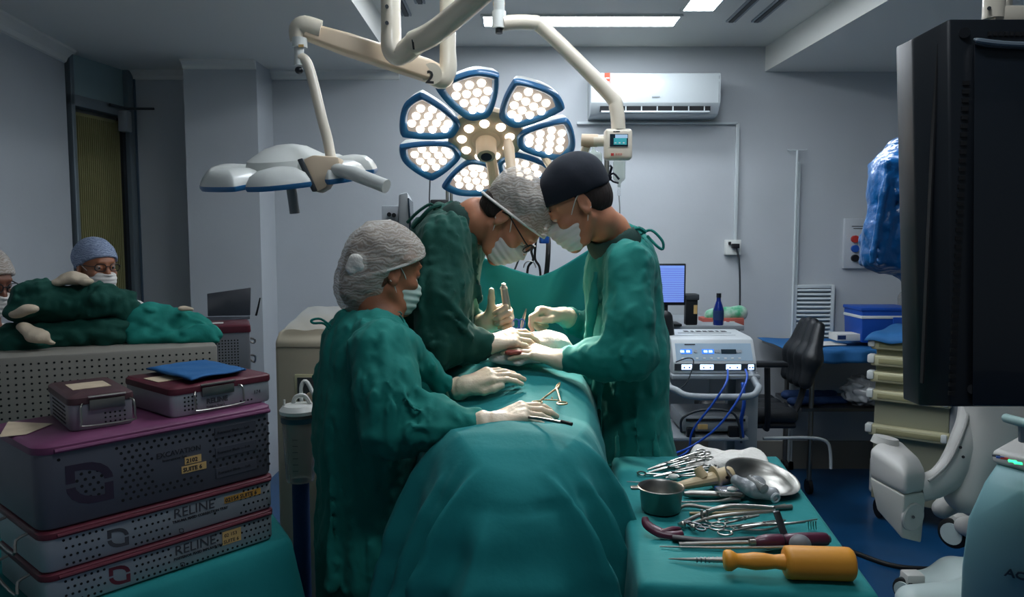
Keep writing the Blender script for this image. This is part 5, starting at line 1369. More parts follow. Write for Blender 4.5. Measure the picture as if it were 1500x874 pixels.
c_ = V(og.x, og.y, Z1+.067)-u3*ln*.80+v3*.12; MB().box(c_, (ln*.30, .07, .001), frame(u3, v3, V(0, 0, 1))).build('paper_label', M['paper'], t)
# blue folded cloth
def bluefold(z0, k):
    cs = [(222, 541), (262, 552), (352, 537), (345, 528), (262, 528)]
    a_, b_, c_, d_ = G(214, 540, z0), G(278, 556, z0), G(358, 541, z0), G(300, 528, z0)
    def fn(u, v):
        p = (a_*(1-u)+b_*u)*(1-v)+(d_*(1-u)+c_*u)*v; e = min(u, 1-u, v, 1-v)
        return V(p.x+.004*math.sin(v*7+k), p.y, z0+.004*(1-math.exp(-e/.05))+.0015*math.sin(u*12+k)*math.cos(v*8+k*2))
    return fn
t = thing('blue_cloth', 'folded blue non-woven wrap lying on the red-brown case lid', 'cloth', G(290, 540, Z1+.067))
for k in range(3): MB().grid(bluefold(Z1+.068+k*.005, k), 30, 20).build('fold_layer', M['bluecloth'], t, angle=180, solid=.0035)

# perforated platform behind
z4 = 1.262; pa = G(-120, 531, z4); pb = G(318, 505, z4); u4 = (pb-pa).normalized(); v4 = V(-u4.y, u4.x, 0); L4 = (pb-pa).length
t = thing('perforated_platform', 'off-white perforated metal box platform under the cloth bundles', 'platform', V(pb.x, pb.y, .98))
z4b = 1.00
m_ = MB(); P0 = [pa, pb, pb+v4*.5, pa+v4*.5]; m_.hexa([V(p.x, p.y, z4b) for p in P0], [V(p.x, p.y, z4) for p in P0]); m_.build('box', mat('platform_paint', '98948b', .5, metal=.2), t, bevel=.006)
m_ = MB()
for i in range(44):
    for j in range(11):
        c = pb-u4*(.02+i*.0165+(j % 2)*.0)+V(0, 0, -.020-j*.0165); m_.cyl(c+v4*.002, c-v4*.0007, .0028, n=8)
o = m_.build('perforation', M['hole'], t); o['kind'] = 'stuff'
# background case with maroon lid
p1 = G(392, 474, 1.345); 
og = C(393, 530, 2.35); fl = C(300, 530, 2.22); og.z = fl.z = 0
u5 = V(.93, .36, 0).normalized(); v5 = V(-u5.y, u5.x, 0); c0 = C(366, 475, 2.20); zt5 = c0.z
t = case('instrument_case', 'upright grey case with maroon lid standing behind, under the laptop', V(c0.x, c0.y, 0), u5, v5, .17, .16, 1.02, zt5, M['alu'], M['maroon'], .022, .010)
holes(t, V(c0.x, c0.y, 0), u5, v5, [(.035+i*.0085, zt5-.045-j*.0085) for i in range(15) for j in range(11)], .0023, 6)
o5 = V(c0.x, c0.y, zt5); MB().box(o5-u5*.10+v5*.07+V(0, 0, .0008), (.055, .035, .001), frame(u5, v5, V(0, 0, 1))).build('paper_label', M['paperw'], t)
MB().tube([o5+u5*.001+v5*.03+V(0, 0, -.045), o5+u5*.014+v5*.03+V(0, 0, -.05), o5+u5*.014+v5*.11+V(0, 0, -.07), o5+u5*.001+v5*.11+V(0, 0, -.065)], .003, 8, sm=3).build('wire_handle', M['steel'], t)
MB().tube([o5+u5*.001+v5*.03+V(0, 0, -.095), o5+u5*.014+v5*.03+V(0, 0, -.10), o5+u5*.014+v5*.11+V(0, 0, -.13), o5+u5*.001+v5*.11+V(0, 0, -.12)], .003, 8, sm=3).build('wire_handle', M['steel'], t)
# laptop lid standing open behind
t = thing('laptop', 'dark open laptop seen from the back, above the upright case', 'laptop', C(335, 462, 2.55))
a, b, c, d = C(304, 463, 2.5), C(366, 462, 2.62), C(367, 421, 2.64), C(303, 430, 2.54)
nrm5 = V(.0, .006, 0); MB().hexa([a, b, b+nrm5, a+nrm5], [d, c, c+nrm5, d+nrm5]).build('lid', mat('laptop_grey', '3d434d', .45), t, bevel=.002)
MB().hexa([a+V(0, 0, -.012), b+V(0, 0, -.012), b+V(-.02, -.2, -.012), a+V(-.02, -.2, -.012)], [a+V(0, 0, -.002), b+V(0, 0, -.002), b+V(-.02, -.2, -.002), a+V(-.02, -.2, -.002)]).build('base', MATS['laptop_grey'], t)
bx('emblem', M['dgrey'], (a+b+c+d)/4+V(0, -.002, 0), (.012, .002, .014), t, bevel=.003)
tag(MB().tube([C(375, 462, 2.4), C(378, 450, 2.4), C(381, 436, 2.4)], [.0035, .003, .0022], 8, sm=3).build('antenna', M['black']), 'thin black upright rod beside the laptop', 'rod')
tag(MB().box(C(340, 510, 2.75)+V(0, 0, 0), (.34, .30, .02)).build('equipment_shelf', M['grey_pl'], bevel=.004), 'grey shelf board behind the upright case, under the laptop', 'shelf') if False else None
# support table under the platform and cases, with teal cloth
ctop = [V(Bc.x, Bc.y, 0)+uu*.02-vv*.015, V(Bc.x, Bc.y, 0)-uu*(LEN+.25)-vv*.015, V(Bc.x, Bc.y, 0)-uu*(LEN+.05)+vv*.95, V(Bc.x, Bc.y, 0)+uu*.30+vv*.80]
m_ = MB(); zt6 = zb3-.002
cen6 = sum(ctop, V(0, 0, 0))/4; base6 = []
for i in range(4):
    p, q = ctop[i], ctop[(i+1) % 4]
    for k in range(40): base6.append(p.lerp(q, k/40))
nr6 = []
for i in range(160):
    tt = base6[(i+2) % 160]-base6[i-2]; n_ = V(-tt.y, tt.x, 0).normalized(); n_ = n_ if n_.dot(base6[i]-cen6) > 0 else -n_; nr6.append(n_)
rg = [[cen6+(p-cen6)*s_+V(0, 0, zt6) for p in base6] for s_ in (.02, .5, .97)]+[[p+V(0, 0, zt6) for p in base6]]
for dz in (.012, .05, .12, .22, .35, .5, .7, .9):
    rg.append([p+n_*(.008+.16*dz+.045*(1-math.exp(-dz/.25))*ridge(fold1(i/160*6.283+.3, 13)))+V(0, 0, max(.01, zt6-dz)) for i, (p, n_) in enumerate(zip(base6, nr6))])
tag(m_.loft(rg, caps=False).build('case_table_cover', M['cloth2'], angle=180), 'teal cloth hanging below the stacked wide cases at lower left', 'table cover')
t = thing('case_table', 'steel table beneath the teal cloth and the stacked cases', 'table', V(cen6.x, cen6.y, 0))
m_ = MB(); m_.hexa([p*1+V(0, 0, zt6-.03) for p in ctop], [p+V(0, 0, zt6-.006) for p in ctop]); m_.build('table_top', M['steel_b'], t)
for p in ctop: q = p+(cen6-p)*.08; MB().cyl(q, q+V(0, 0, zt6-.03), .016, n=10).build('leg', M['steel_b'], t)
# platform risers
for p in ((pb+v4*.05-u4*.05), (pb+v4*.45-u4*.05), (pa+v4*.05+u4*.2), (pa+v4*.45+u4*.2)): pass

# cloth bundles
def bundle(label, parts, m, seed, white=None, amp=.012):
    S = SDF()
    for a, b, r0, r1, fl in parts: S.rc(a, b, r0, r1, .03, 'u', ((0, 0, 1), fl))
    S.disp = lambda P: amp*foldnoise(P, 10, seed, (1, 1, 1.6))+amp*.5*(1-2*np.sqrt(foldnoise(P, 16, seed+3)**2+.02))
    o = sdf_obj('cloth_bundle', S, .005, m); tag(o, label, 'cloth bundle', None)
    if white:
        for w_ in white:
            S = SDF(); S.chain(w_[0], [q*1.5 for q in w_[1]], .02, 'u', ((0, 0, 1), 1.8)); S.disp = lambda P: .006*foldnoise(P, 15, seed+5); sdf_obj('inner_cloth', S, .004, mat('inner_white_cloth', 'c9b9a2', .9, bump=.2, bscale=30), o)
    return o
bundle('dark green cloth bundle lying lowest on the perforated platform, white lining showing', [(C(20, 495, 2.02), C(165, 487, 2.08), .058, .062, 1.3), (C(5, 500, 1.98), C(40, 505, 1.98), .045, .05, 1.2)], M['bundle'], 3,
       [([C(35, 478, 1.95), C(55, 492, 1.93), C(75, 502, 1.945)], [.014, .016, .010])])
bundle('dark green cloth bundle stacked on top of another, with white cloth on it', [(C(48, 445, 2.03), C(168, 445, 2.10), .062, .056, 1.15), (C(28, 460, 1.99), C(60, 432, 2.02), .03, .045, 1.1), (C(150, 436, 2.06), C(183, 453, 2.1), .045, .042, 1.1)], M['bundle'], 8,
       [([C(85, 414, 2.03), C(105, 407, 2.05), C(125, 412, 2.04)], [.012, .018, .014]), ([C(25, 460, 1.93), C(42, 452, 1.93)], [.012, .014])])
bundle('lighter teal cloth bundle at the right end of the perforated platform', [(C(212, 478, 2.12), C(292, 484, 2.17), .062, .048, 1.15), (C(205, 495, 2.08), C(310, 491, 2.12), .035, .034, 1.2), (C(220, 462, 2.12), C(262, 462, 2.14), .03, .03, 1)], M['bundle_teal'], 14,
       [([C(268, 452, 2.11), C(279, 453, 2.11)], [.010, .008])])
# ================================================================== EQUIPMENT, BACK AND RIGHT
def rbox(x0, y0, x1, y1, Yf, dep):     # picture rectangle at distance Yf -> centre, size of a box with that front
    a = C(x0, y0, Yf); b = C(x1, y1, Yf); return V((a.x+b.x)/2, Yf+dep/2, (a.z+b.z)/2), (abs(b.x-a.x), dep, abs(a.z-b.z))
# ---------- electrosurgical generator on its cart
YE = 3.45
t = thing('electrosurgical_generator', 'pale electrosurgical unit with blue displays and lit sockets on a cart', 'medical unit', C(1045, 548, YE))
fl_, fr_ = C(986, 547, YE), C(1108, 547, YE); H_ = C(1000, 531, YE).z; H2 = C(1000, 497, YE+.05).z; D_ = .34
x0, x1, zb = fl_.x, fr_.x, fl_.z; zt = H2
prof = [(YE, zb), (YE, H_), (YE+.06, zt), (YE+.10, zt+.008), (YE+D_, zt+.015), (YE+D_, zb)]
bodyo = MB().loft([[V(x0, y, z) for y, z in prof], [V(x1, y, z) for y, z in prof]]).build('casing', mat('esu_grey', 'b4babd', .4), t, bevel=.005)
pn = (V(0, YE+.06, zt)-V(0, YE, H_)).normalized(); nr = V(0, -pn.z, pn.y)
def onp(u, v, off=.001): return V(x0+(x1-x0)*u, YE, H_)+pn*((zt-H_)*1.03*v)+nr*off
pf = frame(V(1, 0, 0), pn, nr*-1)
def pbox(name, u, v, w, h, m, off=.001, par=None): return MB().box(onp(u, v, off), (w, h, .002), frame(V(1, 0, 0), pn, V(1, 0, 0).cross(pn))).build(name, m, par or t)
pbox('front_panel', .5, .5, (x1-x0)*.92, (zt-H_)*.86, mat('esu_panel', '8ea3b4', .4))
for u, w_ in ((.17, .05), (.43, .055), (.68, .07)): pbox('display', u, .52, w_, .022, M['led_b'] if u < .6 else M['scr_dk'], .003)
for u in (.12, .19, .40, .46): pbox('digit', u, .52, .016, .010, M['led_bl'], .0045)
for u in (.28, .53, .56, .79, .82): MB().cyl(onp(u, .52, .002), onp(u, .52, .006), .008, n=12).build('knob', M['grey_pl'], t)
for i in range(9): pbox('button', .12+.085*i, .2, .012, .006, M['white_pl'], .003)
pbox('brand_text', .22, .86, .05, .005, M['ink'], .003)
bx('socket_strip', M['dgrey'], ((x0+x1)/2, YE-.001, (zb+H_)/2+.005), ((x1-x0)*.97, .004, (H_-zb)*.62), t)
for u, w_ in ((.16, .048), (.40, .062), (.72, .068), (.93, .026)):
    q = bx('lit_socket', M['led_bl'], (x0+(x1-x0)*u, YE-.005, (zb+H_)/2+.006), (w_, .004, (H_-zb)*.46), t, bevel=.001)
    for k in (-1, 1): MB().cyl(V(x0+(x1-x0)*u+k*w_*.25, YE-.006, (zb+H_)/2+.004), V(x0+(x1-x0)*u+k*w_*.25, YE-.010, (zb+H_)/2+.004), .004, n=8).build('jack', M['blue'] if u != .40 else M['grey_pl'], q)
for i, w_ in enumerate((.022, .012, .024, .020, .024, .012, .026)): bx('top_lettering', M['ink'], (x0+.115+i*.031, YE+.255, zt+.0138), (w_, .034, .001), t)
bx('top_text_line', M['grey_pl'], ((x0+x1)/2, YE+.20, zt+.0125), (.26, .012, .001), t); bx('top_text_line', M['grey_pl'], ((x0+x1)/2-.02, YE+.13, zt+.010), (.30, .008, .001), t)
# cart
t = thing('equipment_cart', 'grey tubular-handled cart carrying the electrosurgical unit', 'cart', V((x0+x1)/2, YE+.15, 0))
g_ = mat('cart_grey', '8b9297', .4, metal=.2)
bx('top_shelf', g_, ((x0+x1)/2, YE+.18, zb-.012), (x1-x0+.02, .42, .02), t, bevel=.004)
hz = C(1050, 579, YE-.12).z; xh0, xh1 = C(992, 579, YE-.12).x, C(1115, 579, YE-.12).x
MB().tube([V(xh0-.02, YE+.05, zb-.0), V(xh0-.022, YE-.04, zb-.05), V(xh0-.0, YE-.10, hz+.02), V(xh0+.05, YE-.13, hz), V((xh0+xh1)/2, YE-.135, hz-.004), V(xh1-.05, YE-.13, hz), V(xh1-.005, YE-.10, hz+.03), V(xh1, YE-.05, zb-.04), V(xh1-.015, YE+.02, zb+.02)], .015, 12, sm=5).build('handle', M['grey_pl'], t)
px_ = C(1104, 600, YE+.05).x
bx('column', g_, (px_, YE+.16, zb/2), (.065, .16, zb-.02), t, bevel=.008)
px2 = C(1078, 600, YE+.28).x; bx('rear_column', g_, (px2-.02, YE+.30, zb/2), (.05, .05, zb-.02), t, bevel=.006)
zs = C(1040, 637, YE).z; bx('lower_shelf', g_, ((x0+x1)/2-.03, YE+.14, zs-.01), (x1-x0-.02, .36, .018), t, bevel=.006)
bx('base', g_, ((x0+x1)/2, YE+.15, .10), (x1-x0+.05, .50, .05), t, bevel=.01)
for i in (-1, 1):
    for j in (-1, 1): MB().cyl(V((x0+x1)/2+i*.2-.012, YE+.15+j*.2, .045), V((x0+x1)/2+i*.2+.012, YE+.15+j*.2, .045), .045, n=16).build('caster', M['rubber'], t)
c_, s_ = rbox(1000, 610, 1096, 632, YE, .28)
t = thing('second_generator', 'low flat unit with yellow socket on the cart\'s lower shelf', 'medical unit', c_)
bx('casing', mat('unit_grey', '7e8488', .4), c_, s_, t, bevel=.006); bx('front_slot', M['hole'], c_+V(0, -.142, .02), (s_[0]*.9, .004, .012), t)
bx('socket', M['tape'], c_+V(-.06, -.144, -.012), (.045, .006, .022), t); bx('plug', M['black'], c_+V(.08, -.16, -.03), (.05, .03, .05), t, bevel=.006)
bx('plug', M['black'], c_+V(-.12, -.16, -.04), (.04, .03, .06), t, bevel=.006)
def cable(label, pts, r, m, name='cable', cat='cable'):
    return tag(MB().tube(pts, r, 7, sm=6).build(name, M[m], angle=180), label, cat)
cable('blue cable hanging from the white socket of the electrosurgical unit to the lower left', [C(1066, 541, 3.43), C(1064, 560, 3.25), C(1045, 590, 3.24), C(1015, 630, 3.28), C(1008, 660, 3.3), C(985, 672, 3.2)], .005, 'cable_b')
cable('blue cable from the rightmost socket running down across the cart', [C(1092, 541, 3.43), C(1094, 556, 3.27), C(1078, 590, 3.23), C(1048, 628, 3.25), C(1010, 655, 3.27), C(975, 668, 3.15)], .005, 'cable_b')
cable('blue cable bundle drooping straight down by the cart column', [C(1088, 560, 3.4), C(1090, 590, 3.38), C(1086, 615, 3.4), C(1088, 640, 3.42)], .009, 'cable_b')
cable('thin dark cable arching over the low flat unit', [C(998, 632, 3.40), C(1000, 612, 3.36), C(1030, 600, 3.38), C(1070, 603, 3.38), C(1082, 620, 3.40), C(1086, 648, 3.42)], .006, 'dgrey')
cable('thin dark lead curving at the left side of the electrosurgical unit', [C(990, 530, 3.43), C(1008, 524, 3.40), C(1016, 530, 3.38), C(1006, 560, 3.36), C(990, 572, 3.38)], .003, 'dgrey')
t = thing('coiled_cable', 'loose coil of black cable on the floor behind the white towel', 'cable', V(1.05, 3.6, 0))
MB().tube([V(1.02+.16*math.cos(a)*(1-.03*i/10), 3.62+.12*math.sin(a), .03+.012*math.sin(a*3)+.002*i) for i, a in enumerate([k*.4 for k in range(48)])], .007, 6).build('loops', M['rubber'], t)
# foot switch / black stool base seen beyond the basin
# ---------- desk with computer
YD = 4.25; zd = C(1010, 477, YD).z
t = thing('computer_desk', 'grey desk behind the electrosurgical unit carrying the computer', 'desk', V(.95, YD+.3, 0))
bx('desk_top', M['grey_pl'], (1.02, YD+.33, zd-.015), (.62, .62, .03), t, bevel=.004)
for x in (.74, 1.30): bx('leg', M['grey_pl'], (x, YD+.33, zd/2-.02), (.03, .5, zd-.03), t)
t = thing('computer_monitor', 'computer monitor with pale blue text screen behind the right surgeon', 'monitor', C(985, 477, YD))
c_, s_ = rbox(945, 386, 1004, 447, YD, .03)
bx('bezel', M['black'], c_, s_, t, bevel=.004); bx('screen', M['scr_b'], c_+V(0, -.017, .004), (s_[0]-.02, .002, s_[2]-.03), t)
for i in range(16): bx('text_row', mat('screen_rows', '5e6fc0', .4, emit='6f80d8', es=.4), c_+V(.01, -.0185, s_[2]/2-.03-i*.0125), (s_[0]-.04, .001, .0035), t)
bx('stand', M['black'], (c_.x, YD+.03, (zd+c_.z-s_[2]/2)/2), (.04, .03, c_.z-s_[2]/2-zd), t); bx('stand_base', M['black'], (c_.x, YD+.03, zd+.008), (.18, .14, .015), t, bevel=.004)
t = thing('black_device', 'upright black handheld device with yellow trim beside the monitor', 'device', C(1014, 477, YD))
c_, s_ = rbox(1005, 430, 1022, 476, YD+.03, .05); bx('shell', M['black'], c_, s_, t, bevel=.008); bx('head', M['dgrey'], c_+V(.0, -.01, s_[2]/2-.02), (s_[0]*1.15, .05, .035), t, bevel=.006); bx('trim_patch', M['tape'], c_+V(.02, -.027, -.0), (.02, .004, .05), t)
bp = C(1052, 477, YD+.05); bp.z = zd
t = thing('blue_bottle', 'dark blue glass bottle with slim neck on the desk', 'bottle', bp)
MB().lathe([(.003, 0), (.029, 0), (.030, .01), (.030, .09), (.022, .115), (.013, .14), (.012, .165), (.003, .165)], bp, n=22).build('glass', M['bottle'], t); MB().cyl(bp+V(0, 0, .158), bp+V(0, 0, .182), .0135, n=16).build('stopper', M['black'], t); MB().cyl(bp+V(0, 0, .03), bp+V(0, 0, .085), .0306, n=22).build('paper_band', M['bluedk'], t)
t = thing('glove_packs', 'green and white soft pack lying on a red box behind the bottle', 'package', C(1060, 477, YD+.2))
c_, s_ = rbox(1030, 466, 1090, 478, YD+.2, .12); bx('red_box', mat('red_carton', 'a8554a', .7), c_, s_, t, bevel=.003)
S = SDF(); a_, b_ = C(1042, 462, YD+.25), C(1084, 458, YD+.25); S.rc(a_, b_, .042, .046, .02, 'u', ((0, 1, 0), 1.4)); S.disp = lambda P: .004*foldnoise(P, 12, 77); sdf_obj('soft_pack', S, .006, mat('pack_green', '3c9a70', .5, col2='c9d6cf', vscale=14), t)
for i, x in enumerate((-.05, .0, .05)): bx('print_mark', M['paperw'], c_+V(x, -.0615, 0), (.03, .002, .014), t)
# monitor arm / dark chair behind right surgeon
S = SDF(); S.rc(C(975, 465, 3.6), C(978, 520, 3.6), .035, .045, .02, 'u', ((0, 1, 0), 1.6))
tag(sdf_obj('headrest', S, .008, M['leather']), 'dark padded edge showing between the right surgeon and the unit', 'chair back')
# ---------- office chair
ch = thing('office_chair', 'black office chair with armrests and curved backrest, turned left', 'chair', V(1.28, 4.12, 0))
S = SDF(); b0, b1, b2 = C(1189, 470, 4.15), C(1175, 520, 4.13), C(1166, 556, 4.12)
S.rc(b0+V(.01, 0, 0), b1, .030, .045, .04); 
S = SDF()
for y_ in (-.15, -.05, .05, .15):
    q = abs(y_)/.15; S.chain([b0+V(-.0, y_*.75, -.02*q), b1+V(-.012*(1-q), y_, 0), b2+V(.0, y_*.9, .01*q)], [.028, .042, .036], .05)
sdf_obj('backrest', S, .009, M['leather'], ch)
s0 = C(1090, 598, 4.12); S = SDF()
for y_ in (-.17, -.06, .06, .17): S.rc(s0+V(-.20, y_*.9, 0), s0+V(.19, y_, 0), .042, .046, .05)
sdf_obj('seat', S, .01, M['leather'], ch)
bx('seat_shell', M['black'], s0+V(0.02, 0, -.05), (.40, .40, .03), ch, bevel=.012)
m_ = MB().tube([s0+V(.12, 0, -.06), s0+V(.24, 0, -.05), C(1170, 590, 4.12), b1+V(.05, 0, -.02)], .026, 10, sm=5, sy=.6); m_.build('back_bracket', M['black'], ch)
MB().box(b1+V(.05, 0, 0), (.03, .07, .10)).build('adjust_box', M['black'], ch, bevel=.008)
MB().cyl(V(s0.x, s0.y, .12), s0+V(0, 0, -.06), .026, n=14).build('gas_column', M['steel_dk'], ch)
for y_ in (-.24, .24):
    az = C(1100, 533, 4.12+y_).z
    MB().tube([s0+V(0.05, y_*.8, -.05), s0+V(.05, y_, -.03), V(s0.x+.04, s0.y+y_, az-.02)], .016, 8, sm=3).build('arm_post', M['black'], ch)
    MB().box(V(s0.x+.01, s0.y+y_, az), (.26, .07, .028)).build('arm_pad', M['black'], ch, bevel=.010)
for i in range(5):
    a_ = i*2*math.pi/5+.5; lg = MB().tube([V(s0.x, s0.y, .12), V(s0.x+.15*math.cos(a_), s0.y+.15*math.sin(a_), .10), V(s0.x+.28*math.cos(a_), s0.y+.28*math.sin(a_), .075)], [.03, .022, .016], 8).build('leg', M['black'], ch)
    MB().cyl(V(s0.x+.28*math.cos(a_)-.015, s0.y+.28*math.sin(a_), .03), V(s0.x+.28*math.cos(a_)+.015, s0.y+.28*math.sin(a_), .03), .03, n=12).build('caster', M['rubber'], lg)
# foot pedal (glossy black oval behind the basin)
t = thing('foot_pedal', 'glossy black oval foot-pedal housing on the floor beyond the basin', 'pedal', G(1140, 690, .05))
q = C(1142, 688, 3.05); 
MB().lathe([(.01, -.05), (.10, -.05), (.125, -.02), (.12, .01), (.09, .03), (.01, .035)], V(q.x, q.y, .09), (0, 0, 1), n=30).build('housing', mat('gloss_black', '0a0b0d', .15, coat=.6), t)
t.name = 'foot_pedal'
MB().tube([V(q.x+.13*math.cos(a), q.y+.13*math.sin(a), .10) for a in [i*math.pi/12 for i in range(24)]], .007, 8, closed=True).build('rim', M['steel_dk'], t)
# ---------- table with blue cover, cooler etc.
YT = 4.44; zt = C(1220, 513, YT).z
t = thing('side_table', 'white-legged wheeled table with lower shelf along the back wall', 'table', V(1.95, YT+.25, 0))
xa, xb = C(1158, 520, YT).x, 2.55
bx('table_top', M['steel_b'], ((xa+xb)/2, YT+.26, zt-.012), (xb-xa, .50, .02), t)
zsf = C(1220, 602, YT).z; bx('lower_shelf', M['steel_dk'], ((xa+xb)/2+.06, YT+.26, zsf), (xb-xa-.06, .46, .02), t)
for x in (C(1193, 600, YT).x, xb-.06):
    for y in (YT+.05, YT+.46):
        lg = MB().cyl(V(x, y, .08), V(x, y, zt-.02), .015, n=10).build('leg', M['steel_b'], t)
        MB().cyl(V(x-.012, y, .045), V(x+.012, y, .045), .045, n=14).build('caster', M['rubber'], lg)
MB().tube([C(1118, 642, YT), C(1185, 641, YT), C(1210, 646, YT), C(1216, 660, YT), C(1217, 686, YT)], .010, 8, sm=4).build('base_tube', M['acwhite'], t)
def bc(u, v):
    x = xa-.03+(xb-xa+.03)*u; s_ = v*.62; y = YT+.52-s_ if s_ < .54 else YT-.02; z = zt+.006 if s_ < .54 else zt+.006-(s_-.54)*1.0
    return V(x, y-.012*math.sin(x*34)*(1 if s_ > .54 else 0), z+.003*math.sin(x*22+y*17))
tag(MB().grid(bc, 60, 34).build('blue_table_cover', M['bluecloth'], angle=180, solid=.002), 'blue non-woven cover over the side table\'s top', 'table cover')
t = thing('cooler_box', 'blue cool box with white band on the side table', 'cool box', C(1300, 503, YT+.1))
c_, s_ = rbox(1264, 455, 1336, 502, YT+.1, .24); MB().box(c_, s_, taper=1.06).build('box', M['coolerblue'], t, bevel=.01); bx('band', M['white_pl'], c_+V(0, -.003, s_[2]*.30), (s_[0]*1.07, .255, .018), t, bevel=.003)
bx('lid', M['coolerblue'], c_+V(0, 0, s_[2]*.5+.008), (s_[0]*1.09, .26, .022), t, bevel=.006); bx('handle_side', M['coolerblue'], c_+V(s_[0]*.2, -.13, s_[2]*.1), (.07, .012, .08), t, bevel=.004)
t = thing('supply_box', 'flat white box with dark label on the side table left of the cool box', 'box', C(1235, 500, YT+.15))
c_, s_ = rbox(1226, 489, 1264, 499, YT+.12, .12); bx('carton', M['paperw'], c_, s_, t, bevel=.002); bx('end_label', M['bluedk'], c_+V(-.05, -.061, 0), (.05, .002, .025), t)
tag(bx('paper_sheet', M['paperw'], C(1205, 503, YT+.18), (.22, .16, .004), rot=.2), 'loose white papers on the blue table cover', 'paper')
S = SDF(); a_ = C(1325, 448, YT+.35); S.rc(a_+V(0, 0, -.12), a_+V(0, 0, .05), .045, .042, .02); S.rc(a_+V(0, 0, .05), a_+V(0, 0, .10), .03, .012, .02)
tag(sdf_obj('water_bottle', S, .006, M['clear2']), 'clear plastic bottle standing behind the cool box', 'bottle')
t = thing('wall_leaflet', 'small pale paper notice with a blue print on the wall above the cool box', 'notice', C(1328, 425, 4.98)); bx('sheet', M['paperw'], C(1328, 428, 4.985), (.07, .006, .10), t); bx('print_mark', M['blue'], C(1328, 422, 4.98), (.05, .003, .02), t)
S = SDF(); a_, b_ = C(1165, 588, YT+.12), C(1232, 586, YT+.2); S.rc(a_, b_, .05, .045, .03, 'u', ((0, 0, 1), 1.8)); S.rc(a_+V(0, .12, .015), b_+V(-.02, .1, .02), .05, .04, .03, 'u', ((0, 0, 1), 1.6)); S.disp = lambda P: .006*foldnoise(P, 8, 87)
tag(sdf_obj('navy_cloth', S, .007, M['bluedk']), 'crumpled navy cloth on the side table\'s lower shelf', 'cloth')
S = SDF(); a_ = C(1262, 574, YT+.15); S.ell(a_, (.115, .13, .095), None, .03); S.ell(a_+V(.06, 0, -.02), (.07, .1, .07), None, .03); S.ell(a_+V(-.02, 0, .07), (.04, .05, .05), None, .03)
S.disp = lambda P: .016*(1-2*np.sqrt(foldnoise(P, 11, 90)**2+.01))
tag(sdf_obj('plastic_bag', S, .006, M['bagclear']), 'crumpled clear plastic bag with white waste on the lower shelf', 'plastic bag')
# drawer trolley with angled beige trays
YK = 3.98
t = thing('drawer_trolley', 'beige trolley with angled drawer fronts behind the big monitor', 'trolley', V(1.95, YK+.3, 0))
xl = C(1300, 550, YK+.0).x; zt = C(1320, 492, YK).z
u7 = V(.80, -.60, 0).normalized(); v7 = V(.60, .80, 0).normalized()
o7 = V(xl-.015, YK+.10, 0)
def P7(a, b, z): return o7+u7*a+v7*b+V(0, 0, z)
def box7(mb, a0, a1, b0, b1, z0, z1): return mb.hexa([P7(a0, b0, z0), P7(a1, b0, z0), P7(a1, b1, z0), P7(a0, b1, z0)], [P7(a0, b0, z1), P7(a1, b0, z1), P7(a1, b1, z1), P7(a0, b1, z1)])
box7(MB(), .0, .36, .0, .40, .12, zt-.02).build('cabinet', mat('trolley_side', '97967f', .5), t, bevel=.006)
box7(MB(), .36, .62, .0, .40, .12, zt-.06).build('end_panel', mat('trolley_end', '8e9295', .5), t, bevel=.01)
for y in (500, 524, 548, 575, 626):
    z = C(1300, y, YK+.05).z
    q = box7(MB(), -.02, .37, -.045, .02, z-.045, z+.012).build('drawer', M['trayb'], t, bevel=.010, seg=3)
    box7(MB(), .02, .33, -.049, -.044, z-.030, z-.004).build('grip_recess', mat('recess_beige', '8f8a66', .6), q, bevel=.004)
    box7(MB(), -.035, .0, -.055, .01, z-.030, z+.016).build('drawer_end', M['white_pl'], q, bevel=.008); box7(MB(), .33, .36, -.055, -.03, z-.035, z+.01).build('drawer_end', M['white_pl'], q, bevel=.008)
for i in (.04, .56):
    for j in (.04, .36): c_ = P7(i, j, .055); MB().cyl(c_+V(-.014, 0, 0), c_+V(.014, 0, 0), .052, n=14).build('caster', M['rubber'], t)
def bc2(u, v):
    p = P7(-.05+.46*u, -.07+.5*v, zt+.015); e = min(u, v, 1-u)
    return p+V(0, 0, .006*math.sin(u*17+v*5)-(.05*math.exp(-e/.05)))
tag(MB().grid(bc2, 36, 30).build('blue_cloth', M['bluecloth'], angle=180, solid=.003), 'blue wrap laid over the top of the beige drawer trolley', 'cloth')
# white jug
jb = G(1270, 708, 0); jb = V(jb.x, 4.45, 0)
t = thing('plastic_jug', 'white plastic canister with handle and label on the floor', 'canister', jb)
jx = .070; S = SDF(); S.box(jb+V(0, 0, .115), (jx, .075, .115), None, .025, .01); S.rc(jb+V(-.01, 0, .225), jb+V(-.03, 0, .255), .04, .02, .02); S.rc(jb+V(-.045, 0, .225), jb+V(-.040, 0, .265), .014, .012, .01); S.rc(jb+V(-.040, 0, .268), jb+V(.045, 0, .268), .012, .012, .01); S.rc(jb+V(.048, 0, .265), jb+V(.055, 0, .21), .012, .014, .01)
sdf_obj('canister_body', S, .005, M['white_pl'], t); bx('label', mat('blue_grey_label', '8b94a8', .6), jb+V(-.005, -.0765, .115), (.10, .003, .12), t)
MB().cyl(jb+V(-.03, 0, .255), jb+V(-.03, 0, .285), .02, n=16).build('cap', M['white_pl'], t)

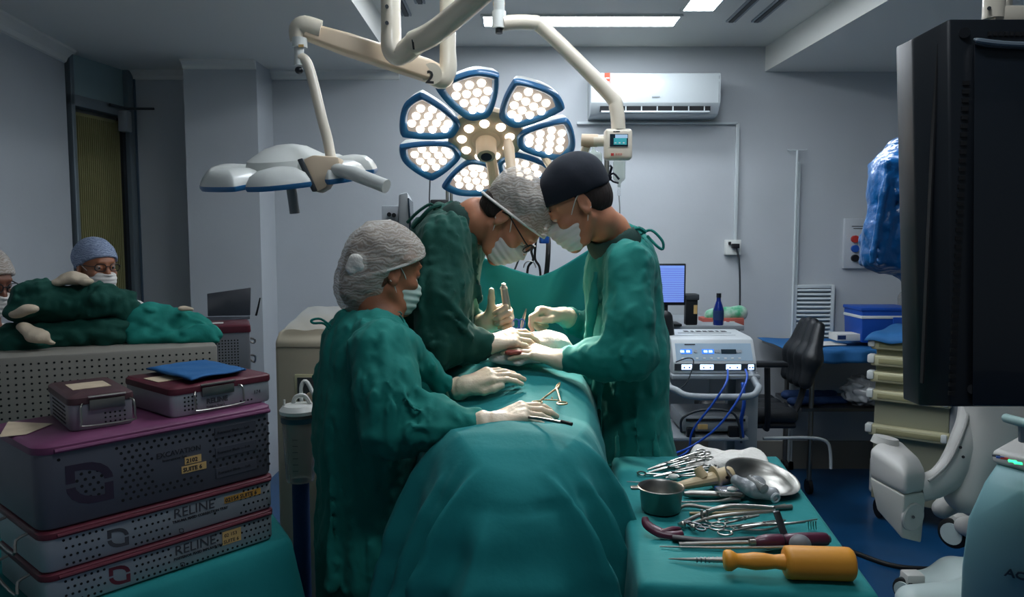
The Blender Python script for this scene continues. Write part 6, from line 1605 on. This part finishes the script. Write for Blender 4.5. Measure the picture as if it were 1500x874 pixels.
# ---------- blue bag covered equipment
S = SDF(); YB = 2.15
S.chain([C(1318, 258, YB), C(1318, 290, YB+.02), C(1310, 340, YB), C(1306, 366, YB)], [.062, .066, .076, .066], .05); S.box(C(1308, 368, YB), (.078, .07, .05), None, .02, .03); S.box(C(1316, 262, YB), (.066, .07, .06), None, .02, .03)
S.rc(C(1330, 240, YB+.05), C(1345, 380, YB+.05), .085, .08, .05); S.rc(C(1283, 380, YB), C(1330, 388, YB), .028, .03, .03); S.rc(C(1290, 262, YB), C(1292, 300, YB), .03, .02, .03)
for a_, b_, r_ in (((1300, 240), (1276, 385), .010), ((1318, 262), (1290, 385), .009), ((1325, 275), (1318, 390), .010), ((1306, 255), (1335, 300), .008), ((1335, 280), (1300, 330), .008)): S.rc(C(a_[0], a_[1], YB-.062), C(b_[0], b_[1], YB-.070), r_, r_*1.3, .018)
S.disp = lambda P: .006*(1-2*np.sqrt(foldnoise(P, 11, 94, (1, 1, .45))**2+.004))+.003*(1-2*np.sqrt(foldnoise(P, 20, 95, (1, 1, .6))**2+.004))
bagob = sdf_obj('blue_bag_cover', S, .0045, M['bluebag'], None)
tag(bagob, 'hanging equipment wrapped in a crinkled blue plastic bag beside the big monitor', 'bag')
tag(MB().tube([C(1325, 245, YB+.05), C(1400, 235, YB+.1), V(C(1456, 235, YB+.2).x, YB+.2, 1.95), V(C(1456, 235, YB+.2).x, YB+.2, ZS)], .022, 12, sm=5).build('ceiling_boom', M['cream']), 'cream ceiling arm hidden behind the big monitor holding the bagged equipment', 'ceiling boom')

# ---------- big black monitor, back turned, top right
YM = 1.42
ma, mb_, mc, md = C(1337, 60, YM), C(1347, 592, YM), V(0, 0, 0), V(0, 0, 0)
t = thing('large_monitor', 'large black monitor at the right edge with rows of vent holes in its casing', 'monitor', C(1440, 590, YM))
left_t, left_b = C(1336, 56, YM), C(1346, 594, YM); in_t, in_b = C(1393, 27, YM-.05), C(1400, 592, YM-.05)
zt_, zb_ = C(1393, 27, YM-.05).z, C(1400, 595, YM-.05).z
xo0, xo1 = left_t.x, left_b.x; xr = C(1700, 300, YM).x
front = [V(C(1390, 27, YM-.05).x, YM-.05, zt_), V(xr, YM-.05, zt_-.0), V(xr, YM-.05, zb_), V(C(1394, 595, YM-.05).x, YM-.05, zb_)]
side = [left_t, V(xr, YM, left_t.z), V(xr, YM, left_b.z), left_b]
back = [p+V(0, .06, 0) for p in side]
MB().loft([front, side, back]).build('casing', M['blackm'], t, bevel=.004, angle=30)
m_ = MB(); a_, b_ = front[0]+V(.008, -.001, -.01), front[3]+V(.008, -.001, .01)
bx('side_groove', M['hole'], (C(1362, 300, YM-.03).x, YM-.030, (zt_+zb_)/2), (.003, .01, zt_-zb_-.08), t)
m_ = MB()
for i in range(38):
    z = C(1408, 122+i*12.6, YM-.05).z
    if z < zb_+.02: break
    m_.box((C(1406, 300, YM-.05).x, YM-.051, z), (.011, .004, .0075))
    
o = m_.build('vent_slots', M['hole'], t); o['kind'] = 'stuff'
m_ = MB()
for i in range(7): m_.box((C(1449+i*8, 50, YM-.05).x, YM-.051, C(1449, 50, YM-.05).z), (.006, .004, .007))
for i in range(9):
    for j in range(2): m_.box((C(1490+j*9, 0, YM-.05).x+(.003 if i % 2 else 0), YM-.051, C(1490, 78+i*7.5, YM-.05).z), (.005, .004, .005))
o = m_.build('vent_slots', M['hole'], t); o['kind'] = 'stuff'
MB().cyl(C(1413, 48, YM-.049), C(1413, 48, YM-.056), .009, n=16).build('screw_cap', M['black'], t)
MB().cyl(C(1425, 570, YM-.049), C(1425, 570, YM-.056), .009, n=16).build('screw_cap', M['black'], t)
# raised back panel with bright upper lip
pl = MB().hexa([C(1424, 594, YM-.062), C(1700, 594, YM-.062), C(1700, 594, YM-.05), C(1424, 594, YM-.05)], [C(1427, 62, YM-.066), C(1700, 66, YM-.066), C(1700, 66, YM-.05), C(1427, 62, YM-.05)]).build('raised_panel', mat('panel_black', '131a22', .3, coat=.3), t, bevel=.004)
MB().tube([C(1427, 57, YM-.07), C(1436, 60, YM-.075), C(1470, 64, YM-.075), C(1520, 66, YM-.075)], [.002, .005, .005, .005], 8, sm=3).build('top_lip', mat('lip_grey', '6a7680', .2, coat=.5), t)
t2 = thing('ceiling_post', 'cream post holding the big monitor, at the top right corner', 'post', C(1455, 30, YM+.03))
MB().cyl(C(1455, 28, YM+.03), V(C(1455, 28, YM+.03).x, YM+.03, 2.62), .019, n=18).build('post', M['cream'], t2); MB().cyl(C(1449, 12, YM+.03), C(1449, 12, YM+.008), .0035, n=10).build('bolt', M['dgrey'], t2)
bx('bracket', M['cream'], C(1490, 22, YM+.03), (.10, .03, .03), t2, bevel=.006)
# keep the post below the ceiling edge
# ---------- C-arm x-ray unit
t = thing('c_arm_unit', 'pale grey mobile x-ray unit with curved arm and hanging detector box at right', 'x-ray machine', V(1.95, 2.7, 0))
YC = 2.95
S = SDF()
d0 = C(1290, 665, YC); 
S.box(C(1300, 672, YC+.04), (.075, .13, .030), np.array(Matrix.Rotation(R(-14), 3, 'Y')), .02, .03)
det = MB()
def PC(x, y, Y): return C(x, y, Y)
# upper head: sloping body with chamfered edges, box hung beneath
hb = [PC(1272, 699, 3.0), PC(1326, 727, 2.80), PC(1359, 720, 2.90), PC(1310, 700, 3.14)]
ht = [PC(1273, 657, 3.0), PC(1327, 692, 2.80), PC(1356, 686, 2.92), PC(1318, 648, 3.14)]
hm_ = [PC(1284, 647, 3.02), PC(1326, 668, 2.88), PC(1345, 668, 2.96), PC(1318, 643, 3.12)]
MB().loft([hb, ht, hm_]).build('detector_head', M['carm'], t, bevel=.022, seg=4, angle=60)
MB().tube([PC(1296, 650, 3.06), PC(1298, 640, 3.06)], [.055, .048], 22).build('head_cap', M['carm'], t, angle=50)
dl = [PC(1273, 698, 2.995), PC(1325, 726, 2.81), PC(1357, 720, 2.90), PC(1312, 700, 3.12)]
dbm = [PC(1284, 746, 2.99), PC(1321, 789, 2.84), PC(1350, 796, 2.90), PC(1318, 758, 3.08)]
MB().loft([dbm, dl]).build('detector_box', mat('carm_white', 'bdbbb2', .42), t, bevel=.010, seg=3)
MB().lathe([(.002, .004), (.050, .004), (.055, .0), (.055, -.008)], PC(1338, 757, 2.845), (.45, -1, 0), n=26, sx=1, sy=1.1).build('detector_plate', M['carm'], t)
MB().cyl(PC(1338, 757, 2.84), PC(1338, 757, 2.83), .006, n=10).build('screw', M['dgrey'], t)
# the C itself
cpts = [PC(1345, 716, YC-.03), PC(1375, 706, YC-.02), PC(1400, 684, YC-.0), PC(1419, 650, YC+.02), PC(1432, 610, YC+.05), PC(1440, 560, YC+.08), PC(1440, 500, YC+.10), PC(1428, 440, YC+.12)]
MB().tube(cpts, [.055, .06, .075, .085, .085, .08, .08, .08], 14, sm=5, sy=.6, up=(0, 1, 0)).build('c_shaped_arm', M['carm'], t)
MB().tube([p+V(-.065, -.045, .02) for p in cpts[1:6]], .006, 8, sm=4).build('arm_edge_strip', mat('strip_grey', '8b8a86', .5), t)
for x, y in ((1407, 655), (1411, 669)): MB().cyl(PC(x, y, YC-.055), PC(x, y, YC-.065), .006, n=10).build('bolt', M['black'], t)
S = SDF(); S.rc(PC(1455, 600, YC+.05), PC(1415, 720, YC+.02), .12, .085, .05); S.rc(PC(1470, 560, YC), PC(1480, 640, YC), .15, .13, .05); sdf_obj('arm_cradle', S, .009, M['carm'], t)
# console body
cf = [(1462, 676, 2.45), (1442, 705, 2.43), (1417, 760, 2.44), (1408, 830, 2.5), (1405, 905, 2.55)]
rg = []
for x, y, Y in cf:
    p = PC(x, y, Y); w_ = .62
    rg.append([p, p+V(.05, -.10, 0), p+V(.16, -.20, .0), p+V(.40, -.30, 0), p+V(.8, -.30, 0), p+V(.8, .4, 0), p+V(.34, .3, 0)])
con = MB().loft(rg).build('console', mat('console_aqua', '6f979b', .42), t, bevel=.01, angle=50)
top = [p+V(0, 0, 0) for p in rg[0]]; cc = sum(top, V(0, 0, 0))/len(top)
def scl(r, k, dz): return [cc+(p-cc)*k+V(0, 0, dz) for p in r]
MB().loft([scl(top, 1.0, -.010), scl(top, 1.05, .0), scl(top, 1.05, .035), scl(top, 1.0, .045)]).build('console_rim', M['carm'], t, bevel=.006, angle=50)
q = cc+V(-.30, -.10, .047)
for i, mm in enumerate(('led_g', 'led_g', 'blue', 'red', 'dgrey')):
    pp = [PC(1484, 660, 2.3), PC(1492, 665, 2.28), PC(1466, 652, 2.34), PC(1472, 656, 2.33), PC(1460, 650, 2.36)][i]; pp.z = rg[0][0].z+.047
    bx('indicator', M[mm], pp, (.022, .016, .004), t, rot=-.5)
MB().tube([PC(1474, 612, 2.25), PC(1488, 616, 2.2), PC(1530, 626, 2.1)], .014, 12, sm=3).build('handle', mat('handle_aqua', '9bb9b4', .4), t)
MB().tube([PC(1498, 618, 2.2), PC(1498, 645, 2.22)], .012, 10).build('handle_post', M['carm'], t)
fx = (rg[3][2]-rg[3][1]).normalized(); fy = (rg[2][1]-rg[3][1]).normalized(); fn_ = fx.cross(fy).normalized(); fn_ = fn_ if fn_.y < 0 else -fn_
fw = frame(fx, fy, fn_)
text('model_lettering', 'ACTEN', .042, mat('letter_slate', '2c3a44', .5), rg[3][1]+fx*.025+fy*.035+fn_*.006, fx, fy, con, extrude=.002, bold=.0008)
gx = (rg[3][1]-rg[3][0]).normalized(); gy = (rg[2][0]-rg[3][0]).normalized(); gn = gx.cross(gy); gn = gn if gn.x < 0 else -gn
S = SDF(); fz = .16
fa, fb = PC(1345, 845, 2.75), PC(1420, 842, 2.65); 
S.rc(PC(1342, 852, 2.80), PC(1470, 850, 2.75), .06, .09, .04, 'u', ((0, 0, 1), 1.6)); S.rc(PC(1342, 880, 2.62), PC(1460, 880, 2.62), .07, .10, .04, 'u', ((0, 0, 1), 1.3)); S.rc(PC(1400, 850, 2.78), PC(1470, 870, 2.7), .09, .14, .04)
S.disp = None; sdf_obj('base_foot', S, .008, M['aquagrey'], t)
for px, py, Y_, r_ in ((1398, 780, 3.35, .068), (1328, 862, 2.72, .045)):
    c_ = PC(px, py, Y_); wq = MB().cyl(c_+V(-.02, -.012, 0), c_+V(.02, .012, 0), r_, n=24).build('caster', M['rubber'], t, bevel=.008)
    MB().cyl(c_+V(-.025, -.016, 0), c_+V(.025, .016, 0), r_*.72, n=24).build('caster_hub', M['aquagrey'], wq); MB().box(c_+V(.02, 0, r_*.9), (.07, .06, .05)).build('caster_fork', M['carm'], wq, bevel=.01)
# a low carriage linking the wheels to the base
S = SDF(); S.rc(PC(1412, 770, 3.3), PC(1460, 780, 3.0), .04, .08, .04); S.rc(PC(1380, 745, 3.1), PC(1440, 700, 3.1), .04, .08, .04); sdf_obj('carriage', S, .009, M['carm'], t)
cable('black cable on the floor between the instrument table and the x-ray unit', [G(1215, 795, .01), G(1260, 812, .01), G(1300, 826, .01), G(1340, 832, .01), G(1420, 834, .01)], .012, 'rubber')

# ---------- anaesthesia corner, behind the surgeons
YN = 3.3
t = thing('anaesthesia_machine', 'slim grey patient monitor and knobbed module on a trolley behind the left surgeon', 'medical unit', V(C(598, 350, YN).x, YN+.15, 0))
c_, s_ = rbox(561, 352, 615, 640, YN+.05, .25); bx('trolley_body', M['grey_pl'], V(c_.x, c_.y, .75), (s_[0], s_[1], 1.36), t, bevel=.01)
bx('trolley_base', M['dgrey'], V(c_.x, c_.y, .06), (s_[0]+.1, .45, .06), t, bevel=.01)
a_, b_ = C(585, 300, YN), C(602, 345, YN)
m_ = MB(); m_.hexa([C(584, 350, YN), C(604, 350, YN-.05), C(606, 350, YN+.14), C(588, 350, YN+.18)], [C(584, 284, YN), C(597, 280, YN-.05), C(603, 290, YN+.14), C(588, 290, YN+.18)]); m_.build('casing', mat('monitor_grey', 'b3b8ba', .4), t, bevel=.01)
m_ = MB(); m_.hexa([C(600, 350, YN-.06), C(604, 350, YN-.058), C(608, 350, YN+.12), C(604, 350, YN+.12)], [C(597, 290, YN-.06), C(599, 290, YN-.058), C(605, 296, YN+.12), C(602, 296, YN+.12)]); m_.build('screen', M['scr_dk'], t)
c_, s_ = rbox(559, 301, 584, 350, YN+.12, .12); bx('gas_module', mat('monitor_grey2', '9ba1a6', .4), c_, s_, t, bevel=.004)
for x, y in ((570, 314), (577, 315), (569, 326), (577, 327), (570, 338), (577, 339)): MB().cyl(C(x, y, YN+.12), C(x, y, YN+.10), .010, n=12).build('knob', M['black'], t)
MB().tube([C(566, 345, YN+.08), C(565, 330, YN+.05), C(572, 322, YN+.05), C(576, 335, YN+.06)], .004, 6, sm=4).build('white_lead', M['white_pl'], t)
t = thing('infusion_pole', 'steel infusion pole with a dark clamp box behind the left surgeon', 'pole', V(C(655, 300, 3.5).x, 3.5, 0))
for x in (655, 661): MB().cyl(V(C(x, 300, 3.5).x, 3.5, 0), C(x, 268, 3.5), .007, n=10).build('pole', M['steel_b'], t)
c_, s_ = rbox(630, 292, 656, 302, 3.48, .08); bx('clamp_box', M['black'], c_, s_, t, bevel=.006)
tag(MB().tube([C(630, 262, 3.9), C(629, 290, 3.9), V(C(630, 320, 3.9).x, 3.9, 1.2), V(C(630, 320, 3.9).x, 3.9, 0)], .004, 6).build('thin_pole', M['dgrey']), 'thin dark rod standing left of the steel infusion pole', 'rod')
t = thing('drip_pole', 'steel drip pole with two clear fluid bags behind the right surgeon', 'pole', V(C(891, 300, 3.3).x, 3.3, 0))
MB().cyl(V(C(891, 300, 3.3).x, 3.3, .03), C(889, 205, 3.3), .011, n=14).build('pole', M['steel_b'], t)
MB().tube([C(868, 216, 3.3), C(870, 210, 3.3), C(890, 207, 3.3), C(908, 210, 3.3), C(910, 216, 3.3)], .004, 8, sm=3).build('hook_bar', M['steel_b'], t)
for k in range(4): a_ = k*math.pi/2+.4; MB().tube([V(C(891, 300, 3.3).x, 3.3, .08), V(C(891, 300, 3.3).x+.25*math.cos(a_), 3.3+.2*math.sin(a_), .03)], .012, 8).build('foot', M['steel_b'], t)
def bag(label, x0, x1, y0, y1, Y):
    t = thing('fluid_bag', label, 'fluid bag', C((x0+x1)/2, y1, Y), group=None)
    S = SDF(); c_ = (C(x0, y0, Y)+C(x1, y1, Y))/2; hw = abs(C(x1, y0, Y).x-C(x0, y0, Y).x)/2; hh = abs(C(x0, y0, Y).z-C(x0, y1, Y).z)/2
    S.box(c_, (hw, .022, hh), None, .018, .01); S.rc(c_+V(0, 0, hh-.01), c_+V(0, 0, hh+.02), .012, .006, .01); S.rc(c_-V(0, 0, hh), c_-V(0, 0, hh+.02), .010, .007, .01)
    sdf_obj('pouch', S, .005, mat('fluid_plastic', 'a9b5ac', .12, alpha=.55, coat=.5), t)
    MB().cyl(c_-V(0, 0, hh+.015), c_-V(0, 0, hh+.06), .008, n=10).build('drip_chamber', M['clear'], t)
    MB().tube([c_-V(0, 0, hh+.06), c_-V(-.005, 0, hh+.14), c_-V(.004, 0, hh+.26)], .003, 6, sm=3).build('line', M['clear2'], t)
bag('larger clear fluid bag hanging left of the drip pole', 856, 882, 222, 272, 3.28)
bag('smaller clear fluid bag hanging right of the drip pole', 898, 916, 232, 266, 3.26)
MB().tube([V(C(891, 300, 3.3).x, 3.3, C(860, 338, 3.3).z), C(850, 338, 3.2), C(775, 337, 3.08)], .008, 8, sm=3).build('side_arm', M['steel_b'], t)
t = thing('stethoscope', 'black stethoscope hanging in the gap between the two surgeons', 'stethoscope', C(785, 405, 3.1))
MB().tube([C(781, 337, 3.09), C(778, 365, 3.1), C(781, 380, 3.1), C(774, 390, 3.1), C(772, 405, 3.1)], .005, 8, sm=4).build('tube', M['rubber'], t); MB().tube([C(787, 337, 3.09), C(784, 365, 3.1), C(784, 380, 3.1), C(790, 390, 3.1), C(792, 405, 3.1)], .005, 8, sm=4).build('tube', M['rubber'], t)
MB().tube([C(776+9*(1-math.cos(a))-9, 392-10*math.sin(a), 3.09) for a in [i*math.pi/8 for i in range(9)]], .003, 6).build('binaural', M['steel'], t)
t = thing('breathing_hose', 'dark breathing hose with blue connector beside the navy cap', 'hose', C(795, 410, 3.0))
MB().tube([C(799, 338, 3.12), C(803, 350, 3.06), C(803, 370, 3.0), C(801, 395, 3.0), C(797, 420, 3.0)], .010, 10, sm=4).build('hose', M['rubber'], t); MB().box(C(797, 350, 2.98), (.035, .03, .035), .3).build('connector', M['blue'], t, bevel=.005)
tag(MB().tube([C(777, 337, 3.08), C(772, 350, 3.04), C(765, 368, 3.0), C(755, 392, 3.0), C(748, 410, 3.0)], .004, 6).build('thin_tube', M['dgrey']), 'thin dark tube slanting down below the left surgeon\'s mask', 'tube')
# ---------- cream cabinet with suction canister
YX = 2.95
t = thing('suction_cabinet', 'cream cabinet with clear film on top behind the scrub nurse', 'cabinet', C(440, 690, YX))
a_ = C(402, 500, YX); b_ = C(500, 700, YX); zz = a_.z
prof = [(0, 0.06), (0, zz), (.05, zz+.035), (.40, zz+.07), (.42, zz+.03), (.42, .06)]
MB().loft([[V(a_.x, YX+y, z) for y, z in prof], [V(b_.x, YX+y, z) for y, z in prof]]).build('housing', mat('cabinet_cream', 'a79f8c', .5), t, bevel=.015, seg=3)
bx('top_seam', mat('seam_d', '6f6a5e', .6), ((a_.x+b_.x)/2, YX-.001, C(440, 508, YX).z), (b_.x-a_.x-.02, .004, .004), t)
c_, s_ = rbox(431, 548, 478, 600, YX-.004, .02); bx('recess_frame', M['trayb'], c_, s_, t, bevel=.004); bx('recess', M['dgrey'], c_+V(0, -.008, 0), (s_[0]-.025, .012, s_[2]-.025), t)
MB().tube([C(443, 600, YX-.06), C(441, 568, YX-.05), C(448, 558, YX-.05), C(458, 575, YX-.05), C(468, 600, YX-.05)], .008, 8, sm=4).build('white_hose', M['white_pl'], t)
MB().lathe([(.002, 0), (.03, 0), (.038, .02), (.03, .03), (.002, .032)], C(461, 585, YX-.02), (0, -1, 0), n=20).build('gauge', M['beige'], t)
for i in (0, 1): MB().cyl(V(a_.x+.05+i*.18-.015, YX+.05, .03), V(a_.x+.05+i*.18+.015, YX+.05, .03), .03, n=14).build('caster', M['rubber'], t)
def film(u, v):
    y = .02+.36*v; return V(a_.x+.03+(b_.x-a_.x-.05)*u, YX+y, zz+.045+.06*v+.0035*math.sin(u*11+v*5)*math.sin(v*8+u*3))
tag(MB().grid(film, 30, 24).build('plastic_film', mat('film_white', 'b9b7ae', .3, alpha=.6, coat=.4), angle=180), 'creased clear plastic film covering the cream cabinet\'s top', 'plastic film')
t = thing('suction_canister', 'smoky suction canister with pale lid in front of the cream cabinet', 'canister', C(438, 705, 2.55))
cc_ = C(438, 600, 2.6); cz0 = C(438, 703, 2.6).z; czt = C(438, 604, 2.6).z; r_ = .060
ctr = V(cc_.x, 2.6, 0)
MB().lathe([(.003, cz0), (r_*.78, cz0), (r_*.82, cz0+.01), (r_*1.0, czt-.02), (r_*1.02, czt)], ctr, n=30).build('jar', M['clear2'], t)
MB().cyl(ctr+V(0, 0, czt-.03), ctr+V(0, 0, czt-.012), r_*1.04, n=30).build('blue_ring', mat('dk_teal_ring', '1d4552', .5), t)
MB().lathe([(.003, czt), (r_*1.1, czt), (r_*1.12, czt+.012), (r_*.9, czt+.028), (r_*.4, czt+.034), (.003, czt+.034)], ctr, n=30).build('lid', M['white_pl'], t)
MB().tube([ctr+V(-.02, 0, czt+.03), ctr+V(-.01, 0, czt+.055), ctr+V(.02, 0, czt+.06), ctr+V(.04, 0, czt+.03)], .008, 8, sm=4).build('elbow_port', M['white_pl'], t)
MB().cyl(ctr+V(-.045, -.02, czt+.02), ctr+V(-.045, -.02, czt+.05), .004, n=8).build('nozzle', M['white_pl'], t)
for i in range(6): bx('scale_mark', M['ink'], ctr+V(.0, -r_*.93-.001, cz0+.05+i*.022), (.018, .002, .0015), t)
MB().cyl(ctr+V(0, 0, .05), ctr+V(0, 0, cz0), .03, n=14).build('stand_column', M['bluedk'], t)
MB().lathe([(.003, .04), (.13, .04), (.13, .07), (.05, .09), (.003, .09)], ctr, n=24).build('stand_base', M['dgrey'], t)
for k in range(4):
    a_ = k*math.pi/2+.6; MB().cyl(ctr+V(.11*math.cos(a_)-.012, .11*math.sin(a_), .03), ctr+V(.11*math.cos(a_)+.012, .11*math.sin(a_), .03), .03, n=12).build('caster', M['rubber'], t)
t = thing('coiled_hose', 'dark coiled hoses on the floor below the suction canister', 'hose', V(ctr.x+.05, 2.45, 0))
MB().tube([V(ctr.x+.06+.12*math.cos(a), 2.42+.09*math.sin(a), .03+.003*i+.02*math.sin(a*.7)) for i, a in enumerate([k*.45 for k in range(44)])], .010, 7).build('loops', M['dgrey'], t)
